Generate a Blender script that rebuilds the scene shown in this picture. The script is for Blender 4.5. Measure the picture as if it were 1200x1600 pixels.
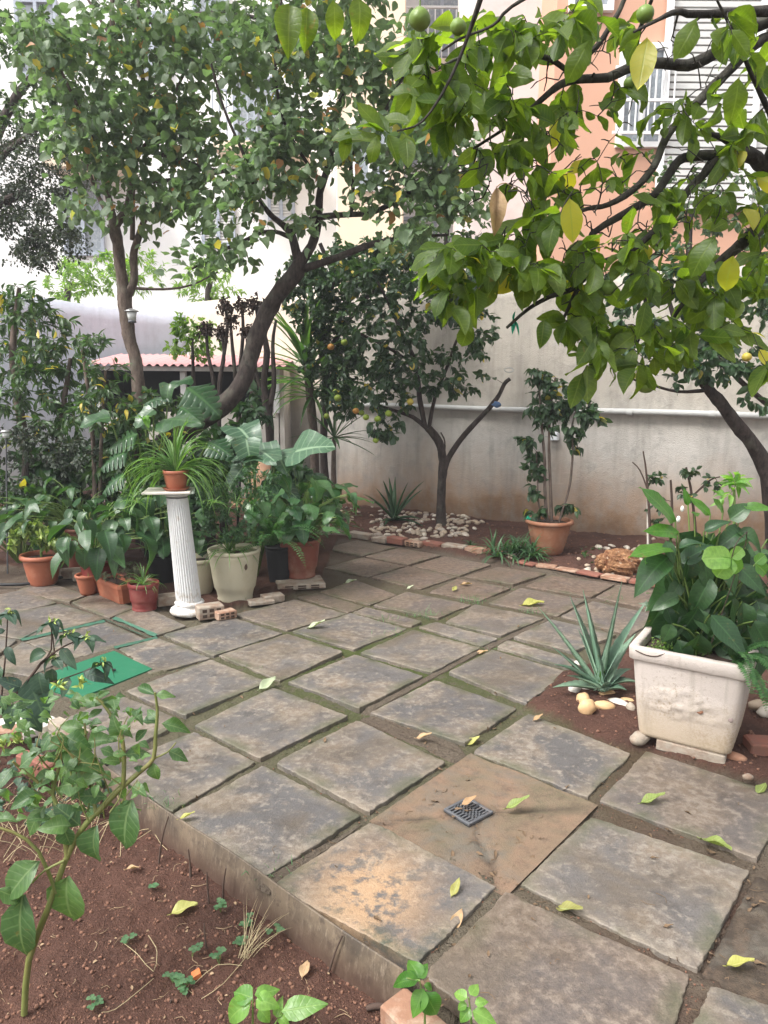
import bpy, math, random
import numpy as np
from mathutils import Vector
rad = math.radians
RNG = np.random.default_rng(11)
random.seed(5)
for o in list(bpy.data.objects): bpy.data.objects.remove(o)
SC = bpy.context.scene
# ---------------------------------------------------------------- camera
CP, CR, CF, CH = rad(9.69), rad(-.469), 1145.3, 1.5
cd = bpy.data.cameras.new('camera'); cam = bpy.data.objects.new('camera', cd); SC.collection.objects.link(cam)
cd.sensor_fit = 'VERTICAL'; cd.sensor_height = 24; cd.lens = 24*CF/1600; cd.clip_start = .05; cd.clip_end = 500
from mathutils import Matrix
cam.matrix_world = Matrix.Translation((0, 0, CH)) @ Matrix.Rotation(rad(90)-CP, 4, 'X') @ Matrix.Rotation(-CR, 4, 'Z')
SC.camera = cam
SC.view_settings.view_transform = 'Standard'; SC.view_settings.look = 'None'
SC.view_settings.exposure = 1.15; SC.view_settings.gamma = 1
# ---------------------------------------------------------------- sky and sun (bright overcast)
SUN_EL, SUN_AZ = rad(54), rad(-122)       # azimuth measured from +Y towards +X
w = bpy.data.worlds.new('World'); SC.world = w; w.use_nodes = True
nt = w.node_tree; sky = nt.nodes.new('ShaderNodeTexSky'); sky.sky_type = 'NISHITA'; sky.sun_disc = False
sky.sun_elevation = SUN_EL; sky.sun_rotation = SUN_AZ; sky.dust_density = 6; sky.air_density = 1.6; sky.ozone_density = .6
hs = nt.nodes.new('ShaderNodeHueSaturation'); hs.inputs['Saturation'].default_value = .16
nt.links.new(sky.outputs[0], hs.inputs['Color'])
bg = nt.nodes['Background']; nt.links.new(hs.outputs[0], bg.inputs[0]); bg.inputs[1].default_value = .15
sd = bpy.data.lights.new('sun', 'SUN'); sd.energy = 1.5; sd.angle = rad(13); sd.color = (1, .97, .92)
so = bpy.data.objects.new('sun', sd); SC.collection.objects.link(so)
sdir = Vector((math.sin(SUN_AZ)*math.cos(SUN_EL), math.cos(SUN_AZ)*math.cos(SUN_EL), math.sin(SUN_EL)))
so.rotation_euler = sdir.to_track_quat('Z', 'Y').to_euler(); so.location = sdir*30
# ---------------------------------------------------------------- measuring helpers (photo pixel -> place)
def ray(px, py):
    x, y = px-600, py-800; c, s = math.cos(CR), math.sin(CR); x, y = c*x-s*y, s*x+c*y
    return np.array([x/CF, math.cos(CP)-y/CF*math.sin(CP), -math.sin(CP)-y/CF*math.cos(CP)])
def G(px, py, z=0.):
    d = ray(px, py); return np.array([0, 0, CH])+d*(z-CH)/d[2]
def W(px, py, Y):
    d = ray(px, py); return np.array([0, 0, CH])+d*Y/d[1]
def R(a, b): return random.uniform(a, b)
def nrm(v):
    v = np.asarray(v, float); return v/(np.linalg.norm(v, axis=-1, keepdims=True)+1e-12)
def vnoise(x, y, s=1., seed=0):          # cheap smooth value noise
    x = np.asarray(x, float)*s; y = np.asarray(y, float)*s
    xi, yi = np.floor(x), np.floor(y); fx, fy = x-xi, y-yi
    def h(a, b): v = np.sin(a*127.1+b*311.7+seed*74.7)*43758.5453; return v-np.floor(v)
    fx = fx*fx*(3-2*fx); fy = fy*fy*(3-2*fy)
    return (h(xi, yi)*(1-fx)+h(xi+1, yi)*fx)*(1-fy)+(h(xi, yi+1)*(1-fx)+h(xi+1, yi+1)*fx)*fy
# ---------------------------------------------------------------- mesh builder
class MB:
    def __init__(s): s.V = []; s.A = []; s.L = []; s.S = []; s.n = 0
    def add(s, V, F, A=None):
        V = np.asarray(V, float).reshape(-1, 3); s.V.append(V)
        s.A.append(np.zeros((len(V), 3)) if A is None else np.broadcast_to(np.asarray(A, float), (len(V), 3)))
        if isinstance(F, np.ndarray): s.L.append(F.ravel()+s.n); s.S.append(np.full(len(F), F.shape[1]))
        else:
            s.L.append(np.array([i for f in F for i in f])+s.n); s.S.append(np.array([len(f) for f in F]))
        s.n += len(V); return s
    def box(s, c, sz, rz=0, A=None, jit=0., bev=0.):
        hx, hy, hz = [k/2 for k in sz]; V = []
        b = bev
        for z, i in ((-hz, b), (-hz+b, 0), (hz-b, 0), (hz, b)) if b else ((-hz, 0), (hz, 0)):
            for sx, sy in ((-1, -1), (1, -1), (1, 1), (-1, 1)):
                if b:
                    V += [(sx*(hx-i)-(0 if (sx*sy > 0) else sx*b), sy*(hy-i)-(sy*b if sx*sy > 0 else 0), z),
                          (sx*(hx-i)-(sx*b if (sx*sy > 0) else 0), sy*(hy-i)-(0 if sx*sy > 0 else sy*b), z)]
                else: V.append((sx*hx, sy*hy, z))
        V = np.array(V); k = 8 if b else 4; m = len(V)//k
        V = V+RNG.normal(0, 1, V.shape)*jit
        F = [tuple(reversed(range(k)))]+[(r*k+i, r*k+(i+1) % k, (r+1)*k+(i+1) % k, (r+1)*k+i) for r in range(m-1) for i in range(k)]+[tuple(range((m-1)*k, m*k))]
        c_, s_ = math.cos(rz), math.sin(rz); Rm = np.array([[c_, -s_, 0], [s_, c_, 0], [0, 0, 1]])
        return s.add(V@Rm.T+np.asarray(c, float), F, A)
    def tube(s, P, r, n=6, rnd=None, smooth=2, rough=0., cap=True):
        P = np.asarray(P, float); r = np.broadcast_to(np.asarray(r, float), (len(P),)).copy()
        if smooth > 1 and len(P) > 2:
            Q = [2*P[0]-P[1], *P, 2*P[-1]-P[-2]]; out = []; ro = []
            for i in range(1, len(Q)-2):
                for k in range(smooth):
                    t = k/smooth; a, b, c, d = Q[i-1], Q[i], Q[i+1], Q[i+2]
                    out.append(.5*(2*b+(c-a)*t+(2*a-5*b+4*c-d)*t*t+(3*b-a-3*c+d)*t**3)); ro.append(r[i-1]*(1-t)+r[i]*t)
            out.append(P[-1]); ro.append(r[-1]); P = np.array(out); r = np.array(ro)
        T = nrm(np.gradient(P, axis=0)); u = np.cross(T[0], (0.3, .2, 1.)); u = nrm(u); V = []; A = []
        ang = np.arange(n)/n*2*math.pi; d = 0.; rn = R(0, 1) if rnd is None else rnd
        for i in range(len(P)):
            u = nrm(u-T[i]*np.dot(u, T[i])); v = np.cross(T[i], u)
            if i: d += np.linalg.norm(P[i]-P[i-1])
            rr = r[i]*(1+(RNG.normal(0, rough, n) if rough else 0))
            V.append(P[i]+(np.cos(ang)*rr)[:, None]*u+(np.sin(ang)*rr)[:, None]*v)
            A.append(np.stack([np.cos(ang), np.full(n, d), np.full(n, rn)], 1))
        V = np.concatenate(V); A = np.concatenate(A); m = len(P)
        i = np.arange(n); F = np.concatenate([np.stack([q*n+i, q*n+(i+1) % n, (q+1)*n+(i+1) % n, (q+1)*n+i], 1) for q in range(m-1)])
        s.add(V, F, A)
        if cap: s.add(V[-n:], [tuple(range(n))], A[-n:]); s.add(V[:n], [tuple(reversed(range(n)))], A[:n])
        return s
    def lathe(s, c, prof, n=32, ov=(1, 1), rz=0, wob=0., flute=None, A=None):
        V = []; AA = []
        for k, (r_, z_) in enumerate(prof):
            for i in range(n):
                a = i/n*2*math.pi; rr = r_
                if flute and flute[1] <= k <= flute[2]: rr = r_*(1+flute[0]*(1 if i % 2 else -1))
                x, y = rr*math.cos(a)*ov[0], rr*math.sin(a)*ov[1]
                V.append((c[0]+x*math.cos(rz)-y*math.sin(rz), c[1]+x*math.sin(rz)+y*math.cos(rz), c[2]+z_+wob*math.sin(3*a+k)))
                AA.append((i/n, z_, r_))
        m = len(prof); F = [(q*n+i, q*n+(i+1) % n, (q+1)*n+(i+1) % n, (q+1)*n+i) for q in range(m-1) for i in range(n)]
        if prof[0][0] > 0: F.append(tuple(reversed(range(n))))
        if prof[-1][0] > 0: F.append(tuple(range((m-1)*n, m*n)))
        return s.add(V, F, np.array(AA) if A is None else A)
    def strap(s, p, d, L, wd, droop=.6, n=8, fold=.25, tip=1., base=.5, rnd=None, twist=0., up=None, thick=0., serr=0.):
        """one long strap leaf that arches from p along d"""
        d = nrm(d); rn = R(0, 1) if rnd is None else rnd; P = [np.array(p, float)]; D = [d]; st = L/n
        for i in range(n):
            d = nrm(d+np.array([0, 0, -1.])*droop/n*(.4+1.6*i/n)); P.append(P[-1]+d*st); D.append(d)
        V = []; A = []
        for i, (q, dd) in enumerate(zip(P, D)):
            t = i/n; side = np.cross(dd, (0, 0, 1.)) if up is None else np.cross(dd, up)
            if np.linalg.norm(side) < .05: side = np.array([1, 0, 0.])
            side = nrm(side); nn = np.cross(side, dd); a = twist*t
            side, nn = side*math.cos(a)+nn*math.sin(a), nn*math.cos(a)-side*math.sin(a)
            ww = wd*.5*(base+(1-base)*min(1, t*3))*(max(1-t**(2.2*tip), .03))
            if serr and i % 2: ww *= 1-serr
            V += [q-side*ww+nn*ww*fold*2, q, q+side*ww+nn*ww*fold*2]; A += [(-1, t, rn), (0, t, rn), (1, t, rn)]
            if thick: V += [q-nn*thick*(1-t*.9)]; A += [(0, t, rn)]
        k = 4 if thick else 3
        F = [(i*k+j, i*k+j+1, (i+1)*k+j+1, (i+1)*k+j) for i in range(n) for j in (0, 1)]
        if thick: F += [(i*k+3, i*k, (i+1)*k, (i+1)*k+3) for i in range(n)]+[(i*k+2, i*k+3, (i+1)*k+3, (i+1)*k+2) for i in range(n)]
        return s.add(V, F, A)
    def blob(s, c, sz, rz=0, n=10, rough=.12, seed=None, A=None):
        """rounded stone: a noisy squashed sphere"""
        V = []; sd = R(0, 99) if seed is None else seed; m = n//2+1
        for i in range(1, m):
            th = math.pi*i/m
            for j in range(n):
                a = 2*math.pi*j/n; q = np.array([math.sin(th)*math.cos(a), math.sin(th)*math.sin(a), math.cos(th)])
                k = 1+rough*math.sin(q[0]*3.1+sd)*math.cos(q[1]*2.7+sd*2)+rough*.6*math.sin(q[2]*5+q[0]*4+sd)
                V.append(q*k)
        V += [np.array([0, 0, 1.]), np.array([0, 0, -1.])]; V = np.array(V)*np.array(sz)
        c_, s_ = math.cos(rz), math.sin(rz); V = V@np.array([[c_, -s_, 0], [s_, c_, 0], [0, 0, 1]]).T+np.asarray(c, float)
        F = [(i*n+j, (i+1)*n+j, (i+1)*n+(j+1) % n, i*n+(j+1) % n) for i in range(m-2) for j in range(n)]
        F += [(len(V)-2, j, (j+1) % n) for j in range(n)]+[(len(V)-1, (m-2)*n+(j+1) % n, (m-2)*n+j) for j in range(n)]
        return s.add(V, F, A)
    def leaves(s, tpls, pos, dirs, ups, scl, rnd=None, wsc=None):
        pos = np.asarray(pos, float).reshape(-1, 3); N = len(pos)
        if not N: return s
        y = nrm(np.broadcast_to(np.asarray(dirs, float), (N, 3))); up = np.broadcast_to(np.asarray(ups, float), (N, 3))
        x = np.cross(y, up); bad = np.linalg.norm(x, axis=1) < 1e-3; x[bad] = (1, 0, 0); x = nrm(x); z = np.cross(x, y)
        scl = np.broadcast_to(np.asarray(scl, float), (N,)); wsc = np.ones(N) if wsc is None else np.broadcast_to(wsc, (N,))
        rnd = RNG.random(N) if rnd is None else np.broadcast_to(rnd, (N,))
        which = RNG.integers(0, len(tpls), N)
        for k, (TV, TA, TF) in enumerate(tpls):
            q = np.where(which == k)[0]
            if not len(q): continue
            X = TV[None, :, 0:1]*x[q][:, None]*wsc[q][:, None, None]+TV[None, :, 1:2]*y[q][:, None]+TV[None, :, 2:3]*z[q][:, None]
            V = pos[q][:, None]+X*scl[q][:, None, None]
            A = np.broadcast_to(TA[None], (len(q), len(TV), 2)); A = np.concatenate([A, np.broadcast_to(rnd[q][:, None, None], (len(q), len(TV), 1))], 2)
            F = TF[None]+(np.arange(len(q))*len(TV))[:, None, None]
            s.add(V.reshape(-1, 3), F.reshape(-1, TF.shape[1]), A.reshape(-1, 3))
        return s
    def mesh(s, name, org=(0, 0, 0), smooth=True):
        V = np.concatenate(s.V)-np.asarray(org, float); A = np.concatenate(s.A); L = np.concatenate(s.L); S = np.concatenate(s.S)
        me = bpy.data.meshes.new(name); me.vertices.add(len(V)); me.loops.add(len(L)); me.polygons.add(len(S))
        me.vertices.foreach_set('co', V.ravel()); me.loops.foreach_set('vertex_index', L.astype(np.int32))
        me.polygons.foreach_set('loop_start', np.concatenate([[0], np.cumsum(S)[:-1]]).astype(np.int32))
        me.polygons.foreach_set('use_smooth', np.full(len(S), smooth))
        at = me.attributes.new('lp', 'FLOAT_VECTOR', 'POINT'); at.data.foreach_set('vector', A.astype(np.float32).ravel())
        me.update(calc_edges=True); me.validate(); return me
def pt(name, mb, mat, parent=None, smooth=True, label=None, org=None):
    org = (0, 0, 0) if org is None else org
    if parent is not None:
        org = np.array(parent.location); pp = parent.parent
        if pp is not None: org = org+np.array(pp.location)
    o = bpy.data.objects.new(name, mb.mesh(name, org, smooth)); SC.collection.objects.link(o)
    if parent is not None: o.parent = parent
    else: o.location = org
    for m in (mat if isinstance(mat, (list, tuple)) else [mat]): o.data.materials.append(m)
    if label: o['label'] = label
    return o
def tag(o, label, cat, group=None):
    o['label'] = label; o['category'] = cat
    if group: o['group'] = group
    return o
def thing(name, label, cat, loc, group=None):
    o = bpy.data.objects.new(name, None); SC.collection.objects.link(o); o.location = tuple(loc); o.empty_display_size = .05
    return tag(o, label, cat, group)
def solo(name, mb, mat, label, cat, loc, group=None, smooth=True):
    return tag(pt(name, mb, mat, None, smooth, org=np.asarray(loc, float)), label, cat, group)
def struct(name, mb, mat, smooth=True):
    o = pt(name, mb, mat, None, smooth); o['kind'] = 'structure'; return o
# ---------------------------------------------------------------- materials
class NT:
    def __init__(s, name):
        s.m = bpy.data.materials.new(name); s.m.use_nodes = True; s.t = s.m.node_tree; s.n = s.t.nodes
        s.b = s.n['Principled BSDF']; s.out = s.n['Material Output']
    def nd(s, typ, **kw):
        n = s.n.new(typ)
        for k, v in kw.items():
            if k in n.inputs: s.set(n.inputs[k], v)
            else: setattr(n, k, v)
        return n
    def set(s, inp, v):
        if isinstance(v, bpy.types.NodeSocket): s.t.links.new(v, inp)
        elif isinstance(v, (tuple, list)) and len(v) == 3 and inp.type == 'RGBA': inp.default_value = (*v, 1)
        else: inp.default_value = v
    def pos(s, rnd=0.):
        p = s.nd('ShaderNodeNewGeometry').outputs['Position']
        if rnd:
            r = s.nd('ShaderNodeObjectInfo').outputs['Random']; m = s.math('MULTIPLY', r, rnd)
            c = s.nd('ShaderNodeCombineXYZ', X=m, Y=m, Z=0.); v = s.nd('ShaderNodeVectorMath', operation='ADD')
            s.t.links.new(p, v.inputs[0]); s.t.links.new(c.outputs[0], v.inputs[1]); return v.outputs[0]
        return p
    def scl(s, v, k):
        n = s.nd('ShaderNodeMapping'); s.t.links.new(v, n.inputs[0]); n.inputs['Scale'].default_value = k; return n.outputs[0]
    def sep(s, v): return s.nd('ShaderNodeSeparateXYZ', Vector=v).outputs
    def lp(s): return s.sep(s.nd('ShaderNodeAttribute', attribute_name='lp').outputs['Vector'])
    def noise(s, v, sc, det=4., rough=.55, dist=0.):
        return s.nd('ShaderNodeTexNoise', Vector=v, Scale=float(sc), Detail=float(det), Roughness=rough, Distortion=float(dist)).outputs['Fac']
    def math(s, op, a, b=0., cl=False):
        n = s.nd('ShaderNodeMath', operation=op); s.set(n.inputs[0], a); s.set(n.inputs[1], b); n.use_clamp = cl; return n.outputs[0]
    def rng(s, v, a, b, c=0., d=1.):
        n = s.nd('ShaderNodeMapRange', **{'From Min': a, 'From Max': b, 'To Min': c, 'To Max': d}); s.set(n.inputs[0], v); return n.outputs[0]
    def mix(s, f, a, b, bt='MIX'):
        n = s.nd('ShaderNodeMix', data_type='RGBA', blend_type=bt); s.set(n.inputs[0], f); s.set(n.inputs[6], a); s.set(n.inputs[7], b); return n.outputs[2]
    def bump(s, h, st=.5, d=.01, prev=None):
        n = s.nd('ShaderNodeBump', Height=h, Strength=st, Distance=d)
        if prev is not None: s.t.links.new(prev, n.inputs['Normal'])
        return n.outputs[0]
    def done(s, col=None, rough=None, nrm=None, spec=None, **kw):
        if col is not None: s.set(s.b.inputs['Base Color'], col)
        if rough is not None: s.set(s.b.inputs['Roughness'], rough)
        if nrm is not None: s.set(s.b.inputs['Normal'], nrm)
        if spec is not None: s.b.inputs['Specular IOR Level'].default_value = spec
        for k, v in kw.items(): s.set(s.b.inputs[k.replace('_', ' ')], v)
        return s.m
def leafmat(name, c1, c2, tr=.35, rough=.4, vein=(.3, .42, .18), vs=.45, yel=0., ycol=(.5, .38, .05), dry=0., dcol=(.38, .17, .06), spec=.5, tcol=None, nv=9.):
    t = NT(name); x, y, z = t.lp(); col = t.mix(z, c1, c2)
    p = t.pos(); col = t.mix(t.rng(t.noise(p, 60., 3), .4, .75, 0., .5), col, tuple(k*.62 for k in c1))
    bl = t.rng(t.noise(p, 34., 3, .6), .66, .72, 0., .55); col = t.mix(bl, col, (.16, .12, .04))
    if yel: col = t.mix(t.rng(z, 1-yel-.01, 1-yel), col, ycol)
    if dry: col = t.mix(t.rng(z, dry, dry+.005, 1., 0.), col, dcol)
    ax = t.math('ABSOLUTE', x)
    mid = t.rng(ax, .03, .1, 1., 0.)
    sv = t.math('FRACT', t.math('MULTIPLY', t.math('SUBTRACT', y, t.math('MULTIPLY', ax, .16)), nv))
    sv = t.math('MULTIPLY', t.rng(t.math('ABSOLUTE', t.math('SUBTRACT', sv, .5)), 0., .13, 1., 0.), .5)
    v = t.math('MAXIMUM', mid, sv); col = t.mix(t.math('MULTIPLY', v, vs), col, vein)
    bp = t.bump(t.math('ADD', t.math('MULTIPLY', v, -1.), t.noise(p, 90., 2)), .35, .002)
    t.done(col, rough, bp, spec)
    if tr:
        tl = t.nd('ShaderNodeBsdfTranslucent'); 
        tc = t.mix(1., col, tcol or (2.3, 2.6, .9), 'MULTIPLY'); t.set(tl.inputs[0], tc)
        mx = t.nd('ShaderNodeMixShader'); mx.inputs[0].default_value = tr
        t.t.links.new(t.b.outputs[0], mx.inputs[1]); t.t.links.new(tl.outputs[0], mx.inputs[2]); t.t.links.new(mx.outputs[0], t.out.inputs[0])
    return t.m
def barkmat(name, a, b, sc=30.):
    t = NT(name); x, y, z = t.lp(); p = t.scl(t.pos(), (1, 1, .35)); n = t.noise(p, sc, 6, .7); n2 = t.noise(t.pos(), sc*.25, 3)
    col = t.mix(t.rng(n, .35, .7), a, b); col = t.mix(t.rng(n2, .55, .75, 0., .4), col, (.16, .17, .13))
    return t.done(col, .85, t.bump(n, .9, .012), .25)
def plainmat(name, c, rough=.6, var=.25, sc=12., bs=.2, dirt=None, dsc=6., dth=(.5, .75), damt=.6, spec=.4, metal=0., fine=120., orand=0.):
    t = NT(name); p = t.pos(orand); n = t.noise(p, sc, 5, .6); f = t.noise(p, fine, 3)
    col = t.mix(n, tuple(k*(1-var) for k in c), tuple(min(1, k*(1+var)) for k in c))
    if dirt: col = t.mix(t.rng(t.noise(p, dsc, 6, .65), dth[0], dth[1], 0., damt), col, dirt)
    return t.done(col, t.rng(n, .3, .7, rough-.08, min(1, rough+.1)), t.bump(t.math('ADD', n, f), bs, .004), spec, Metallic=metal)
def pick(c, *cs): pass
# leaves
L_lemon = leafmat('lemon_leaf', (.055, .105, .018), (.11, .17, .024), .58, .45, (.2, .27, .08), .35, yel=.02, ycol=(.33, .32, .05), tcol=(2.9, 2.8, .75))
L_round = leafmat('round_leaf', (.10, .155, .085), (.17, .24, .125), .4, .5, (.2, .3, .12), .3, yel=.02, ycol=(.5, .38, .06), dry=.02, dcol=(.36, .17, .08), tcol=(1.6, 1.9, 1.))  # leaf colour made paler to imitate haze and glare over the crowns
L_dark = leafmat('dark_citrus_leaf', (.026, .06, .028), (.055, .105, .045), .25, .36, (.1, .17, .07), .3, yel=.01)
L_far = leafmat('far_leaf', (.03, .065, .03), (.07, .12, .045), .3, .5, vs=.1)
L_farlight = leafmat('light_far_leaf', (.10, .19, .04), (.2, .3, .07), .45, .5, vs=.1)
L_fine = leafmat('fine_dark_leaf', (.022, .035, .024), (.05, .065, .045), .15, .6, vs=.1)
L_shrub = leafmat('shrub_leaf', (.022, .056, .02), (.06, .12, .035), .27, .38, (.18, .28, .1), .35, yel=.02)
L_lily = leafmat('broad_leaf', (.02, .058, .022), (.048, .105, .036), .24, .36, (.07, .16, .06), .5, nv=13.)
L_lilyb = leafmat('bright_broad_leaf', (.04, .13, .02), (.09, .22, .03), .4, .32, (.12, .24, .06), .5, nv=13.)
L_alo = leafmat('elephant_ear_leaf', (.035, .085, .045), (.07, .14, .08), .22, .38, (.3, .42, .28), .6, nv=7.)
L_mon = leafmat('monstera_leaf', (.018, .058, .022), (.04, .092, .034), .25, .28, (.1, .2, .07), .4, nv=6.)
L_strap = leafmat('spider_leaf', (.05, .13, .03), (.12, .22, .06), .3, .4, (.45, .52, .3), .8, nv=0.)
L_strapd = leafmat('dark_strap_leaf', (.025, .075, .03), (.06, .13, .05), .22, .42, (.1, .18, .08), .4, nv=0.)
L_fern = leafmat('fern_leaf', (.03, .11, .03), (.07, .17, .05), .3, .5, vs=.2)
L_vari = leafmat('variegated_leaf', (.05, .12, .03), (.38, .45, .16), .3, .4, (.4, .45, .2), .4)
L_weed = leafmat('weed_leaf', (.05, .11, .045), (.11, .2, .055), .35, .42, (.26, .34, .18), .38, nv=7.)
L_weedd = leafmat('dark_weed_leaf', (.02, .05, .035), (.04, .085, .045), .2, .45, (.1, .16, .09), .4)
L_seed = leafmat('seedling_leaf', (.09, .22, .04), (.2, .36, .08), .4, .35, (.3, .45, .15), .4, nv=7.)
L_clover = leafmat('clover_leaf', (.05, .14, .06), (.12, .22, .11), .3, .5, vs=.2)
B_dark = barkmat('dark_bark', (.026, .02, .018), (.085, .065, .057)); B_brown = barkmat('brown_bark', (.07, .05, .04), (.19, .145, .12))
B_lemon = barkmat('lemon_bark', (.018, .015, .013), (.06, .055, .045), 50.)
B_green = plainmat('green_stem', (.13, .2, .05), .5); B_weed = plainmat('weed_stem', (.15, .17, .05), .5, dirt=(.2, .1, .04))
B_dry = plainmat('dry_stalk', (.36, .29, .17), .8); B_stick = plainmat('stick_bark', (.07, .045, .035), .9)
# hard surfaces
def make_slab():
    t = NT('slab_stone'); p = t.pos(23.); e, wet, st = t.lp()
    n1 = t.noise(p, 3.2, 7, .62, .4); n2 = t.noise(p, 9., 8, .7); n3 = t.noise(p, 220., 3, .6); n4 = t.noise(p, 30., 6, .7)
    orn = t.nd('ShaderNodeObjectInfo').outputs['Random']
    gA = t.mix(orn, (.088, .083, .083), (.124, .112, .104))
    col = t.mix(t.rng(n1, .46, .62), gA, (.170, .132, .098))
    col = t.mix(t.rng(n2, .5, .66, 0., .75), col, (.062, .055, .052))
    col = t.mix(t.rng(t.math('ADD', n4, t.math('MULTIPLY', t.math('SUBTRACT', n1, .5), .5)), .50, .66, 0., .85), col, (.25, .22, .185))
    ed = t.math('MULTIPLY', e, t.rng(n2, .38, .55), True); col = t.mix(t.math('MULTIPLY', ed, .6), col, (.25, .21, .16))
    col = t.mix(t.math('MULTIPLY', wet, t.rng(n1, .2, .6, .45, .95)), col, t.mix(t.rng(n4, .35, .65), (.06, .038, .028), (.19, .135, .10)))
    n5 = t.noise(p, 1.7, 5, .6, 1.); col = t.mix(t.rng(n5, .48, .66, 0., .65), col, t.mix(n4, (.075, .058, .042), (.16, .125, .09)))
    gm = t.math('MULTIPLY', t.rng(e, .02, .7), t.rng(t.noise(p, 5., 5), .46, .6), True); col = t.mix(t.math('MULTIPLY', gm, .65), col, (.055, .062, .03))
    stm = t.math('MULTIPLY', st, t.rng(t.math('ADD', n2, t.math('MULTIPLY', t.math('SUBTRACT', n4, .5), .5)), .40, .52), True); col = t.mix(stm, col, t.mix(n4, (.30, .17, .09), (.40, .29, .185)))
    col = t.mix(1., col, t.mix(n3, (.55, .55, .55), (1.4, 1.4, 1.4)), 'MULTIPLY')
    pk = t.rng(t.noise(p, 45., 2), .24, .27, 1., 0.); col = t.mix(t.math('MULTIPLY', pk, .7), col, (.06, .05, .045))
    h = t.math('ADD', t.math('MULTIPLY', n2, 1.3), t.math('ADD', t.math('MULTIPLY', n3, .35), n4))
    return t.done(col, t.rng(n5, .4, .65, 0.62, .32), t.bump(h, .6, .008), .45)
M_slab = make_slab()
def make_ground():
    t = NT('ground_soil'); p = t.pos(); pv, mo, rd = t.lp(); n1 = t.noise(p, 2.5, 5); n2 = t.noise(p, 14., 7, .7); n3 = t.noise(p, 90., 4, .7); n4 = t.noise(p, 260., 2, .6)
    soil = t.mix(n2, (.07, .034, .025), (.135, .068, .05)); soil = t.mix(t.rng(n3, .52, .7, 0., .7), soil, (.17, .09, .062))
    soil = t.mix(t.rng(n1, .45, .7, 0., .6), soil, (.042, .024, .02))
    mor = t.mix(n2, (.085, .07, .053), (.20, .165, .125)); mor = t.mix(t.rng(n3, .5, .66, 0., .75), mor, (.045, .033, .025))
    mor = t.mix(t.math('MULTIPLY', rd, t.rng(n1, .3, .6)), mor, t.mix(n3, (.055, .032, .024), (.13, .08, .06)))
    mor = t.mix(t.math('MULTIPLY', mo, t.rng(n2, .3, .5)), mor, t.mix(n3, (.03, .045, .012), (.10, .12, .035)))
    col = t.mix(pv, soil, mor); h = t.math('ADD', t.math('MULTIPLY', n2, 2.), t.math('ADD', n3, t.math('MULTIPLY', n4, .4)))
    return t.done(col, .92, t.bump(h, .9, .02), .2)
M_ground = make_ground()
def make_apron():
    t = NT('apron_mortar'); p = t.pos(); cz = t.lp()[0]; n1 = t.noise(p, 5., 6, .6, .6); n2 = t.noise(p, 18., 7, .7); n3 = t.noise(p, 240., 3, .6)
    col = t.mix(t.rng(n1, .35, .65), (.215, .14, .095), (.15, .12, .08)); col = t.mix(t.rng(n2, .5, .7, 0., .75), col, (.085, .06, .045))
    col = t.mix(t.rng(n1, .58, .7, 0., .6), col, (.10, .085, .05)); col = t.mix(1., col, t.mix(n3, (.6,)*3, (1.35,)*3), 'MULTIPLY')
    col = t.mix(t.math('MULTIPLY', cz, t.rng(n2, .3, .55, .4, .95)), col, (.045, .034, .026)); col = t.mix(t.rng(t.noise(p, 2.6, 6, .7, .8), .5, .62, 0., .7), col, (.13, .12, .10))
    return t.done(col, .85, t.bump(t.math('ADD', t.math('MULTIPLY', n2, 1.4), n3), .6, .01), .3)
M_apron = make_apron()
def make_plaster(name, up, mid, low, dirt=1., hz=(.15, .95)):
    t = NT(name); p = t.pos(); z = t.sep(p)[2]; n1 = t.noise(p, 1.3, 6, .6); n2 = t.noise(p, 6., 7, .65); st = t.noise(t.scl(p, (5, 5, .5)), 1.6, 5, .6); n3 = t.noise(p, 120., 3)
    col = t.mix(t.rng(t.math('ADD', z, t.math('MULTIPLY', n1, .6)), 1.35, 1.75), mid, up)
    zz = t.math('ADD', z, t.math('MULTIPLY', t.math('SUBTRACT', n1, .5), 1.1)); zz = t.math('ADD', zz, t.math('MULTIPLY', t.math('SUBTRACT', n2, .5), .35))
    col = t.mix(t.rng(zz, hz[0], hz[1], .95, 0.), col, low)
    col = t.mix(t.math('MULTIPLY', t.rng(zz, .0, .3, 1., 0.), .6), col, (.10, .06, .04))
    col = t.mix(t.rng(st, .48, .78, 0., .55*dirt), col, tuple(k*.45 for k in up)); col = t.mix(t.rng(n2, .5, .72, 0., .5*dirt), col, tuple(k*.45 for k in mid))
    return t.done(col, .9, t.bump(t.math('ADD', t.math('MULTIPLY', n2, 2.), n3), .5, .015), .2)
M_wall = make_plaster('stained_wall_plaster', (.42, .385, .335), (.50, .475, .44), (.30, .185, .11))
M_wallb = make_plaster('pale_blue_plaster', (.62, .65, .74), (.6, .62, .68), (.5, .48, .46), .45)
M_wallc = make_plaster('beige_plaster', (.62, .55, .46), (.58, .54, .5), (.42, .4, .38), .5)
M_white = plainmat('white_render', (.80, .80, .80), .85, .05, 2., .2, (.5, .48, .45), 1.5, (.55, .8), .4)
M_cream = plainmat('cream_render', (.72, .60, .46), .85, .06, 2., .2); M_pinkr = plainmat('pale_pink_render', (.62, .54, .52), .85, .06, 2., .2, (.45, .4, .38), 3.)
M_orange = plainmat('orange_render', (.58, .33, .23), .85, .06, 2., .2)
M_frame = plainmat('blue_window_frame', (.34, .38, .45), .5); M_glass = plainmat('window_glass', (.24, .27, .30), .25, spec=.8, bs=.02)
M_shut = plainmat('white_shutter', (.62, .62, .6), .5, .05); M_rail = plainmat('white_railing', (.8, .8, .8), .5, .05)
M_terra = plainmat('terracotta', (.30, .095, .05), .55, .15, 9., .12, (.52, .3, .2), 7., (.52, .8), .45)
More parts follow.
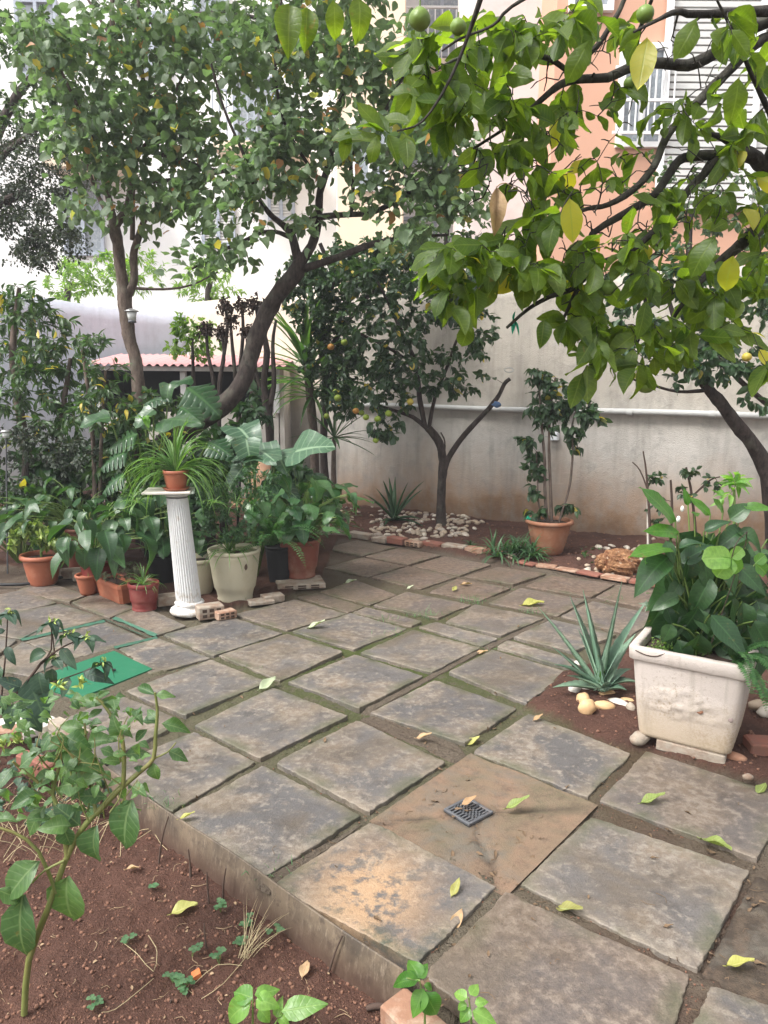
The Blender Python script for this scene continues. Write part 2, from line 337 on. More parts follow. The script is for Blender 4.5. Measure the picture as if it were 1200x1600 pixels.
M_terrab = plainmat('brown_terracotta', (.20, .06, .04), .6, .2, 9., .15, (.45, .33, .24), 5., (.5, .8), .5)
M_redpot = plainmat('red_plastic', (.15, .022, .02), .5, .15, 9., .08, (.3, .18, .14), 9., (.5, .8), .35)
M_terraold = plainmat('weathered_terracotta', (.27, .115, .062), .7, .2, 6., .2, (.46, .33, .24), 5., (.45, .75), .5)
M_creampot = plainmat('cream_plastic', (.46, .42, .31), .6, .08, 5., .1, (.33, .26, .15), 6., (.5, .8), .5)
def make_column_mat():
    t = NT('white_painted_column'); p = t.pos(); x, y, z = t.lp(); n = t.noise(p, 25., 6, .7); z_ = t.sep(p)[2]
    col = t.mix(n, (.54, .54, .55), (.66, .66, .65)); col = t.mix(t.rng(t.math('ADD', n, t.rng(z_, 0., .25, .22, 0.)), .58, .75, 0., .8), col, (.36, .31, .25))
    return t.done(col, .6, t.bump(n, .15, .003), .4)
M_col = make_column_mat()
def make_planter_mat():
    t = NT('dirty_white_planter'); p = t.pos(); z = t.sep(p)[2]; n = t.noise(p, 9., 7, .7); f = t.noise(p, 80., 5, .75); n3 = t.noise(p, 260., 2)
    col = t.mix(n, (.43, .37, .33), (.55, .50, .465))
    low = t.math('ADD', t.rng(z, .05, .36, .30, 0.), t.math('MULTIPLY', n, .45))
    col = t.mix(t.rng(t.math('ADD', z, t.math('MULTIPLY', n, .25)), .13, .36, .85, 0.), col, t.mix(f, (.36, .28, .2), (.50, .42, .34))); bn = t.noise(p, 4., 4); col = t.mix(t.math('MULTIPLY', t.rng(t.math('ADD', f, t.math('MULTIPLY', low, .5)), .68, .86, 0., .85), t.rng(bn, .4, .6, .15, 1.)), col, (.20, .15, .10)); st_ = t.noise(t.scl(p, (22, 22, 1.2)), 1., 4); col = t.mix(t.rng(st_, .56, .72, 0., .4), col, (.22, .19, .15))
    col = t.mix(t.rng(t.math('ADD', low, t.math('MULTIPLY', f, .2)), .38, .64, 0., .6), col, (.42, .33, .22))
    return t.done(col, .75, t.bump(t.math('ADD', f, n3), .4, .004), .3)
M_planter = make_planter_mat()
M_pipe = plainmat('grey_pipe_paint', (.42, .42, .41), .6, .08, 4., .1, (.3, .28, .25), 6., (.5, .75), .5)
M_brick = plainmat('hollow_clay_brick', (.26, .14, .09), .9, .22, 20., .5, (.5, .42, .33), 12., (.45, .7), .7, orand=9.)
M_brickd = plainmat('dark_red_brick', (.22, .085, .06), .85, .2, 20., .5, (.12, .08, .06), 12., (.45, .7), .6, orand=9.)
M_brickp = plainmat('cement_crusted_brick', (.31, .265, .215), .9, .25, 25., .6, (.2, .12, .08), 14., (.45, .65), .8, orand=9.)
M_hole = plainmat('brick_hole_shade', (.05, .03, .02), 1.)
def make_pebble():
    t = NT('pebble_stone'); p = t.pos(3.); r = t.nd('ShaderNodeObjectInfo').outputs['Random']; n = t.noise(p, 40., 5)
    cr = t.nd('ShaderNodeValToRGB'); t.set(cr.inputs[0], r); e = cr.color_ramp.elements
    e[0].color = (.40, .33, .26, 1); e[1].color = (.46, .41, .34, 1)
    for q, c in ((.3, (.30, .24, .18, 1)), (.5, (.42, .32, .23, 1)), (.7, (.27, .23, .20, 1)), (.85, (.50, .45, .38, 1))):
        k = e.new(q); k.color = c
    col = t.mix(t.rng(n, .4, .7, 0., .45), cr.outputs[0], (.3, .22, .15)); return t.done(col, .6, t.bump(n, .2, .003), .4)
M_peb = make_pebble()
M_pebw = plainmat('white_stone', (.55, .52, .47), .55, .1, 20., .2, (.4, .32, .22), 20.); M_pebt = plainmat('tan_stone', (.55, .36, .19), .6, .25, 30., .4, (.3, .18, .1), 15.)
def make_rock():
    t = NT('rust_rock'); p = t.pos(); n = t.noise(p, 14., 8, .75, 1.); col = t.mix(t.rng(n, .38, .62), (.14, .05, .022), (.40, .22, .11)); col = t.mix(t.rng(t.noise(p, 30., 5), .6, .7, 0., .7), col, (.5, .38, .27))
    return t.done(col, .8, t.bump(n, 1., .03), .3)
M_rock = make_rock()
M_iron = plainmat('dark_iron', (.10, .105, .115), .55, .2, 40., .3, (.16, .11, .08), 30., metal=.3)
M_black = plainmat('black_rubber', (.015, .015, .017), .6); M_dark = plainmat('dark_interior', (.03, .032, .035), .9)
M_pink = plainmat('faded_pink_sheet', (.62, .33, .33), .6, .12, 3., .2); M_post = plainmat('white_post_paint', (.66, .66, .66), .6)
def make_strip():
    t = NT('worn_metal_edging'); p = t.pos(); n = t.noise(p, 5., 6, .6, .4); n2 = t.noise(p, 25., 6, .7)
    col = t.mix(t.rng(n, .4, .6), (.06, .046, .034), (.14, .105, .072)); col = t.mix(t.rng(n2, .5, .66, 0., .8), col, (.05, .036, .027)); fs = t.noise(t.scl(p, (1, 1, .25)), 70., 5, .75); col = t.mix(t.rng(fs, .52, .72, 0., .75), col, (.24, .19, .14)); col = t.mix(t.rng(t.sep(p)[2], -.11, -.03, .8, 0.), col, (.07, .038, .028))
    return t.done(col, .6, t.bump(fs, .5, .004), .4)
M_strip = make_strip()
def make_green():
    t = NT('green_paint'); p = t.pos(); n = t.noise(p, 10., 7, .7); col = t.mix(n, (.008, .10, .048), (.018, .145, .075)); col = t.mix(t.rng(n, .55, .68, 0., .5), col, (.05, .13, .08))
    return t.done(col, .6, t.bump(t.noise(t.scl(p, (1, 1, 1)), 90., 4), .3, .003), .4)
M_green = make_green(); M_greenp = plainmat('green_paint_smudge', (.035, .10, .065), .7, .3)
M_tie = plainmat('green_plastic_tie', (.02, .33, .2), .5); M_box = plainmat('white_box_plastic', (.75, .78, .8), .5)
M_lemon = plainmat('unripe_lemon', (.14, .22, .04), .45, .2, 20., .3); M_tang = plainmat('ripening_tangerine', (.36, .28, .04), .5, .3, 16., .3); M_orng = plainmat('orange_fruit', (.42, .20, .04), .5, .15)
M_tangg = plainmat('green_tangerine', (.24, .32, .04), .45, .2, 16., .3)
M_potsoil = plainmat('pot_soil', (.05, .032, .024), .95, .3, 40., .8); M_wood = plainmat('weathered_seat_wood', (.42, .24, .15), .7, .3, 14., .3)
M_flower = plainmat('white_petal', (.8, .8, .76), .5); M_flowy = plainmat('yellow_green_bract', (.26, .33, .07), .5)
M_metal = plainmat('brushed_lamp_metal', (.5, .5, .5), .35, metal=.8); M_lampg = plainmat('frosted_lamp_glass', (.55, .56, .55), .3)
F_yel = leafmat('fallen_yellow_leaf', (.30, .29, .06), (.38, .38, .12), .15, .5, (.5, .48, .2), .5); F_grn = leafmat('fallen_green_leaf', (.16, .21, .045), (.21, .26, .07), .15, .45, (.4, .46, .2), .5)
F_brn = leafmat('fallen_brown_leaf', (.33, .2, .1), (.45, .32, .19), .1, .7, (.25, .15, .08), .4); F_pal = leafmat('fallen_pale_leaf', (.3, .34, .22), (.38, .4, .28), .1, .6)
F_olv = leafmat('fallen_olive_leaf', (.2, .19, .05), (.28, .26, .07), .1, .6)
# ---------------------------------------------------------------- leaf shapes
def leaf_tpl(rows, half, prof, wd, fold=.15, curl=.15, wave=.03, sc=0, tipcurl=0.):
    ts = np.linspace(0, 1, rows+1); s = np.linspace(-1, 1, 2*half+1); V = []; A = []
    for i, t in enumerate(ts):
        w_ = max(prof(t), .015)*wd/2
        if sc and 0 < i < rows and i % 2: w_ *= 1-sc
        for q in s:
            z = abs(q)*w_*fold*2-curl*t*t-tipcurl*max(0, t-.6)**2+wave*math.sin(t*9+q*2)*abs(q)
            V.append((q*w_, t*(1-.5*curl*t), z)); A.append((q, t))
    k = 2*half+1; F = np.array([(i*k+j, i*k+j+1, (i+1)*k+j+1, (i+1)*k+j) for i in range(rows) for j in range(2*half)])
    return np.array(V), np.array(A), F
P_ell = lambda t: math.sin(math.pi*min(1, max(0, t))**.9)**.75
P_heart = lambda t: (max(0, 1-t)**.55)*min(1, (t+.12)*4.2)*1.02
P_ovate = lambda t: (math.sin(math.pi*t**.62))**.9
P_lance = lambda t: (math.sin(math.pi*t**.75))**1.1
P_round = lambda t: math.sqrt(max(0, 1-(2*t-1)**2))
P_rhomb = lambda t: min(1, t*2.6)*max(0, 1-t)**.8*1.5
T_lemon = [leaf_tpl(6, 1, P_ell, .5, f, c, w_) for f, c, w_ in ((.12, .1, .02), (.25, .3, .05), (.05, .45, .06), (.4, .05, .03), (.15, -.15, .05), (.5, .25, .04), (-.1, .3, .06))]
T_small = [leaf_tpl(3, 1, P_ell, .5, f, c, 0) for f, c in ((.15, .1), (.3, .3))]
T_tiny = [leaf_tpl(2, 1, P_ell, .55, .2, .1, 0)]
T_round = [leaf_tpl(4, 1, P_heart, .95, f, c, .05) for f, c in ((.1, .15), (.25, .35), (-.1, .2), (.45, .3))]
T_dry = [leaf_tpl(4, 1, P_ell, .4, .8, .5, .15)]
T_ovate = [leaf_tpl(7, 2, P_ovate, .5, f, c, .03) for f, c in ((.1, .25), (.2, .45), (.05, .1), (.3, .6))]
T_lance = [leaf_tpl(5, 1, P_lance, .28, .2, c, .02) for c in (.1, .3, .5)]
T_bigh = [leaf_tpl(8, 2, P_heart, .8, f, c, .05) for f, c in ((.12, .2), (.2, .4), (-.1, .15))]
T_weed = [leaf_tpl(6, 2, P_rhomb, .62, f, c, .05) for f, c in ((.15, .2), (.3, .4), (.05, .3))]
T_lobe = [leaf_tpl(10, 3, lambda t: P_round(t)*(1+.08*math.sin(t*9)), .9, .12, .12, .02)]
T_clov = [leaf_tpl(3, 1, P_round, .95, .1, .1, .0)]
def randdirs(N, up=0.):
    v = RNG.normal(0, 1, (N, 3)); v = nrm(v); v[:, 2] += up; return nrm(v)
# ---------------------------------------------------------------- trees
class Tree:
    def __init__(s, wood=None): s.w = MB(); s.P = []; s.Rr = []; s.lp = []; s.ld = []; s.lu = []; s.ls = []
    def limb(s, pts, k=3, n=8, rough=.06):
        P = []; r = []
        for q in pts:
            P.append(W(q[0], q[1], q[2]) if len(q) == 4 else np.array(q[1:4], float)); r.append(q[3]*q[2]/CF*getattr(s, 'k', 1.02) if len(q) == 4 else q[4])
        s.w.tube(P, r, n, smooth=k, rough=rough); P = np.array(P); r = np.array(r)
        for i in range(len(P)-1):
            m = max(2, int(np.linalg.norm(P[i+1]-P[i])/.08))
            for t in np.arange(m)/m: s.P.append(P[i]*(1-t)+P[i+1]*t); s.Rr.append(r[i]*(1-t)+r[i+1]*t)
        s.P.append(P[-1]); s.Rr.append(r[-1]); return s
    def fill(s, blobs, dens, nl, size, droop=.3, side=.8, tw=.0035, var=.25, maxd=1.5, shell=False, leaf0=.35, up=.9, sag=.0, n=4, scatter=.0):
        """blobs: (px,py,rx,ry,Y,ry_depth,count)"""
        T = []
        for (px, py, rx, ry, Y, dY, cnt) in blobs:
            for _ in range(int(cnt*dens)):
                v = RNG.normal(0, 1, 3); v = v/np.linalg.norm(v)*(random.random()**.4)
                T.append(W(px+v[0]*rx, py+v[1]*ry, Y+v[2]*dY))
        T = np.array(T); P0 = np.array(s.P); d0 = np.array([np.min(np.sum((P0-t)**2, 1)) for t in T]); T = T[np.argsort(d0)]
        PP = list(s.P); RR = list(s.Rr)
        A = np.zeros((len(PP)+len(T)*5, 3)); A[:len(PP)] = PP; rr = np.zeros(len(A)); rr[:len(PP)] = RR; m = len(PP)
        for t in T:
            d = np.sum((A[:m]-t)**2, 1); i = int(np.argmin(d)); a = A[i]; L = math.sqrt(d[i])
            if L < .02: continue
            r0 = min(rr[i]*.6, tw*(1+L*2)); mid = (a+t)/2+RNG.normal(0, .07, 3)*L+np.array([0, 0, .1*L-sag*L]); q1 = a*.7+mid*.3+RNG.normal(0, .02, 3)*L
            P = np.array([a, q1*.5+(a*.5+mid*.5)*.5, mid, mid*.45+t*.55+RNG.normal(0, .02, 3)*L, t]); rad_ = np.linspace(max(r0, tw*.6), tw*.35, 5)
            s.w.tube(P, rad_, n, smooth=1 if L < .12 else 2, cap=False)
            A[m:m+4] = P[1:]; rr[m:m+4] = rad_[1:]; m += 4
            k = max(2, int(nl*R(.6, 1.3))); ll = min(L, .5); tan = nrm(P[-1]-P[-2])
            for j in range(k):
                f = 1-(1-leaf0)*(j/k)*min(1, ll/L*1.2); seg = f*4; b = min(3, int(seg)); g = seg-b; pos = P[b]*(1-g)+P[b+1]*g
                tn = nrm(P[b+1]-P[b]); pr = nrm(np.cross(tn, RNG.normal(0, 1, 3)))
                dr = nrm(tn*(.9 if j < 2 else .45)+pr*side+np.array([0, 0, -droop])); s.lp.append(pos+(RNG.normal(0, scatter, 3) if scatter else 0)); s.ld.append(dr)
                s.lu.append(nrm(np.array([0, 0, up])+RNG.normal(0, .45, 3))); s.ls.append(size*R(1-var, 1+var))
        s.P = list(A[:m]); s.Rr = list(rr[:m]); return s
    def leafmb(s, tp, wsc=None):
        m = MB(); return m.leaves(tp, np.array(s.lp), np.array(s.ld), np.array(s.lu), np.array(s.ls), wsc=wsc)
# ================================================================ GROUND AND PAVING
def inpoly(x, y, poly):
    x = np.asarray(x); y = np.asarray(y); c = np.zeros(x.shape, bool); n = len(poly)
    for i in range(n):
        x1, y1 = poly[i]; x2, y2 = poly[(i+1) % n]
        k = ((y1 > y) != (y2 > y)) & (x < (x2-x1)*(y-y1)/(y2-y1+1e-12)+x1); c ^= k
    return c
STRIP = [(120, 1168), (165, 1203), (267, 1273), (420, 1379), (630, 1521)]
SW = [G(*q)[:2] for q in STRIP]
sdn = nrm(SW[-1]-SW[2])
PATIO = [G(*q)[:2] for q in ((-260, 905), (0, 880), (110, 893), (250, 942), (330, 957), (425, 938), (500, 905), (528, 838), (640, 850), (720, 868), (850, 882), (960, 902), (1020, 915), (1330, 965))]
PATIO += [G(1700, 1010)[:2], G(1500, 1085)[:2], G(1300, 1055)[:2], G(990, 1003)[:2], G(885, 1053)[:2], G(822, 1103)[:2], G(905, 1138)[:2], G(985, 1172)[:2], G(1012, 1172)[:2], G(1330, 1262)[:2], G(1600, 1300)[:2]]
PATIO += [np.array([2.6, .9]), np.array([1.6, -1.5]), np.array([.9, -1.5]), G(800, 1720)[:2], G(690, 1590)[:2]]+[q for q in SW[::-1]]+[G(0, 1095)[:2], G(-350, 1000)[:2]]
_no = np.array([-sdn[1], sdn[0]])
BEDP = [SW[0]+_no*.05, *[q+_no*.05 for q in SW], SW[-1]+sdn*.12+_no*.05, G(760, 1660)[:2], np.array([.9, -1.5]), np.array([-4, -1.5]), np.array([-4, 2.2]), G(-250, 1060)[:2], G(0, 1095)[:2]]
APR = [G(*p)[:2] for p in ((592, 1279), (735, 1189), (916, 1256), (790, 1378))]
COV = [G(*p)[:2] for p in ((10, 1063), (170, 1003), (262, 1045), (120, 1112))]
PAT2 = [G(*p)[:2] for p in ((1104, 1513), (1182, 1372), (1480, 1480), (1400, 1680))]
def hgt(x, y):
    x = np.asarray(x, float); y = np.asarray(y, float)
    pv = inpoly(x, y, PATIO); bd = inpoly(x, y, BEDP)
    n = vnoise(x, y, 3.)-.5; n2 = vnoise(x, y, 12., 3)-.5; n3 = vnoise(x, y, 45., 5)-.5; n4 = vnoise(x, y, 130., 7)-.5
    soil = .012+n*.05+n2*.025+n3*.012
    z = np.where(pv, -.016+n*.012+n2*.012+n3*.008+n4*.004, soil)
    z = np.where(bd, -.125+n*.035+n2*.02+n3*.014+n4*.006, z)
    z = np.where(inpoly(x, y, APR) | inpoly(x, y, PAT2), -.05, np.where(inpoly(x, y, COV), -.006+n3*.004, z))
    t = G(690, 828)[:2]; z = z+np.where(~pv & ~bd, .06*np.exp(-((x-t[0])**2+(y-t[1])**2)/.35), 0)
    return z, pv, bd
gx = np.concatenate([[-70, -40, -20, -10, -6], np.arange(-4, -1.8, .06), np.arange(-1.8, .35, .012), np.arange(.35, 5.2, .035), [6, 8, 12, 25, 45, 70]])
gy = np.concatenate([[-20, -6, -2], np.arange(0, .9, .06), np.arange(.9, 2.7, .012), np.arange(2.7, 9.8, .035), [10.2, 11, 12, 14, 18, 30, 60, 100]])
X, Y = np.meshgrid(gx, gy); Z, PV, BD = hgt(X, Y)
far = (np.abs(X) > 6) | (Y > 10) | (Y < -1); Z = np.where(far, np.where(BD, Z, 0), Z)
ni, nj = X.shape; ii = (np.arange(ni-1)[:, None]*nj+np.arange(nj-1)[None]).ravel()
mossc = np.exp(-(((X-.0)/1.1)**2+((Y-3.9)/1.3)**2)); redc = np.clip((X-.2)*1.5, 0, 1)*(Y < 3.2)+.6*(Y > 4.6)
m = MB().add(np.stack([X, Y, Z], -1).reshape(-1, 3), np.stack([ii, ii+1, ii+nj+1, ii+nj], 1), np.stack([PV.astype(float), mossc, redc], -1).reshape(-1, 3))
ground = struct('ground', m, M_ground)
def gz(x, y): return float(hgt(np.array([x]), np.array([y]))[0][0])
def GB(px, py):                      # pixel on the sunken front bed
    p = G(px, py, -.125); return np.array([p[0], p[1], gz(p[0], p[1])])
SLABS = dict(L1=[(20, 926), (60, 905), (136, 929), (107, 940)], L2=[(-95, 948), (40, 921), (87, 942), (-60, 975)], L3=[(-78, 975), (95, 944), (163, 967), (33, 998)],
 L4=[(112, 941), (152, 926), (212, 948), (169, 965)], L5=[(40, 1001), (163, 970), (228, 998), (112, 1028)], L6=[(178, 964), (222, 946), (290, 978), (245, 991)],
 L7=[(186, 1012), (247, 996), (328, 1026), (235, 1052)], L8=[(-90, 1010), (-70, 982), (26, 1000), (-30, 1042)], L9=[(-20, 1045), (34, 1004), (104, 1030), (48, 1056)],
 M1=[(255, 990), (360, 963), (440, 988), (333, 1023)], M2=[(343, 1023), (449, 990), (535, 1018), (437, 1063)], M3=[(198, 1078), (328, 1030), (417, 1065), (288, 1118)],
 M4=[(305, 1131), (426, 1073), (543, 1118), (405, 1183)], M5=[(167, 1196), (304, 1141), (397, 1188), (266, 1266)], M6=[(60, 1140), (190, 1085), (285, 1128), (160, 1190)],
 B=[(268, 1271), (412, 1196), (562, 1274), (408, 1369)], C=[(432, 1192), (558, 1125), (694, 1189), (576, 1266)], E=[(579, 1113), (680, 1063), (808, 1107), (725, 1161)],
 F=[(451, 1065), (555, 1024), (660, 1056), (560, 1107)], G1=[(564, 1019), (646, 984), (749, 1011), (674, 1050)], G2=[(458, 986), (548, 958), (636, 981), (551, 1013)],
 N1=[(367, 960), (460, 937), (540, 958), (448, 984)], SA=[(465, 932), (496, 925), (569, 946), (543, 956)], SB=[(551, 956), (572, 948), (659, 971), (641, 979)], SC_=[(655, 980), (681, 972), (777, 998), (752, 1008)],
 SD=[(777, 1011), (793, 1001), (900, 1032), (888, 1045)], N2=[(584, 946), (636, 925), (735, 944), (683, 965)], N3=[(500, 924), (556, 906), (620, 929), (577, 945)], N4=[(671, 924), (716, 903), (797, 917), (750, 938)],
 
 
 
 P1=[(726, 900), (778, 886), (853, 897), (801, 913)], P2=[(822, 915), (862, 897), (960, 912), (922, 932)], P3=[(764, 942), (814, 918), (914, 936), (872, 961)], P4=[(697, 972), (742, 945), (850, 966), (782, 992)],
 P6=[(803, 994), (862, 968), (962, 992), (893, 1018)], P8=[(702, 1050), (769, 1016), (887, 1050), (822, 1099)], P9=[(877, 963), (926, 940), (1030, 962), (985, 993)], PA=[(930, 933), (966, 914), (1075, 932), (1038, 955)],
 Q1=[(740, 1173), (827, 1114), (986, 1177), (917, 1243)], Q2=[(938, 1250), (1011, 1176), (1235, 1248), (1180, 1342)], Q3=[(815, 1380), (925, 1275), (1170, 1360), (1087, 1513)], A=[(427, 1382), (582, 1284), (772, 1385), (652, 1502)],
 Q4=[(664, 1521), (792, 1392), (1077, 1522), (990, 1790)], Q5=[(1075, 1620), (1113, 1540), (1420, 1650), (1450, 1900)])
LOWS = {'N5', 'N8', 'N9', 'NA', 'NB', 'NC', 'ND', 'N6'}
mortar = MB(); pb = MB(); cell = []
def slab(key, Q, rs):
    Qc = sum(Q)/4; Q = [Qc+(q-Qc)*1.018 for q in Q]; r = random.Random(rs); tilt = [r.uniform(-.004, .004) for _ in range(4)]; lvl = r.uniform(-.003, .004)
    n = 34; out = []
    for k in range(4):
        a, b = Q[k], Q[(k+1) % 4]; e = nrm(b-a); no = np.array([e[1], -e[0]])
        if np.dot(no, Qc-a) < 0: no = -no
        ph = r.uniform(0, 99)
        for i in range(n):
            t = i/n; L = np.linalg.norm(b-a)
            j = .0012*math.sin(t*9*L+ph)+.003*(vnoise(t*L*30, ph, 1)-.5)+.005*(vnoise(t*L*90, ph, 1, 2)-.5)
            cc = .006*math.exp(-min(t, 1-t)*L/.008)+.007*max(0, vnoise(t*L*14+ph, 3, 1, 4)-.62)*2          # worn corner
            out.append(np.append(a+(b-a)*t+no*(j+cc), lvl+tilt[k]*(1-t)+tilt[(k+1) % 4]*t))
    out = np.array(out); N = len(out); ctr = np.array([Qc[0], Qc[1], lvl+sum(tilt)/4])
    wet = float(np.clip((Qc[1]-4.35)/1.0, 0, 1)) if Qc[0] > -1.6 else .45*float(np.clip((Qc[1]-4.1)/1., 0, 1))
    if key in ('Q4',): wet = .55
    if key in ('Q2',): wet = .35
    stn = 0.
    mb = MB(); rings = [(0, -.045, 0.), (0, -.004, .6), (.002, -.001, 1.), (.005, 0, 1.), (.02, 0, .6), (.07, .0, .0), (.14, .0, .0), (.2, 0, 0)]
    V = []; A = []; R_ = np.linalg.norm(out[:, :2]-Qc, axis=1).mean()
    for (ins, dz, ed) in rings:
        f = np.clip(1-ins/np.linalg.norm(out[:, :2]-Qc, axis=1), .12, 1)[:, None]
        P = ctr+(out-ctr)*f; P[:, 2] += dz
        if ins > .001 and ins < .01: P[:, 2] -= .0025*(vnoise(P[:, 0], P[:, 1], 60, rs % 17))
        V.append(P); s_ = np.zeros(N)
        if key == 'A':
            q = G(575, 1395)[:2]; s_ = np.exp(-(((P[:, 0]-q[0])/.17)**2+((P[:, 1]-q[1])/.2)**2)*1.1)*1.25
        A.append(np.stack([np.full(N, ed), np.full(N, wet), s_], 1))
    V.append(ctr[None]); A.append(np.array([[0, wet, 1.1 if key == 'A' else 0.]]))
    i = np.arange(N); F = [tuple(q) for k in range(len(rings)-1) for q in np.stack([k*N+i, k*N+(i+1) % N, (k+1)*N+(i+1) % N, (k+1)*N+i], 1)]
    F += [((len(rings)-1)*N+k, (len(rings)-1)*N+(k+1) % N, len(rings)*N) for k in range(N)]
    return mb.add(np.concatenate(V), F, np.concatenate(A))
base = MB(); base.box((1.2, 3.0, -.40), (.3, .3, .05)); 
pave = bpy.data.objects.new('paving', None); SC.collection.objects.link(pave); pave['kind'] = 'structure'
CEN = []
for n_, (k, q) in enumerate(SLABS.items()):
    Q = [G(*p, 0.)[:2] for p in q]; CEN.append(sum(Q)/4); pt('paving_slab', slab(k, Q, n_*7+3), M_slab, pave, False)
ua = np.array([math.cos(rad(50.4)), math.sin(rad(50.4))]); wa = np.array([-ua[1], ua[0]]); o0 = CEN[list(SLABS).index('C')]
GEX = G(140, 1052)[:2]; DRN = G(720, 1290)[:2]
KEYS = list(SLABS); oF = CEN[KEYS.index('N4')]
for ft in (1, 0):
  for i in range(-10, 12):
    for j in range(-10, 10):
        c = (oF+ua*i*.525+wa*j*.525) if ft else (o0+ua*i*.52+wa*j*.52)
        if ft and not (c[1] > 5.0 and c[0] > -1): continue
        cor = [c+ua*a*.24+wa*b*.24 for a, b in ((-1, 1), (1, 1), (1, -1), (-1, -1))]
        px = 600+CF*c[0]/max(c[1], .3)
        if all(inpoly(np.array([q[0]*.7+c[0]*.3 if ft else q[0]]), np.array([q[1]*.7+c[1]*.3 if ft else q[1]]), PATIO)[0] for q in cor) and min(np.linalg.norm(c-q) for q in CEN) > (.425 if ft else .47) and np.linalg.norm(c-GEX) > .5 and np.linalg.norm(c-DRN) > .5:
            CEN.append(c); pt('paving_slab', slab('x', cor, abs(i*31+j)+ft), M_slab, pave, False)
# sloping mortar apron round the drain
dq = [G(*p)[:2] for p in ((578, 1280), (735, 1176), (935, 1256), (790, 1400))]; dc = G(732, 1262)[:2]
gu = nrm(G(771, 1265)[:2]-G(728, 1240)[:2]); gv = np.array([-gu[1], gu[0]]); N = 72; V = []; F = []
per = []
for k in range(4):
    for i in range(N//4): per.append(dq[k]+(dq[(k+1) % 4]-dq[k])*i/(N//4))
R_ = 14; CZ = []
for r in range(R_+1):
    t = r/R_
    for p in per:
        a = math.atan2(np.dot(p-dc, gv), np.dot(p-dc, gu)); jq = .012*(vnoise(p[0]*9, p[1]*9, 1)-.5)*t; sq = .0635/max(abs(math.cos(a)), abs(math.sin(a)))
        e = dc+(gu*math.cos(a)+gv*math.sin(a))*sq; q = e*(1-t)+p*t+jq; ww = .10*(vnoise(t*5, 7, 1)-.5)
        cr = min(1-math.cos(a+ww*(k-1.5)-math.atan2(np.dot(dq[k]-dc, gv), np.dot(dq[k]-dc, gu))) for k in (0, 2, 3)); 
        CZ.append((math.exp(-cr*900)*(.3+.7*math.sin(t*3.1))+math.exp(-(t/.06)**2), 0, 0))
        V.append((*q, -.020+.016*t**.8-.010*math.exp(-cr*250)*math.sin(t*3.14)+.004*(vnoise(q[0], q[1], 14)-.5)))
F = [(r*N+i, r*N+(i+1) % N, (r+1)*N+(i+1) % N, (r+1)*N+i) for r in range(R_) for i in range(N)]
pt('drain_apron', MB().add(V, F, CZ), M_apron, pave)
# flat muddy cement to the right of the front slabs and mortar fillets
def sheet(name, q, z, mat, parent=None, n=14):
    Q = [G(*p)[:2] for p in q]; V = []
    for i in range(n+1):
        for j in range(n+1):
            s, t = i/n, j/n; p = (Q[0]*(1-s)+Q[1]*s)*(1-t)+(Q[3]*(1-s)+Q[2]*s)*t
            V.append((*p, z+.008*(vnoise(p[0], p[1], 9)-.5)+.006*(vnoise(p[0], p[1], 40)-.5)-.02*(min(s, 1-s, t, 1-t) <= 0)))
    return pt(name, MB().add(V, [(i*(n+1)+j, (i+1)*(n+1)+j, (i+1)*(n+1)+j+1, i*(n+1)+j+1) for i in range(n) for j in range(n)], (1, 0, .3)), mat, parent)
sheet('cement_patch', [(1092, 1516), (1176, 1358), (1500, 1480), (1420, 1700)], -.012, M_apron, pave, 40)
for q in ([(571, 1108), (574, 1098), (722, 1163), (735, 1180)], [(447, 1108), (575, 1108), (565, 1122), (430, 1190)][:0], [(560, 1118), (578, 1114), (735, 1180), (720, 1192)], [(563, 1108), (575, 1111), (762, 1011), (752, 1010)], [(752, 1010), (762, 1013), (868, 962), (854, 962)], [(400, 1376), (560, 1285), (572, 1280), (420, 1388)], [(150, 1070), (235, 1058), (330, 1030), (190, 1080)]):
    if q: sheet('mortar_joint', q, -.009, M_ground, pave, 22)
# drain grate
dz = -.014; gr = thing('drain_grate', 'square dark metal drain grate set in the sloping mortar apron', 'drain grate', (dc[0], dc[1], dz))
ga = math.atan2(gu[1], gu[0]); m = MB()
for s in (-1, 1):
    p = dc+gv*s*.058; m.box((p[0], p[1], dz), (.127, .012, .012), ga, bev=.002); p = dc+gu*s*.058; m.box((p[0], p[1], dz), (.012, .104, .012), ga, bev=.002)
pt('frame', m, M_iron, gr, False); m = MB()
for i in range(-3, 4):
    p = dc+gu*i*.0150; m.box((p[0], p[1], dz-.001), (.0062, .104, .009), ga)
for s in (-1, 0, 1):
    p = dc+gv*s*.018; m.box((p[0], p[1], dz-.0005), (.104, .007, .008), ga)
pt('grille', m, M_iron, gr, False)
pt('sump', MB().lathe((dc[0], dc[1], dz-.16), [(.001, 0), (.056, .0), (.056, .14)], 16), M_black, gr)
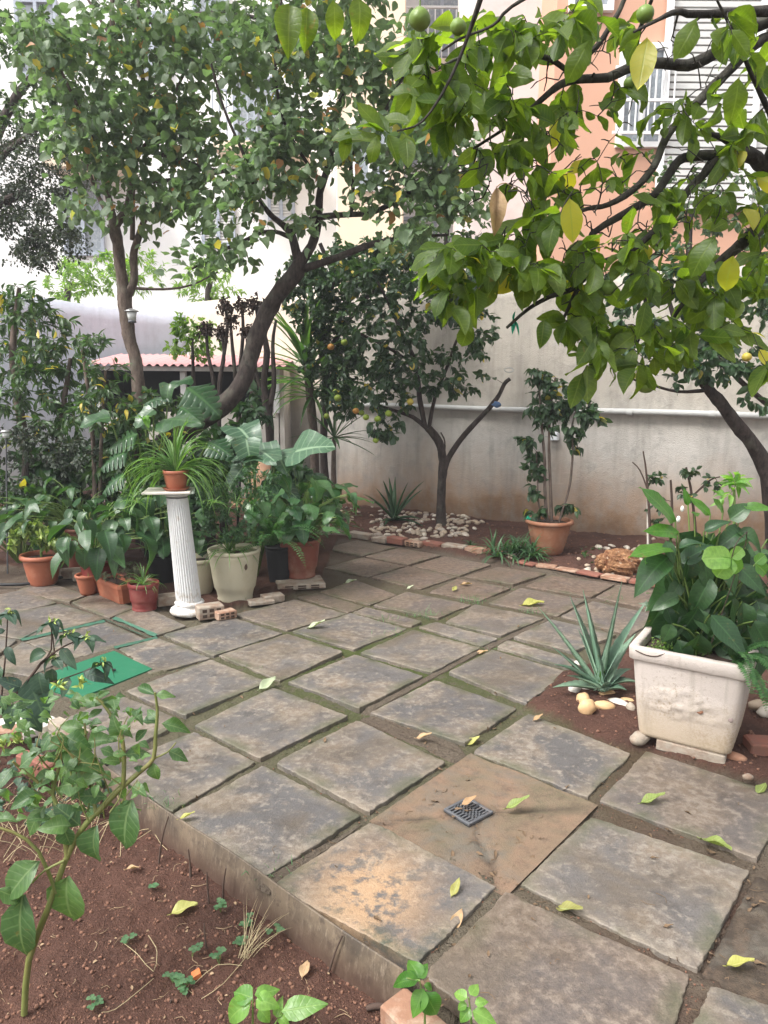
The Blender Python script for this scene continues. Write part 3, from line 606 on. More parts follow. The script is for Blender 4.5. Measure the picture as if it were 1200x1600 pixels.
# green painted cover with smudges of green paint along joints
q = [G(*p, .004)[:2] for p in ((42, 1062), (178, 1016), (238, 1044), (118, 1092))]; c0 = sum(q)/4
gc = thing('access_cover', 'flat bright green painted square cover lying among the paving slabs', 'access cover', (*c0, 0))
V = []; n = 10
for i in range(n+1):
    for j in range(n+1):
        s, t = i/n, j/n; p = (q[0]*(1-s)+q[1]*s)*(1-t)+(q[3]*(1-s)+q[2]*s)*t; V.append((*p, .002+.003*(vnoise(p[0], p[1], 5)-.5)))
F = [(i*(n+1)+j, (i+1)*(n+1)+j, (i+1)*(n+1)+j+1, i*(n+1)+j+1) for i in range(n) for j in range(n)]
k = len(V); rim = [j for j in range(n+1)]+[i*(n+1)+n for i in range(1, n+1)]+[n*(n+1)+j for j in range(n-1, -1, -1)]+[i*(n+1) for i in range(n-1, 0, -1)]
V += [(V[r][0], V[r][1], -.03) for r in rim]; F += [(rim[i], rim[(i+1) % len(rim)], k+(i+1) % len(rim), k+i) for i in range(len(rim))]
pt('cover_plate', MB().add(V, F), M_green, gc, False)
pt('handle', MB().box((c0[0]+.1, c0[1]+.02, .014), (.02, .012, .012), .4, bev=.002), M_black, gc, False)
for (a, b, wd) in (((33, 1000), (163, 970), 5), ((163, 968), (95, 943), 2), ((179, 965), (245, 993), 4), ((232, 997), (163, 968), 3), ((60, 985), (33, 999), 4), ((178, 1012), (245, 996), 3)):
    A_, B_ = G(*a)[:2], G(*b)[:2]; d = nrm(B_-A_); no = np.array([-d[1], d[0]])*wd*.004; V = []; n = 30
    for i in range(n+1):
        p = A_+(B_-A_)*i/n; k = .5+vnoise(i*.6, a[0], 1)
        V += [(*(p-no*k), -.002), (*(p+no*k*.4), .0062)]
    pt('paint_smudge', MB().add(V, [(2*i, 2*i+2, 2*i+3, 2*i+1) for i in range(n)]), M_greenp, pave)
# ---- worn metal edging between the front bed and the slabs
m = MB(); P = [np.array([*a, 0]) for a in SW]; V = []; N = 60
cum = np.cumsum([0]+[np.linalg.norm(P[i+1]-P[i]) for i in range(len(P)-1)])
for i in range(N+1):
    t = cum[-1]*i/N; p = np.array([np.interp(t, cum, [q[k] for q in P]) for k in range(2)]); b = .003*math.sin(i*.22)
    no = np.array([-sdn[1], sdn[0]]); tz = .012+.003*math.sin(i*.17+1)
    for (dx, z) in ((-.022, -.17), (-.014, -.09), (-.003, tz-.004), (0.0, tz), (.003, tz-.001), (.002, -.17)):
        V.append((*(p-no*(-dx)*1.0+no*b), z))
F = [(i*6+j, i*6+j+1, (i+1)*6+j+1, (i+1)*6+j) for i in range(N) for j in range(5)]+[tuple(range(6)), tuple(N*6+j for j in range(5, -1, -1))]
solo('bed_edging', m.add(V, F), M_strip, 'long thin worn metal edging strip holding back the paving beside the red soil bed', 'edging', (*SW[3], 0))
# soil crumbs on the bed
m = MB(); cr = np.array([(random.random(), random.random()) for _ in range(4200)]); n = 0
for a, b in cr:
    p = G(a*700-40, 1230+b*400, -.125)
    if not inpoly(np.array([p[0]]), np.array([p[1]]), BEDP)[0]: continue
    s = .0014+.0058*R(0, 1)**4; m.blob((p[0], p[1], gz(p[0], p[1])+s*.3), (s, s*R(.7, 1), s*.7), R(0, 3), 6, .25)
for _ in range(4200):
    p = G(R(60, 1190), R(900, 1590)); 
    if vnoise(p[0], p[1], 2) > .35 and not any(np.linalg.norm(p[:2]-c) < .24 for c in CEN): s = R(.001, .004); m.blob((p[0], p[1], gz(p[0], p[1])+s*.3), (s, s, s*.7), 0, 5, .2)
for _ in range(1300):
    p = G(R(540, 1040), R(800, 905)); z_, pv_, bd_ = hgt(np.array([p[0]]), np.array([p[1]]))
    if not pv_[0]: s = .003+.012*R(0, 1)**3; m.blob((p[0], p[1], z_[0]+s*.3), (s, s, s*.7), 0, 6, .2)
for _ in range(700):
    p = G(R(850, 1200), R(1060, 1240)); z_, pv_, bd_ = hgt(np.array([p[0]]), np.array([p[1]]))
    if not pv_[0]: s = .002+.008*R(0, 1)**3; m.blob((p[0], p[1], z_[0]+s*.3), (s, s, s*.7), 0, 6, .2)
o = solo('soil_crumbs', m, plainmat('soil_crumb', (.17, .085, .056), .95, .5, 60., .4), 'loose reddish soil crumbs scattered over the beds', 'soil crumbs', (0, 0, 0)); o['kind'] = 'stuff'

# ================================================================ WALLS AND BUILDINGS
wA, wB = G(530, 785)[:2], G(1000, 842)[:2]; wd_ = nrm(wB-wA); wn = np.array([-wd_[1], wd_[0]]); WH = 2.62
wE = wA+wd_*9.5; wA2 = wA-wd_*.03
def wall(name, a, b, h, th, mat, label, cat, top=None, mb=None, n=40, build=True):
    d = nrm(b-a); no = np.array([-d[1], d[0]]); L = np.linalg.norm(b-a); V = []; m = mb or MB(); hs = 14
    prof = [(0, -.2)]+[(0, h*i/hs) for i in range(hs+1)]+[(.0, h)]+[(th*.5, h+.012), (th, h), (th, -.2)]
    for i in range(n+1):
        t = i/n; hh = 1+(top(t) if top else 0)
        for (o_, z) in prof: p = a+d*L*t+no*(o_+.012*(vnoise(t*L, z, 1.7)-.5)); V.append((*p, z*hh if z > 0 else z))
    k = len(prof); F = [(i*k+j, (i+1)*k+j, (i+1)*k+j+1, i*k+j+1) for i in range(n) for j in range(k-1)]+[tuple(range(k)), tuple(n*k+j for j in range(k-1, -1, -1))]
    m.add(V, F); return m
solo('garden_wall', wall('', wA2, wE, WH, .22, 0, '', '', lambda t: .008*math.sin(t*9), n=80), M_wall, 'long grey plastered garden wall stained orange brown along its foot', 'garden wall', (*wA, 0))
wC = W(300, 700, 11.4)[:2]; wC = np.array([wC[0], 11.4]); wD = np.array([W(-330, 700, 8.3)[0], 8.3])
solo('beige_wall', wall('', wC, wA-wn*.0+wd_*-.05, 2.72, .2, 0, '', '', n=24), M_wallc, 'short beige wall between the shed corner and the stained garden wall', 'wall', (*wC, 0))
solo('pale_blue_wall', wall('', wD, wC-wd_*.03, 2.62, .2, 0, '', '', lambda t: .03*math.sin(t*5), n=40), M_wallb, 'pale bluish back wall above the pink roofed shed', 'wall', (*wD, 0))
# pipe along the garden wall
pz = 1.27; m = MB(); P = [(*(wA+wd_*(s)-wn*.05), pz+.006*math.sin(s*2)) for s in np.arange(-.0, 9.4, .5)]
m.tube(P, .032, 12, smooth=2)
pp = thing('wall_pipe', 'long grey white pipe fixed along the stained garden wall at eye height', 'pipe', (*(wA-wn*.05), pz)); pt('pipe', m, M_pipe, pp)
m = MB(); 
for px in (640, 985, 770, 1110): 
    t_ = [s for s in np.arange(0, 9, .02) if abs(600+CF*(wA+wd_*s)[0]/(wA+wd_*s)[1]-px) < 4]; 
    if t_: q = wA+wd_*t_[0]-wn*.05; pt('pipe_coupling', MB().tube([(*(q-wd_*.03), pz), (*(q+wd_*.03), pz)], .038, 12, smooth=1), M_pipe, pp)
def wallpt(px, z):       # point of the garden wall face seen at pixel column px
    best = min(np.arange(-.2, 9, .01), key=lambda s: abs(600+CF*(wA+wd_*s)[0]/(math.cos(CP)*(wA+wd_*s)[1]-math.sin(CP)*(z-1.5))-px)); return np.array([*(wA+wd_*best), z])
q = wallpt(867, 1.0); bx = thing('junction_box', 'small white plastic box fixed to the garden wall behind the potted lemon sapling', 'junction box', q)
pt('box_body', MB().box(q-np.array([*wn, 0])*.04, (.10, .07, .09), math.atan2(wd_[1], wd_[0]), bev=.006), M_box, bx, False)
pt('cable', MB().tube([q+np.array([-.05, -.03, 0]), q+np.array([-.18, -.03, .02]), q+np.array([-.2, -.03, .26])], .005, 5), M_pipe, bx)
# shed
sx0, sx1 = W(150, 600, 9.3)[0], W(434, 600, 9.3)[0]; sh = thing('garden_shed', 'low white posted shed with dark openings and faded pink corrugated roof', 'shed', ((sx0+sx1)/2, 9.4, 0))
def zat(py, Y): return W(400, py, Y)[2]
pt('base_wall', MB().box(((sx0+sx1)/2, 9.4, zat(645, 9.35)/2), (sx1-sx0, .12, zat(645, 9.35)), bev=.004), M_wallc, sh, False)
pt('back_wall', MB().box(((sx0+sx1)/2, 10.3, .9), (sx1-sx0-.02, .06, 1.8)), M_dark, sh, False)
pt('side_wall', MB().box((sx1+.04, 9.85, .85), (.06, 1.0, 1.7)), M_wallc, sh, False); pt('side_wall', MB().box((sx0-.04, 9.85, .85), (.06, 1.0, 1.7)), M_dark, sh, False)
for px in (152, 287, 432):
    x = W(px, 600, 9.33)[0]; pt('post', MB().box((x, 9.33, (zat(645, 9.33)+zat(577, 9.33))/2), (.07, .07, zat(577, 9.33)-zat(645, 9.33)), bev=.004), M_post, sh, False)
V = []; n = 120
for i in range(n+1):
    x = sx0-.1+(sx1-sx0+.2)*i/n; dz_ = .018*math.sin(i*1.3)
    V += [(x, 9.15, zat(571, 9.15)+dz_), (x, 10.5, zat(571, 9.15)+.17+dz_), (x, 9.15, zat(571, 9.15)+dz_-.006)]
pt('roof_sheet', MB().add(V, [(3*i, 3*i+3, 3*i+4, 3*i+1) for i in range(n)]+[(3*i+2, 3*i+5, 3*i+3, 3*i) for i in range(n)]), M_pink, sh)
pt('roof_beam', MB().box(((sx0+sx1)/2, 9.25, zat(577, 9.25)), (sx1-sx0, .05, .06), bev=.004), M_post, sh, False)
# buildings
def winbox(parent, x, y, z0, z1, w_, mat_f, shutters=False, name='window'):
    f = MB(); t = .07; zc = (z0+z1)/2
    for s in (-1, 0, 1): f.box((x+s*(w_/2-t/2), y-.03, zc), (t, .08, z1-z0))
    for z in (z0+t/2, z1-t/2): f.box((x, y-.028, z), (w_-2*t, .08, t))
    o = pt(name, f, mat_f, parent, False)
    g = MB()
    if shutters:
        k = int((z1-z0)/.075)
        for i in range(k): g.box((x, y-.01, z0+t+(z1-z0-2*t)*(i+.5)/k), (w_-2*t, .05, .045))
    else: g.box((x, y+.01, zc), (w_-2*t, .02, z1-z0-2*t))
    pt('shutter' if shutters else 'pane', g, M_shut if shutters else M_glass, o, False); return o
def X(px, Y): return (px-600)/CF*Y*1.0
bl = thing('white_apartment_building', 'tall white apartment building with blue framed windows rising behind the back wall', 'apartment building', (-3.5, 17, 0))
pt('wall', MB().box((-3.6, 19, 7), (14.6, 4, 14), bev=.02), M_white, bl, False)
for (x, py0, py1, wpx) in ((400, 225, 120, 62), (342, 385, 322, 50), (440, 345, 292, 40), (130, 400, 250, 60), (240, 120, 20, 50), (620, 260, 160, 60), (560, 80, -30, 60), (690, 90, -20, 60), (60, 120, 0, 60), (330, 80, -20, 50), (650, 420, 340, 60)):
    z0, z1 = W(x, py0, 17)[2], W(x, py1, 17)[2]; winbox(bl, W(x, (py0+py1)/2, 17)[0], 16.99, z0, z1, wpx/CF*17, M_frame, x in (440, 342, 650))
for (px0, px1, py) in ((340, 480, 235), (80, 200, 262), (560, 720, 110)):
    z = W(px0, py, 16.4)[2]; x0, x1 = W(px0, py, 16.4)[0], W(px1, py, 16.4)[0]
    bb = pt('balcony', MB().box(((x0+x1)/2, 16.5, z), (x1-x0, 1.0, .16)), M_cream, bl, False)
    r_ = MB(); 
    for xx in np.arange(x0, x1, .14): r_.box((xx, 16.05, z+.55), (.025, .025, .94))
    r_.box(((x0+x1)/2, 16.05, z+1.03), (x1-x0, .05, .04)); pt('railing', r_, M_frame if px0 == 340 else M_rail, bb, False)
cx = X(600, 14); ob = thing('cream_building', 'cream and beige rendered building corner seen between the leaves at the top', 'building', (.2, 15, 0))
pt('wall', MB().box((X(575, 14.6), 15.9, 6.5), (1.3, 1.9, 13), bev=.02), M_cream, ob, False); winbox(ob, X(575, 14.6), 14.94, 5.2, 6.5, .7, M_rail)
pk = thing('pink_building', 'pale pink rendered building side with peeling plaster above the garden wall', 'building', (2.2, 12.5, 0))
x0, x1 = W(735, 300, 12)[0], W(866, 300, 12)[0]
pt('wall', MB().box(((x0+x1)/2+.1, 13.5, 5), (x1-x0+.2, 3, 10), bev=.02), M_pinkr, pk, False)
og = thing('orange_building', 'orange rendered building with white shutters and a white railed window behind the garden wall', 'building', (4, 11, 0))
x0, x1 = W(856, 300, 11)[0], W(1600, 300, 11)[0]
pt('wall', MB().box(((x0+x1)/2, 13, 5.5), (x1-x0, 4, 11), bev=.02), M_orange, og, False)
xa, xb = W(968, 150, 10.9)[0], W(1045, 150, 10.9)[0]; winbox(og, (xa+xb)/2, 10.99, W(1000, 232, 11)[2], W(1000, 70, 11)[2], xb-xa, M_rail)
r_ = MB()
for xx in np.arange(xa-.05, xb+.1, .085): r_.tube([(xx, 10.8, W(1000, 215, 11)[2]), (xx, 10.8, W(1000, 115, 11)[2])], .012, 5, smooth=1)
for py in (215, 165, 115): r_.box(((xa+xb)/2, 10.8, W(1000, py, 11)[2]), (xb-xa+.2, .03, .035))
pt('window_grille', r_, M_rail, og, False)
xc, xd = W(1042, 100, 10.9)[0], W(1330, 100, 10.9)[0]; z0, z1 = W(1100, 330, 10.9)[2], W(1100, -60, 10.9)[2]; g = MB(); k = 34
for i in range(k): g.box(((xc+xd)/2, 10.93, z0+(z1-z0)*(i+.5)/k), (xd-xc, .06, (z1-z0)/k*.74))
s_ = pt('shutter_panel', g, M_shut, og, False); g = MB()
for xx in (xc, (xc+xd)/2, xd): g.box((xx, 10.9, (z0+z1)/2), (.07, .1, z1-z0))
pt('shutter_frame', g, M_rail, s_, False)
winbox(og, W(920, 60, 11)[0], 10.99, W(920, 20, 11)[2], W(920, -120, 11)[2], .6, M_rail)

m = MB()
for _ in range(1500):
    p = G(R(30, 1190), R(850, 1590), 0); onj = not any(np.linalg.norm(p[:2]-c) < .235 for c in CEN)
    if (onj or random.random() < .10) and inpoly(np.array([p[0]]), np.array([p[1]]), PATIO)[0]:
        p[2] = -.012 if onj else .004
        if random.random() < .6: m.leaves([leaf_tpl(3, 1, P_ell, .5, .3, -.3, .1)], [p], randdirs(1)*[1, 1, .2], [(R(-.4, .4), R(-.4, .4), 1)], [R(.006, .028)])
        else: a = R(0, 6.28); L = R(.01, .05); m.tube([p+[0, 0, .002], p+[L*.5*math.cos(a), L*.5*math.sin(a), .004], p+[L*math.cos(a+.5), L*math.sin(a+.5), .002]], R(.0006, .0012), 4, cap=False)
o = solo('paving_litter', m, plainmat('brown_litter', (.13, .085, .05), .9, .5, 30.), 'small brown bits of leaf and twig lying in the paving joints', 'litter', (0, 3, 0)); o['kind'] = 'stuff'
# ================================================================ TREES
def mktree(name, label, cat, tree, base, bark, leafm, tp, fruits=(), wsc=None, group=None):
    t = thing(name, label, cat, base, group); pt('trunk', tree.w, bark, t)
    if tree.lp: pt('crown', tree.leafmb(tp, wsc), leafm, t)
    for (px, py, Y, r, mt) in fruits:
        c = W(px, py, Y); f = pt('fruit', MB().blob(c, (r, r, r*.93), R(0, 3), 12, .03), mt, t); pt('stalk', MB().tube([c+[0, 0, r*.9], c+[0, 0, r*1.6]], .002, 4, smooth=1), B_green, f)
    return t
# left forked tree
T = Tree(); T.k = 0.76; T.limb([(232, 862, 6.6, 15), (230, 770, 6.6, 13), (222, 680, 6.6, 13), (216, 600, 6.6, 13), (212, 562, 6.6, 12.5), (203, 531, 6.6, 12.5), (198, 500, 6.6, 13), (195, 468, 6.6, 14), (194, 452, 6.6, 14)], n=12)
T.limb([(195, 462, 6.6, 13), (187, 412, 6.6, 10.5), (184, 381, 6.55, 11), (177, 350, 6.5, 12)], n=10); T.limb([(200, 460, 6.6, 10), (209, 437, 6.6, 8), (209, 397, 6.6, 8), (215, 375, 6.6, 7), (225, 344, 6.6, 6), (228, 319, 6.55, 5)], n=8)
T.limb([(178, 352, 6.5, 9), (173, 325, 6.45, 7), (163, 280, 6.35, 5), (150, 232, 6.2, 4), (128, 180, 6.1, 3), (100, 120, 6., 2.5), (70, 50, 5.9, 2)])
T.limb([(180, 352, 6.5, 9), (194, 334, 6.5, 8), (203, 306, 6.5, 6), (211, 240, 6.5, 5), (215, 194, 6.5, 4.5), (225, 140, 6.5, 4), (215, 60, 6.5, 3), (218, -30, 6.5, 3)])
T.limb([(207, 375, 6.6, 5), (208, 306, 6.6, 4), (214, 250, 6.5, 3.5), (250, 190, 6.4, 3), (290, 110, 6.3, 2.5), (320, 40, 6.3, 2)])
T.limb([(213, 232, 6.5, 5), (250, 241, 6.4, 5), (290, 252, 6.3, 4.5), (330, 265, 6.2, 4), (372, 266, 6.1, 3), (420, 250, 6, 2)]); T.limb([(209, 285, 6.5, 4), (260, 282, 6.4, 4), (310, 276, 6.3, 3.5), (352, 268, 6.2, 2.5)])
T.limb([(175, 345, 6.5, 5), (150, 300, 6.5, 4), (135, 250, 6.5, 3)]); T.limb([(205, 450, 6.6, 3), (256, 452, 6.6, 2.5), (300, 445, 6.6, 2), (340, 425, 6.6, 1.5)])
T.limb([(176, 205, 6.8, 5), (176, 120, 6.8, 5), (175, 40, 6.8, 4.5), (176, -40, 6.8, 4)]); T.limb([(176, 62, 6.8, 3), (150, 20, 6.8, 2.5), (120, -30, 6.8, 2)])
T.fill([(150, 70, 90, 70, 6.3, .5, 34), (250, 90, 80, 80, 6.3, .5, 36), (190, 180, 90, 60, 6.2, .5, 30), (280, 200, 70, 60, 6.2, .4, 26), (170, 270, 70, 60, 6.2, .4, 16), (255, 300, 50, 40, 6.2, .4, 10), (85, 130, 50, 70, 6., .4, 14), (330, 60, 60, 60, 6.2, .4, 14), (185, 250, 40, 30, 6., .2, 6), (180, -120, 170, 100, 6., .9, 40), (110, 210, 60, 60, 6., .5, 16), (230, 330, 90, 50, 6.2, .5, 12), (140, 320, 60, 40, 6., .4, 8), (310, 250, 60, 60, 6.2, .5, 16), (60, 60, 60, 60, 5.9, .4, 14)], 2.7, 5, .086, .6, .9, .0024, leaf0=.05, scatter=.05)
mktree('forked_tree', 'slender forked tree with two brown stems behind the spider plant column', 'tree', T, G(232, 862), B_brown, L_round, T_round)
# leaning curved tree
T = Tree(); T.k = 0.78; T.limb([(225, 745, 6.35, 24), (262, 690, 6.3, 23), (300, 665, 6.3, 21), (345, 636, 6.25, 19), (378, 600, 6.2, 16), (390, 560, 6.2, 16), (402, 525, 6.2, 16), (417, 488, 6.2, 16), (436, 458, 6.15, 16), (458, 432, 6.1, 15), (468, 410, 6.1, 14), (474, 396, 6.1, 11)], n=14, rough=.07)
T.limb([(468, 414, 6.1, 11), (462, 390, 6.1, 9), (455, 366, 6.1, 8), (447, 356, 6.1, 7), (430, 342, 6.05, 5.5), (418, 330, 6., 5), (400, 300, 5.9, 3.5), (380, 240, 5.8, 3), (350, 170, 5.7, 2.5), (330, 100, 5.6, 2)])
T.limb([(452, 370, 6.1, 5), (430, 362, 6.1, 4), (407, 364, 6.05, 4), (380, 377, 6, 3.5), (340, 395, 5.9, 3), (300, 420, 5.8, 2)]); T.limb([(457, 364, 6.1, 6), (475, 348, 6.1, 6), (507, 338, 6.1, 6), (553, 335, 6.05, 5.5), (583, 332, 6., 5), (622, 312, 6., 5), (660, 290, 5.95, 4), (700, 263, 5.9, 3), (760, 250, 5.8, 2)])
T.limb([(470, 410, 6.1, 10), (487, 384, 6.1, 9), (497, 345, 6.15, 8), (500, 300, 6.2, 7), (512, 262, 6.2, 7), (524, 200, 6.2, 5), (540, 120, 6.1, 4), (558, 40, 6., 3), (565, -40, 6., 2.5)]); T.limb([(513, 262, 6.2, 4), (545, 235, 6.1, 4), (590, 190, 6., 3.5), (620, 140, 5.9, 3), (660, 60, 5.8, 2)])
T.limb([(472, 420, 6.1, 8), (493, 414, 6.1, 7.5), (533, 400, 6.05, 7), (577, 383, 6, 6), (625, 372, 5.95, 3.5), (700, 367, 5.9, 2.5)]); T.limb([(505, 290, 6.2, 4), (470, 240, 6.1, 3.5), (440, 180, 6., 3), (430, 90, 5.9, 2.5), (440, 0, 5.9, 2)]); T.limb([(548, 337, 6.1, 4), (552, 300, 6.1, 4), (548, 255, 6.1, 4), (560, 200, 6., 3)])
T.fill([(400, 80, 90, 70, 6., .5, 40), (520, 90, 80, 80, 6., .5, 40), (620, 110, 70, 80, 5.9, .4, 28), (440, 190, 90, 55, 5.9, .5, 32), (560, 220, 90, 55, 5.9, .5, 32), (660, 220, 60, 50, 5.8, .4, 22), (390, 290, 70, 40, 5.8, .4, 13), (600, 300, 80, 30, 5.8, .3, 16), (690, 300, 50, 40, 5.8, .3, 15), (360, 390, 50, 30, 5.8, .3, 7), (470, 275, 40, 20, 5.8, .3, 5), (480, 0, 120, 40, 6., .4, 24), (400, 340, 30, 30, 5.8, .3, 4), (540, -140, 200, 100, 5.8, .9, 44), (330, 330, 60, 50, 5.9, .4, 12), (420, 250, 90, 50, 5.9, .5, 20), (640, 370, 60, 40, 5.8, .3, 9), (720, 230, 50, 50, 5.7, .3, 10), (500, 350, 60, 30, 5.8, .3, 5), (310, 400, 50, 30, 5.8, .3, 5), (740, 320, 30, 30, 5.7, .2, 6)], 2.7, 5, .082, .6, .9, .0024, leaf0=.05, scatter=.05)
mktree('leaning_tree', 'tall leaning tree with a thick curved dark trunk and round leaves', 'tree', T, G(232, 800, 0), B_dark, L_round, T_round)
# small tangerine tree by the wall
T = Tree(); T.k = .8; T.limb([(690, 834, 7.62, 11), (689, 795, 7.62, 9), (690, 760, 7.6, 8.5), (692, 730, 7.6, 8.5), (690, 705, 7.6, 8), (683, 686, 7.6, 8), (668, 668, 7.55, 7.5)], n=12)
T.limb([(693, 735, 7.6, 7), (701, 715, 7.6, 6), (725, 680, 7.55, 5.5), (755, 648, 7.5, 5), (777, 622, 7.5, 4.5), (788, 600, 7.5, 4), (797, 592, 7.5, 4)], n=10); T.limb([(668, 670, 7.55, 5), (645, 652, 7.5, 4), (612, 640, 7.4, 3), (580, 630, 7.3, 2)]); T.limb([(664, 665, 7.55, 5), (656, 625, 7.5, 5), (650, 570, 7.5, 4.5), (635, 535, 7.4, 4), (610, 480, 7.4, 3), (590, 440, 7.4, 2)])
T.limb([(670, 668, 7.55, 4), (680, 620, 7.5, 3.5), (700, 570, 7.5, 3), (712, 535, 7.5, 2.5), (740, 480, 7.5, 2)]); T.limb([(689, 676, 7.5, 1.5), (695, 690, 7.4, 1.5), (694, 715, 7.5, 2)]); T.limb([(650, 570, 7.5, 3), (600, 540, 7.3, 3), (560, 520, 7.2, 2.5)])
T.fill([(590, 600, 45, 45, 7.2, .35, 22), (640, 580, 60, 60, 7.3, .4, 24), (710, 580, 60, 45, 7.35, .3, 16), (600, 510, 70, 50, 7.3, .4, 26), (680, 470, 90, 50, 7.4, .4, 34), (600, 430, 90, 45, 7.5, .4, 34), (740, 520, 50, 40, 7.3, .3, 10), (720, 430, 70, 40, 7.4, .3, 24), (600, 670, 35, 20, 7.1, .2, 6)], 2.4, 8, .085, .55, .9, .002)
mktree('tangerine_tree', 'small tangerine tree with a low fork standing in the ring of pebbles', 'tangerine tree', T, G(690, 834), B_dark, L_dark, T_lemon, [(590, 655, 7.05, .034, M_tangg), (607, 646, 7.05, .034, M_tangg), (572, 652, 7.05, .032, M_tangg), (587, 688, 7.0, .03, M_tangg), (556, 642, 7.1, .032, M_orng), (565, 645, 7.2, .03, M_tangg), (641, 628, 7.0, .035, M_tang), (510, 650, 7.5, .03, M_tangg)])
# dense evergreen behind the leaning tree
T = Tree(); T.limb([(512, 790, 8.7, 7), (505, 700, 8.7, 6), (510, 600, 8.6, 6), (500, 520, 8.5, 5), (520, 440, 8.5, 4), (500, 380, 8.4, 3)], n=8); T.limb([(505, 560, 8.5, 4), (560, 480, 8.4, 3), (620, 420, 8.3, 2)])
T.fill([(520, 560, 55, 70, 8.2, .4, 60), (500, 470, 65, 60, 8.2, .4, 55), (560, 420, 80, 50, 8.2, .4, 55), (540, 620, 35, 40, 8., .3, 18), (640, 400, 70, 40, 8.2, .4, 36), (470, 430, 50, 30, 8.2, .3, 16)], 2.3, 11, .08, .4, 1., .002)
mktree('dense_evergreen', 'dense dark green orange tree between the spiky dracaena and the tangerine tree', 'orange tree', T, G(512, 790), B_dark, L_dark, T_lemon, [(517, 542, 7.75, .036, M_orng), (538, 535, 7.75, .036, M_tangg), (528, 622, 7.7, .04, M_tangg), (524, 612, 7.9, .03, M_tangg)])
# right citrus tree
T = Tree(); T.limb([(1212, 886, 6.25, 14), (1207, 810, 6.23, 12), (1199, 745, 6.18, 11), (1178, 697, 6.14, 11), (1148, 660, 6.09, 10), (1128, 632, 6.04, 9), (1106, 607, 6.00, 8), (1080, 570, 5.95, 5), (1060, 520, 5.86, 4), (1040, 450, 5.86, 3)], n=12)
T.limb([(1210, 640, 6.14, 5), (1190, 624, 6.14, 4.5), (1166, 604, 6.04, 4), (1145, 583, 6.04, 4), (1110, 540, 5.95, 3), (1120, 480, 5.95, 2)]); T.limb([(1106, 610, 6.00, 3), (1060, 612, 5.95, 2.5), (1020, 602, 5.86, 2), (980, 590, 5.77, 1.5)])
T.limb([(1200, 760, 6.14, 4), (1205, 700, 6.14, 4), (1212, 640, 6.14, 4), (1215, 520, 6.14, 3)])
T.fill([(1080, 560, 60, 40, 5.86, .3, 26), (1150, 560, 70, 45, 5.86, .3, 30), (1130, 480, 100, 50, 5.95, .4, 44), (1010, 540, 50, 50, 5.77, .3, 18), (960, 480, 60, 50, 5.86, .3, 16), (1050, 420, 90, 50, 5.95, .4, 34), (1200, 420, 60, 80, 5.95, .4, 34), (1190, 620, 30, 25, 5.77, .3, 6)], 1., 8, .09, .6, .9, .002)
mktree('right_citrus_tree'.replace('right_', 'bent_'), 'bent dark citrus tree leaning over the wall behind the white planter', 'citrus tree', T, G(1212, 886), B_dark, L_dark, T_lemon, [(1167, 558, 5.5, .036, M_tang), (1150, 530, 5.6, .03, M_lemon)])
# foreground lemon tree, its trunk beyond the right edge of the view
T = Tree(); tb = np.array([2.75, 2.45, 0.]); 
T.limb([(0, 2.75, 2.45, 0., .12), (0, 2.72, 2.44, .7, .095), (0, 2.62, 2.42, 1.4, .085), (0, 2.45, 2.4, 1.9, .075)], n=14)
def LW(px, py, Y): return W(px, py, Y)
def limbw(start, pts, **k):
    P = [(0, *start[:3], start[3])]+[(0, *W(a, b, c), d*c/CF*.85) for a, b, c, d in pts]; T.limb(P, **k)
limbw((2.45, 2.4, 1.9, .07), [(1500, 60, 2.4, 16), (1330, 10, 2.35, 14), (1200, 33, 2.3, 11), (1150, 62, 2.28, 10), (1117, 83, 2.25, 9.5), (1075, 102, 2.22, 9), (1033, 98, 2.2, 8.5), (992, 103, 2.15, 8), (950, 121, 2.1, 7.5), (896, 125, 2.05, 6.5), (867, 138, 2.0, 6), (830, 170, 1.97, 4), (790, 200, 1.95, 3), (740, 232, 1.9, 2)], n=10)
limbw((*W(896, 125, 2.05), .008), [(883, 108, 2.03, 4.5), (858, 92, 2., 4.5), (820, 84, 1.98, 4), (783, 83, 1.95, 3.5), (725, 88, 1.9, 3), (680, 110, 1.85, 2)]); limbw((*W(886, 112, 2.04), .008), [(905, 96, 2.04, 5), (933, 72, 2.04, 5), (958, 34, 2.04, 4.5), (975, 0, 2.04, 4), (990, -60, 2.04, 4)])
limbw((2.45, 2.4, 1.9, .06), [(1400, 120, 2.4, 14), (1260, 60, 2.35, 11), (1192, 62, 2.3, 9), (1150, 100, 2.25, 8), (1100, 150, 2.2, 8), (1065, 186, 2.15, 7.5), (1040, 216, 2.12, 7), (1022, 260, 2.1, 6.5), (990, 296, 2.05, 6), (950, 320, 2.0, 5), (918, 326, 1.98, 4), (880, 338, 1.95, 3), (840, 330, 1.9, 2)])
limbw((2.6, 2.42, 1.45, .07), [(1420, 330, 2.4, 20), (1300, 280, 2.35, 17), (1200, 262, 2.3, 14), (1172, 242, 2.27, 12), (1120, 242, 2.22, 9), (1070, 246, 2.18, 8), (1050, 265, 2.15, 7.5), (1025, 302, 2.12, 7), (990, 326, 2.08, 6.5), (925, 366, 2.03, 5.5), (921, 408, 2., 5), (904, 446, 1.97, 5), (858, 464, 1.92, 4), (825, 483, 1.88, 3.5), (792, 512, 1.85, 2.5)])
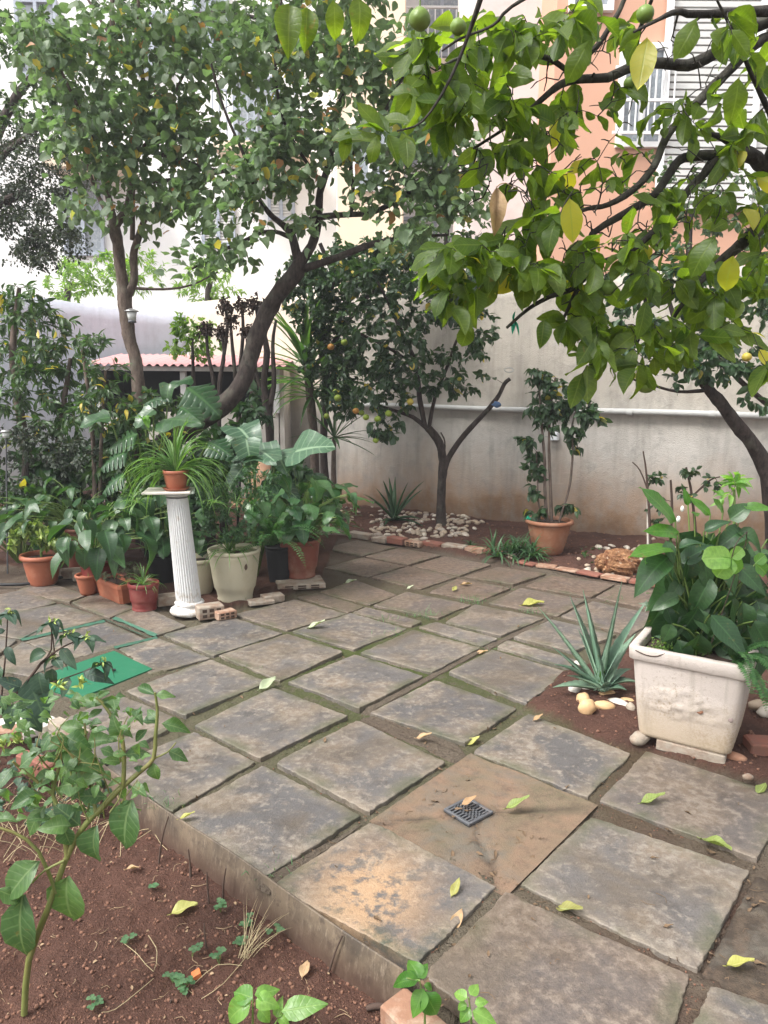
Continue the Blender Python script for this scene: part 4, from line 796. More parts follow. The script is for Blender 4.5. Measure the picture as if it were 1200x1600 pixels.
limbw((*W(1172, 242, 2.27), .02), [(1140, 220, 2.25, 8), (1110, 210, 2.22, 4), (1060, 212, 2.2, 2.5)]); limbw((2.6, 2.42, 1.45, .07), [(1420, 400, 2.4, 20), (1290, 310, 2.35, 17), (1215, 335, 2.3, 15), (1160, 380, 2.25, 11), (1120, 414, 2.2, 8), (1085, 450, 2.15, 5), (1050, 500, 2.1, 3), (1030, 540, 2.05, 2)])
limbw((*W(1118, 248, 2.22), .018), [(1100, 272, 2.2, 7.5), (1080, 292, 2.17, 7), (1058, 322, 2.14, 6.5), (1038, 345, 2.11, 6), (1018, 365, 2.08, 6), (985, 392, 2.05, 5), (940, 408, 2.02, 3), (890, 420, 1.98, 2)]); limbw((*W(904, 448, 1.97), .007), [(883, 492, 1.94, 3), (867, 525, 1.92, 2)])
limbw((*W(980, 392, 2.04), .008), [(1000, 440, 2.03, 4), (1010, 490, 2.02, 3), (995, 540, 2., 2)]); limbw((*W(1200, 262, 2.3), .02), [(1210, 200, 2.2, 6), (1180, 130, 2.1, 4), (1150, 60, 2., 3), (1120, 0, 1.95, 2)]); limbw((*W(992, 103, 2.15), .01), [(995, 60, 2.1, 4), (1010, 20, 2.05, 3), (1030, -30, 2., 3)]); limbw((*W(1300, 12, 2.35), .02), [(1100, 22, 2.1, 6), (1060, 18, 2.05, 5), (1030, 30, 2., 3.5), (990, 50, 1.97, 2)])
limbw((*W(1400, -60, 2.2), .03), [(1100, -60, 1.8, 7), (900, -50, 1.6, 6), (760, -30, 1.5, 4.5), (660, -20, 1.45, 3.5), (560, -12, 1.4, 3), (480, -18, 1.38, 2)]); limbw((*W(760, -30, 1.5), .006), [(730, 60, 1.55, 3), (700, 130, 1.55, 2.5), (660, 190, 1.55, 2), (620, 205, 1.55, 1.6)]); limbw((*W(900, -50, 1.6), .006), [(800, 10, 1.6, 3), (770, 40, 1.62, 2.5), (720, 60, 1.65, 2), (690, 80, 1.66, 1.5)])
BL = [(760, 50, 70, 45, 1.9, .2, 12), (850, 60, 60, 50, 2., .2, 14), (900, 30, 60, 40, 2., .2, 8), (1010, 60, 60, 50, 2.1, .2, 5), (1120, 50, 70, 50, 2.1, .2, 7), (700, 150, 60, 50, 1.85, .15, 14), (770, 150, 60, 40, 1.9, .15, 12), (850, 190, 60, 40, 1.95, .15, 7), (1000, 170, 60, 40, 2.1, .15, 4), (1120, 170, 70, 50, 2.1, .2, 8),
 (1180, 240, 50, 60, 2.1, .2, 8), (760, 235, 50, 40, 1.85, .15, 6), (880, 270, 60, 40, 1.95, .15, 7), (960, 260, 60, 40, 2., .15, 4), (1070, 300, 70, 50, 2.1, .2, 9), (1160, 330, 50, 50, 2.1, .2, 9), (850, 330, 60, 40, 1.9, .15, 12), (760, 390, 60, 40, 1.85, .15, 20), (700, 400, 40, 30, 1.8, .12, 9), (720, 460, 45, 45, 1.8, .12, 9), (820, 420, 60, 50, 1.9, .15, 17), (920, 420, 60, 60, 2., .2, 16), (1010, 400, 60, 60, 2., .2, 14), (1100, 440, 60, 50, 2.1, .2, 15), (960, 530, 60, 45, 1.95, .15, 12), (1040, 530, 60, 35, 2., .15, 12), (1140, 490, 60, 40, 2.1, .15, 10), (985, 575, 30, 20, 1.95, .1, 3), (900, 480, 50, 40, 1.95, .15, 7), (640, 130, 30, 30, 1.8, .1, 4), (870, 500, 25, 20, 1.9, .1, 1)]
BL += [(1180, 100, 40, 60, 2.1, .2, 4), (1170, 430, 50, 60, 2.1, .2, 8), (930, 180, 80, 60, 2., .2, 5), (800, 270, 50, 40, 1.9, .15, 5), (660, 80, 50, 50, 1.8, .12, 6), (1190, 560, 30, 40, 2., .1, 4), (900, 590, 40, 12, 1.9, .1, 1)]
T.fill(BL, 1.15, 4, .071, .7, .75, .0022, .5, sag=-.1, n=5, up=.7, leaf0=.2)
# bare dark twigs
nl_ = len(T.lp); T.fill([(850, 250, 150, 150, 2., .2, 40), (900, 400, 150, 80, 2., .2, 60), (1050, 350, 120, 150, 2.1, .2, 46), (1000, 120, 180, 90, 2.1, .2, 26), (800, 300, 120, 60, 1.9, .2, 20)], 2.4, 2, .03, n=4, tw=.0034)
for a in (T.lp, T.ld, T.lu, T.ls): del a[nl_:]
# hand placed near leaves: (px,py,Y, length px, angle in picture degrees (0 = right, 90 = down), forward tilt)
NEAR = [(452, 8, 1.38, 72, 92), (480, 12, 1.4, 66, 92), (522, 0, 1.38, 60, 88), (560, -8, 1.4, 62, 80), (595, 215, 1.52, 62, 170), (610, 208, 1.52, 60, 205), (600, 205, 1.52, 52, 222), (565, 208, 1.52, 48, 172), (590, 212, 1.5, 44, 110), (545, 205, 1.52, 42, 100), (606, 210, 1.52, 46, 70), (628, 206, 1.52, 48, 60), (634, 214, 1.5, 44, 85), (640, 190, 1.55, 46, 190), (655, 150, 1.6, 50, 200),
 (700, 160, 1.7, 50, 190), (890, 310, 1.7, 68, 85), (735, 505, 1.75, 52, 110), (940, 470, 1.9, 34, 100), (935, 540, 1.8, 56, 75), (1155, 120, 1.8, 78, 95), (1010, 470, 1.8, 60, 100), (850, 500, 1.8, 44, 95), (690, 392, 1.8, 62, 165), (700, 385, 1.8, 54, 150), (1118, 370, 1.7, 70, 130), (1145, 400, 1.7, 66, 105), (920, 65, 1.8, 74, 120), (1012, 60, 1.8, 76, 100), (1090, 30, 1.9, 60, 120)]
for (px, py, Y, L, an) in NEAR:
    p = W(px, py, Y); q = W(px+L*math.cos(rad(an)), py+L*math.sin(rad(an)), Y+R(-.03, .03)); T.lp.append(p); T.ld.append(nrm(q-p)); T.ls.append(float(np.linalg.norm(q-p))*1.08); T.lu.append(nrm(np.array([R(-.4, .4), -.75, .6])))
lt = mktree('lemon_tree', 'big lemon tree with black crooked branches and backlit yellow green leaves overhanging from the right', 'lemon tree', T, tb, B_lemon, L_lemon, T_lemon, [(656, 30, 1.5, .021, M_lemon), (716, 42, 1.65, .017, M_lemon), (1008, 22, 2., .022, M_lemon), (985, 130, 2.1, .018, M_lemon), (949, 450, 1.95, .022, M_lemon), (1009, 600, 1.95, .026, M_lemon), (1050, 552, 2., .02, M_lemon), (867, 345, 1.85, .022, M_lemon), (780, 402, 1.8, .02, M_lemon), (982, 375, 2., .02, M_lemon)])
m = MB()
m.leaves([leaf_tpl(5, 1, P_ell, .34, .8, .2, .1)], [W(776, 292, 1.75)], [nrm(W(775, 362, 1.75)-W(776, 292, 1.75))], [(0, -1, .2)], [.112]); m.tube([W(776, 292, 1.75), W(790, 286, 1.77), W(820, 303, 1.85)], .0012, 4)
pt('dead_leaf', m, F_brn, lt)
# far trees, upper left and behind the walls
def bush(name, label, cat, base, blobs, dens, nl, size, lm, tp, bark=B_dark, limbs=(), tw=.003, **k):
    T = Tree(); Y = blobs[0][4]
    if limbs:
        for l in limbs: T.limb(l)
    else: T.limb([(base[0], base[1], Y, 8), (blobs[0][0], (base[1]+blobs[0][1])/2, Y, 6), (blobs[0][0], blobs[0][1], Y, 4)])
    T.fill(blobs, dens, nl, size, tw=tw, **k); b = np.array(T.P[0]); return mktree(name, label, cat, T, b, bark, lm, tp)
bush('feathery_tree', 'dark feathery fine leaved tree hanging over the garden at the far left', 'tree', (-120, 860), [(40, 330, 80, 60, 7.2, .5, 120), (20, 250, 70, 60, 7.2, .5, 90), (90, 370, 50, 40, 7.1, .4, 50), (-60, 320, 90, 80, 7.2, .5, 60), (110, 270, 40, 50, 7.1, .4, 36), (60, 400, 60, 25, 7., .3, 36)], 1., 24, .04, L_fine, T_tiny, limbs=[[(-150, 862, 7.2, 18), (-140, 600, 7.2, 15), (-90, 400, 7.2, 12), (-20, 330, 7.2, 8), (40, 300, 7.2, 5)], [(-90, 400, 7.2, 8), (-10, 260, 7.2, 5), (60, 200, 7.2, 3)]], scatter=.03)
bush('bluish_leaf_tree', 'tree with small dark bluish leaves filling the top left corner', 'tree', (-60, 880), [(40, 60, 80, 60, 7.8, .5, 60), (100, 150, 70, 60, 7.8, .5, 70), (30, 180, 60, 60, 7.8, .5, 50), (220, 20, 110, 40, 8., .5, 50), (350, 30, 90, 50, 8., .5, 50), (110, 220, 50, 40, 7.7, .4, 24), (450, 60, 80, 60, 8.2, .4, 50), (380, 130, 80, 50, 8.2, .4, 34)], 1., 11, .07, L_far, T_small, limbs=[[(-100, 850, 8., 14), (-80, 500, 8., 12), (-20, 250, 8., 8), (60, 110, 8., 5), (200, 40, 8., 3)], [(-20, 250, 8, 6), (60, 200, 7.9, 4), (130, 160, 7.8, 3)], [(200, 40, 8., 3), (340, 20, 8.1, 3), (460, 40, 8.2, 2)]])
for i, (px, py, rx, ry, lab, lm) in enumerate(((200, 425, 70, 40, 'light green feathery treetop showing above the pale blue wall left of the forked trunk', L_farlight), (330, 440, 60, 40, 'light green treetop above the wall between the forked and the leaning trunks', L_farlight), (110, 440, 60, 40, 'pale green treetop above the far left end of the blue wall', L_farlight), (700, 330, 70, 80, 'grey green treetop behind the garden wall under the pink building', L_far), (1080, 330, 140, 110, 'large dark green treetop behind the garden wall in front of the orange building', L_far))):
    Y = 12.8 if i < 3 else 9.9 if i == 3 else 8.9
    bush('treetop_beyond_wall' if i < 3 else 'wall_tree', lab, 'tree', (px, 700), [(px, py, rx, ry, Y, .6, 90)], 1., 11, .11 if i < 3 else .085, lm, T_small if i > 2 else T_lance, limbs=[[(px, 760, Y, 8), (px+8, 600, Y, 7), (px-5, 470, Y, 5), (px, py, Y, 3)]])
# back left shrubs
bush('tall_oleander', 'tall glossy green oleander shrub at the left edge in front of the blue wall', 'shrub', (60, 880), [(30, 490, 60, 60, 6.6, .35, 60), (80, 540, 50, 60, 6.5, .35, 60), (20, 590, 60, 60, 6.4, .35, 60), (110, 600, 50, 60, 6.4, .3, 50), (-60, 520, 60, 90, 6.6, .3, 40), (60, 660, 80, 50, 6.3, .3, 50)], .95, 8, .105, L_shrub, T_lance, limbs=[[(60, 870, 6.5, 10), (40, 700, 6.5, 8), (20, 560, 6.5, 5), (30, 450, 6.5, 3)], [(70, 870, 6.5, 8), (90, 700, 6.5, 5), (110, 560, 6.4, 3)]], bark=B_brown)
bush('slim_shrub', 'slim upright shrub with whorled leaves left of the forked trunk', 'shrub', (140, 870), [(140, 540, 35, 22, 5.9, .2, 20), (165, 590, 40, 40, 5.9, .2, 22), (130, 640, 40, 40, 5.8, .2, 20), (180, 650, 40, 30, 5.8, .2, 22)], 1., 9, .09, L_shrub, T_lance, limbs=[[(150, 880, 5.9, 4), (146, 700, 5.9, 3.5), (136, 600, 5.9, 3), (128, 540, 5.9, 2)], [(155, 880, 5.9, 3), (158, 700, 5.9, 3), (165, 580, 5.9, 2)]], bark=B_brown)
bush('low_dark_hedge', 'low dark hedge in deep shade under the oleander at the left edge', 'hedge', (50, 850), [(40, 700, 70, 40, 6., .3, 60), (110, 710, 50, 35, 5.9, .3, 40), (-40, 720, 60, 60, 6., .3, 40), (30, 760, 60, 30, 5.9, .2, 30)], 1., 12, .045, L_fine, T_small)
bush('shade_shrub', 'dense dark leafy shrub behind the broad leaved plants and the spider plant', 'shrub', (220, 850), [(215, 640, 45, 35, 6.1, .25, 36), (290, 640, 50, 30, 6.9, .25, 24), (240, 700, 60, 40, 5.9, .25, 36)], 1., 9, .08, L_shrub, T_small)
for i_, (px, py, Y, rx, ry, n__, lab) in enumerate(((330, 735, 6.4, 45, 45, 30, 'leafy green shrub behind the cream ribbed pot plants'), (170, 735, 6.0, 50, 35, 32, 'leafy green shrub under the slim upright shrub'), (455, 745, 6.9, 40, 25, 30, 'low leafy shrub in front of the dracaena stem'), (60, 780, 5.9, 60, 25, 24, 'low leafy shrub behind the variegated bush'), (395, 640, 7.0, 25, 30, 10, 'small shrub beside the knotty bare sapling'), (230, 780, 5.8, 40, 40, 26, 'leafy shrub directly behind the white column'), (90, 730, 6.3, 60, 40, 40, 'dark leafy shrub mass under the tall oleander'), (290, 790, 5.6, 40, 45, 30, 'dark leafy shrub between the column and the cream pot'), (180, 700, 6.6, 60, 40, 36, 'dense dark shrub around the foot of the forked tree'), (250, 730, 6.6, 50, 40, 30, 'dense dark shrub around the foot of the leaning tree'), (350, 700, 6.9, 45, 40, 30, 'dense dark shrub right of the leaning tree foot'))):
    bush('garden_shrub', lab, 'shrub', (px, 860), [(px, py, rx, ry, Y, .22, n__)], 1.7, 9, .12 if i_ < 6 else .14, L_shrub if i_ % 2 and i_ < 6 else L_lily, T_ovate if i_ != 1 else T_lance, tw=.002)
bush('yellow_green_shrub', 'bright yellow green leafy shrub in front of the beige wall above the shed roof', 'shrub', (300, 700), [(300, 515, 38, 28, 8.2, .2, 50), (290, 550, 35, 20, 8.2, .2, 20), (330, 540, 25, 22, 8.2, .2, 14)], 1., 9, .065, L_farlight, T_small, limbs=[[(300, 790, 8.2, 4), (303, 640, 8.2, 3.5), (300, 520, 8.2, 2)]])
# pruned stems with dry heads
T = Tree(); hd = []
for x0, pts in ((340, [(352, 478), (322, 514), (347, 522)]), (372, [(377, 476), (360, 500)]), (395, [(400, 478), (388, 520)])):
    for (hx, hy) in pts: T.limb([(x0, 800, 7.6, 3.5), (x0+2, 690, 7.6, 3.5), (x0+(hx-x0)*.3, 600, 7.6, 3), (hx+3, hy+40, 7.6, 2.5), (hx, hy, 7.6, 2)], n=6); hd.append((hx, hy))
ps = thing('pruned_shrub', 'pruned bare stems topped with dry brown seed heads in front of the beige wall', 'shrub', T.P[0]); pt('stems', T.w, B_dark, ps)
for hx, hy in hd:
    m = MB(); c = W(hx, hy, 7.6); m.leaves(T_dry, c+RNG.normal(0, .035, (90, 3)), randdirs(90), randdirs(90, 1), .055); pt('seed_head', m, B_stick, ps)
T = Tree(); T.limb([(424, 800, 7.4, 7), (422, 690, 7.4, 6.5), (418, 640, 7.4, 7), (412, 600, 7.4, 5), (417, 550, 7.4, 5), (408, 500, 7.4, 3)], n=9); T.limb([(420, 640, 7.4, 5), (428, 600, 7.4, 4), (426, 540, 7.4, 3), (431, 500, 7.4, 2)]); T.limb([(418, 645, 7.4, 4), (405, 600, 7.4, 3), (395, 560, 7.4, 2)])
T.fill([(424, 735, 25, 6, 7.3, .05, 3), (395, 560, 12, 12, 7.3, .05, 3)], 1, 4, .05); mktree('bare_sapling', 'bare knotty dark sapling stem beside the dracaena with a few pale leaves', 'sapling', T, T.P[0], B_dark, L_farlight, T_small)
# ================================================================ STRAP LEAVED PLANTS
def rosette(m, c, cnt, L, wd, el=(.1, 1.3), droop=.7, az=None, clear=False, **k):
    for i in range(cnt):
        a = (i*2.399+R(-.3, .3)) if az is None else R(*az); e = R(*el); d = (math.cos(a)*math.cos(e), math.sin(a)*math.cos(e), math.sin(e))
        if clear and d[1] < -.2 and abs(d[0]) < .75*abs(d[1])+.15: continue
        m.strap(np.array(c)+np.array([d[0], d[1], 0])*.01, d, L*R(.75, 1.1), wd*R(.8, 1.15), droop*R(.6, 1.4), **k)
    return m
Yd = 8.3; dr_ = thing('dracaena', 'tall dracaena with a long spiky leaf head on a thin brown stem at the wall', 'dracaena', W(491, 795, Yd))
pt('stem', MB().tube([W(494, 800, Yd), W(491, 700, Yd), W(487, 640, Yd), W(480, 580, Yd), (W(474, 540, Yd))], [.055, .05, .05, .045, .03], 10, rough=.06), B_brown, dr_)
m = MB()
for t in np.linspace(0, 1, 7): rosette(m, W(488-16*t, 620-75*t, Yd), 14, .75, .05, (-.25+t*.8, .5+t*.9), .9-.5*t, n=7, fold=.3)
pt('leaf_head', m, leafmat('dracaena_leaf', (.035, .10, .03), (.11, .20, .05), .35, .35, vs=.2, nv=0.), dr_)
sd_ = thing('small_dracaena', 'small dracaena with one narrow leafed rosette near the wall corner', 'dracaena', W(522, 795, 8.1))
pt('stem', MB().tube([W(523, 800, 8.1), W(521, 740, 8.1), W(522, 684, 8.1)], [.035, .03, .022], 8), B_brown, sd_)
pt('leaf_head', rosette(MB(), W(522, 684, 8.1), 22, .5, .035, (-.3, 1.3), .3, n=6, fold=.3), L_strapd, sd_)
c = G(615, 812, .05); ag = solo('agave', rosette(MB(), c, 16, .5, .06, (.15, 1.35), .35, n=7, fold=.35, thick=.008), L_strapd, 'grey green agave rosette with stiff pointed leaves in the back bed', 'agave', c)
m = MB(); c = G(795, 868, .03)
for i in range(12): rosette(m, c+np.array([R(-.2, .2), R(-.1, .12), 0]), 11, .26, .026, (.25, 1.4), 1.6, n=7, fold=.25, tip=.8)
solo('strap_leaf_clump', m, L_strapd, 'low clump of arching dark green strap leaves spilling over the brick edging', 'plant', c)
c = G(735, 852, .03); solo('small_grass_tuft', rosette(MB(), c, 12, .10, .015, (.3, 1.4), 1.2, n=5), L_strapd, 'tiny green tuft left of the strap leaf clump at the brick edging', 'plant', c)
# aloe by the white planter
ca = G(940, 1092, .03)+np.array([0, .04, .03]); al = thing('aloe', 'spiky blue green aloe with toothed leaves beside the white planter', 'aloe', ca); m = MB()
M_aloe = leafmat('aloe_skin', (.12, .22, .15), (.21, .32, .22), .08, .42, (.16, .26, .14), .1, nv=0.)
for (px, py, dy, wd, dr) in ((845, 950, .02, .038, .1), (912, 925, .05, .05, .05), (971, 912, 0, .035, 0), (1008, 940, .06, .045, .1), (893, 935, .10, .045, .1), (872, 1032, -.08, .04, .35), (905, 985, .10, .035, .1), (925, 985, -.02, .03, 0), (955, 985, .0, .045, .1), (866, 1070, .0, .045, .25), (890, 1052, -.04, .035, .3), (985, 1040, .10, .05, .4), (940, 1064, -.12, .045, .6), (978, 1074, -.06, .045, .5), (1000, 1060, .02, .045, .5), (865, 1010, .06, .025, .1), (990, 990, .14, .04, .2)):
    b = ca+np.array([R(-.015, .015), R(-.015, .015), .0]); e = W(px, py, ca[1]+dy); L = np.linalg.norm(e-b); d = nrm(e-b)+np.array([0, 0, dr*.35])
    m.strap(b, d, L*1.03, wd*2.2, dr*1.25, 16, .28, .75, .9, thick=.010, serr=.10)
pt('leaves', m, M_aloe, al); m = MB()
for i in range(14): a = R(0, 6.28); m.tube([ca+np.array([0, 0, .03]), ca+np.array([.02*math.cos(a), .02*math.sin(a), .10])], [.012, .003], 5)
pt('heart', m, L_lilyb, al)
# ================================================================ POTS
def pot(par, c, r0, r1, h, rim=.02, rimh=.04, mat=M_terra, n=40, ridge=(), soil=True, flute=0, foot=0.):
    """r0 bottom radius, r1 top radius"""
    pr = [(.001, 0), (r0*.97, 0), (r0, .008)]; ks = 14
    for i in range(1, ks+1):
        t = i/ks; z = h*t*(1-rimh/h); r = r0+(r1-r0)*t**.85
        if foot and z < foot: r = r0*.93+(r1-r0)*t**.85
        for rz in ridge:
            if abs(z-rz*h) < .5*h/ks+.001: r *= 1.015
        pr.append((r, z))
    body = MB().lathe(c, pr, n*(3 if flute else 1), flute=(flute, 5, len(pr)-1) if flute else None); pt('pot_body', body, mat, par)
    z0 = h-rimh; rr = r1+.001; prr = [(rr, z0-.003), (rr+rim, z0+.002), (rr+rim*1.1, z0+rimh*.5), (rr+rim*.9, h-.003), (rr+rim*.3, h), (rr-.008, h-.004), (rr-.014, h-.03), (rr-.02, h-.07)]
    pt('rim', MB().lathe(c, prr, n), mat, par)
    if soil: pt('potting_soil', MB().lathe(c, [(rr-.013, h-.035), (rr*.6, h-.028), (.001, h-.022)], 24), M_potsoil, par)
def potted(name, label, c, **k):
    t = thing(name, label, 'plant pot', c); pot(t, c, **k); return t
def bedz(c): c = np.array(c); return c
def broadleaf(par_label, name, cat, c, n, H, spread, size, lm, tp=T_ovate, lean=(0, 0), tilt=.5, droop=.35, low=.35, wsc=1.):
    t = thing(name, par_label, cat, c); st = MB(); P = []; D = []; U = []; S = []
    for i in range(int(n*1.6)):
        a = i*2.4+R(-.4, .4); f = R(0, 1)**.5; e = np.array([math.cos(a)*spread*f+lean[0], math.sin(a)*spread*f+lean[1], H*(low+(1-low)*R(0, 1))*(1-.3*f)]); b = np.array(c)+np.array([math.cos(a), math.sin(a), 0])*.03
        q = b+e*[.4, .4, .75]; q2 = b+e; st.tube([b, q, q2], [.005, .004, .003], 5, cap=False); P.append(q2); out = nrm(np.array([e[0], e[1], 0])+RNG.normal(0, .2, 3)*[1, 1, 0]); D.append(nrm(out*(1-tilt*.3)+np.array([0, 0, R(-1, .5)*tilt-droop*.4]))); U.append(nrm(np.array([0, 0, 1.])+out*.4+RNG.normal(0, .25, 3))); S.append(size*R(.5, 1.05))
    pt('stems', st, B_green, t); pt('foliage', MB().leaves(tp, P, D, U, S, wsc=wsc), lm, t); return t
# terracotta pot with variegated bush, far left
c = G(68, 912); c[2] = 0; potted('terracotta_pot', 'orange terracotta pot with a thick rolled rim at the far left', c, r0=.095, r1=.135, h=.235, rim=.018, rimh=.035, ridge=(.3,))
m = Tree(); m.limb([(0, c[0], c[1], .2, .01), (0, c[0], c[1], .33, .008)]); m.fill([(40, 838, 26, 14, c[1]-.05, .1, 14), (78, 842, 26, 16, c[1], .12, 16), (55, 828, 22, 12, c[1], .1, 10), (25, 850, 12, 8, c[1]-.1, .05, 4)], 1.1, 9, .058, .1, .8, .002); mktree('variegated_bush', 'small bush with cream edged leaves in the far left terracotta pot', 'potted plant', m, (c[0], c[1], .2), B_green, L_vari, T_lemon)
# tall brown pot
c = np.array([*G(125, 902)[:2], 0]); c[1] = 5.75; c[0] = W(125, 860, 5.75)[0]; potted('tall_clay_pot', 'tall brown pot behind the big hanging leaf, left group of pots', c, r0=.085, r1=.13, h=.38, rim=.008, rimh=.03, mat=M_brick if False else M_terrab)
broadleaf('peace lily with broad dark leaves in the tall brown pot', 'peace_lily', 'potted plant', c+[0, 0, .35], 46, .42, .42, .21, L_lily, lean=(-.15, 0))
# small pot with one hanging leaf
c = np.array([*G(138, 928)[:2], 0]); potted('small_terracotta_pot', 'small terracotta pot under one big hanging oval leaf', c, r0=.05, r1=.078, h=.15, rim=.006, rimh=.02)
hl = thing('hanging_leaf', 'single big oval leaf on an upright yellow green stalk in the small terracotta pot', 'potted plant', c+[0, 0, .12]); a_, b_ = W(137, 858, c[1]), W(141, 800, c[1])
pt('stalk', MB().tube([c+[0.01, 0, .12], W(136, 850, c[1]), b_], [.006, .005, .003], 6), B_weed, hl); pt('leaf', MB().leaves(T_ovate[:1], [W(134, 854, c[1]-.05)], [nrm(W(128, 900, c[1]-.09)-W(134, 854, c[1]-.05))], [(.1, -1, .1)], .2, wsc=1.3), L_lily, hl)
# trough
c = np.array([*G(172, 940)[:2], 0]); a_ = math.atan2(*(G(196, 947)-G(146, 925))[[1, 0]]); tr = thing('terracotta_trough', 'rectangular terracotta window trough standing between two small pots', 'planter', c)
def taper(c, b, t, h, a, z0=0., lip=.0):
    V = []; ca_, sa_ = math.cos(a), math.sin(a)
    for (w_, d_, z) in ((b[0], b[1], 0), (t[0], t[1], h-.03), (t[0]+lip, t[1]+lip, h-.03), (t[0]+lip, t[1]+lip, h), (t[0]-.02, t[1]-.02, h), (t[0]-.03, t[1]-.03, h-.05)):
        r_ = min(.02, w_/4)
        for (sx, sy) in ((-1, -1), (1, -1), (1, 1), (-1, 1)):
            for (ex, ey) in (((0, 1), (1, 0)) if sx*sy > 0 else ((1, 0), (0, 1))):
                x = sx*(w_/2-ex*r_); y = sy*(d_/2-ey*r_); V.append((c[0]+x*ca_-y*sa_, c[1]+x*sa_+y*ca_, c[2]+z0+z))
    k = 8; F = [tuple(reversed(range(k)))]+[(r*k+i, r*k+(i+1) % k, (r+1)*k+(i+1) % k, (r+1)*k+i) for r in range(5) for i in range(k)]; return V, F
V, F = taper(c+[.02, .09, 0], (.34, .12), (.38, .155), .14, a_, lip=.012); pt('trough_body', MB().add(V, F), M_terra, tr, False)
pt('potting_soil', MB().box(c+[.02, .09, .10], (.35, .125, .02), a_, jit=.002), M_potsoil, tr)
m = Tree(); m.limb([(0, c[0]+.02, c[1]+.09, .1, .005), (0, c[0]+.02, c[1]+.09, .16, .003)]); m.fill([(200, 890, 26, 14, c[1], .08, 34), (165, 900, 15, 8, c[1]+.05, .05, 8)], 1, 9, .028, .3, 1., .0015); mktree('trailing_succulent', 'dusty brownish trailing plant spilling between the trough and the dark red pot', 'potted plant', m, c+[.02, .09, .1], B_stick, plainmat('dusty_leaf', (.12, .13, .07), .7, .4), T_small)
c = np.array([*G(220, 957)[:2], 0]); c[1] += .08; potted('dark_red_pot', 'dark red round plastic pot left of the white column', c, r0=.082, r1=.098, h=.19, rim=.004, rimh=.03, mat=M_redpot, foot=.06)
m = MB(); rosette(m, c+[0, 0, .17], 26, .17, .012, (.3, 1.4), 1.6, n=6); solo('red_pot_plant', m, L_strap, 'small arching spider plant in the dark red pot', 'potted plant', c+[0, 0, .15])
c = np.array([W(152, 880, 5.25)[0], 5.25, 0]); potted('maroon_pot', 'maroon pot half hidden behind the rectangular trough', c, r0=.09, r1=.12, h=.24, rim=.01, rimh=.03, mat=M_redpot)
broadleaf('glossy plant with big drooping pointed leaves in the maroon pot', 'peace_lily', 'potted plant', c+[0, 0, .2], 44, .58, .40, .26, L_lily, droop=.9, lean=(.18, -.05))
c = np.array([W(255, 860, 5.45)[0], 5.45, 0]); potted('shaded_pot', 'dark pot in the shade behind the white column', c, r0=.10, r1=.13, h=.26, rim=.01, rimh=.03, mat=M_black)
broadleaf('mass of dark heart shaped leaves behind the white column', 'heart_leaf_plant', 'potted plant', c+[0, 0, .2], 50, .62, .42, .22, L_lily, T_bigh)
c = np.array([W(312, 940, 5.2)[0], 5.2, 0]); potted('beige_pot', 'beige pot in shadow between the white column and the cream ribbed pot', c, r0=.09, r1=.125, h=.27, rim=.01, rimh=.03, mat=M_creampot)
broadleaf('leafy aspidistra growing at the far left behind the variegated bush', 'aspidistra', 'plant', (W(30, 850, 6.1)[0], 6.1, 0), 46, .95, .5, .24, L_lily)
broadleaf('leafy aspidistra between the tall brown pot and the hedge', 'aspidistra', 'plant', (W(105, 850, 6.2)[0], 6.2, 0), 40, .95, .4, .22, L_lily)
# cream ribbed pot
c = np.array([*G(362, 944)[:2], 0]); c[1] += .13; c8 = c
potted('cream_ribbed_pot', 'large cream plastic pot with vertical ribs and a small dark hole', c, r0=.125, r1=.178, h=.37, rim=.006, rimh=.025, mat=M_creampot, flute=.012, foot=.085)
m = MB(); hp = W(384, 887, c[1]-.165); m.leaves([leaf_tpl(4, 1, P_ell, .45, 0, 0, 0)], [hp-[0, 0.004, .02]], [(.1, 0, 1)], [(0, -1, 0)], [.05]); pt('hole', m, M_hole, bpy.data.objects['cream_ribbed_pot'])
# mixed plants in it: thin leaved mass + fern fronds
m = Tree(); m.limb([(0, c[0], c[1], .34, .01), (0, c[0], c[1], .5, .006)]); m.fill([(345, 780, 45, 35, c[1]-.05, .2, 60), (400, 760, 45, 35, c[1], .2, 46), (370, 830, 45, 22, c[1]-.1, .12, 34), (320, 820, 20, 25, c[1], .1, 14)], 1., 16, .04, .3, 1., .0015)
mktree('wispy_plant', 'wispy fine leaved plant overflowing the cream ribbed pot', 'potted plant', m, c+[0, 0, .34], B_green, L_strapd, T_lance)
m = MB(); rosette(m, c+[-.02, -.08, .36], 40, .3, .012, (.2, 1.4), 1.8, n=8); solo('ribbed_pot_spider_plant', m, L_strap, 'thin arching spider plant at the front rim of the cream ribbed pot', 'potted plant', c+[-.02, -.08, .34])
def frond(m, p, d, L, wd, droop, n=26):
    d = nrm(d); P = [np.array(p, float)]; st = L/n
    for i in range(n): d = nrm(d+np.array([0, 0, -1.])*droop/n*(.3+1.5*i/n)); P.append(P[-1]+d*st)
    P = np.array(P); m.tube(P, np.linspace(.002, .0006, n+1), 4, smooth=1, cap=False); T_ = nrm(np.gradient(P, axis=0)); s_ = nrm(np.cross(T_, (0, 0, 1.)+RNG.normal(0, .1, 3))); up = np.cross(s_, T_)
    t = np.linspace(0, 1, n+1); sz = wd*np.sin(np.pi*(t*.85+.12))**.7*RNG.uniform(.85, 1.1, n+1)
    for sg in (-1, 1): m.leaves(T_pin, P[2:], nrm(s_*sg+T_*.25)[2:], up[2:]+RNG.normal(0, .15, (n-1, 3)), sz[2:])
T_pin = [leaf_tpl(2, 1, P_lance, .34, .1, .15, 0)]
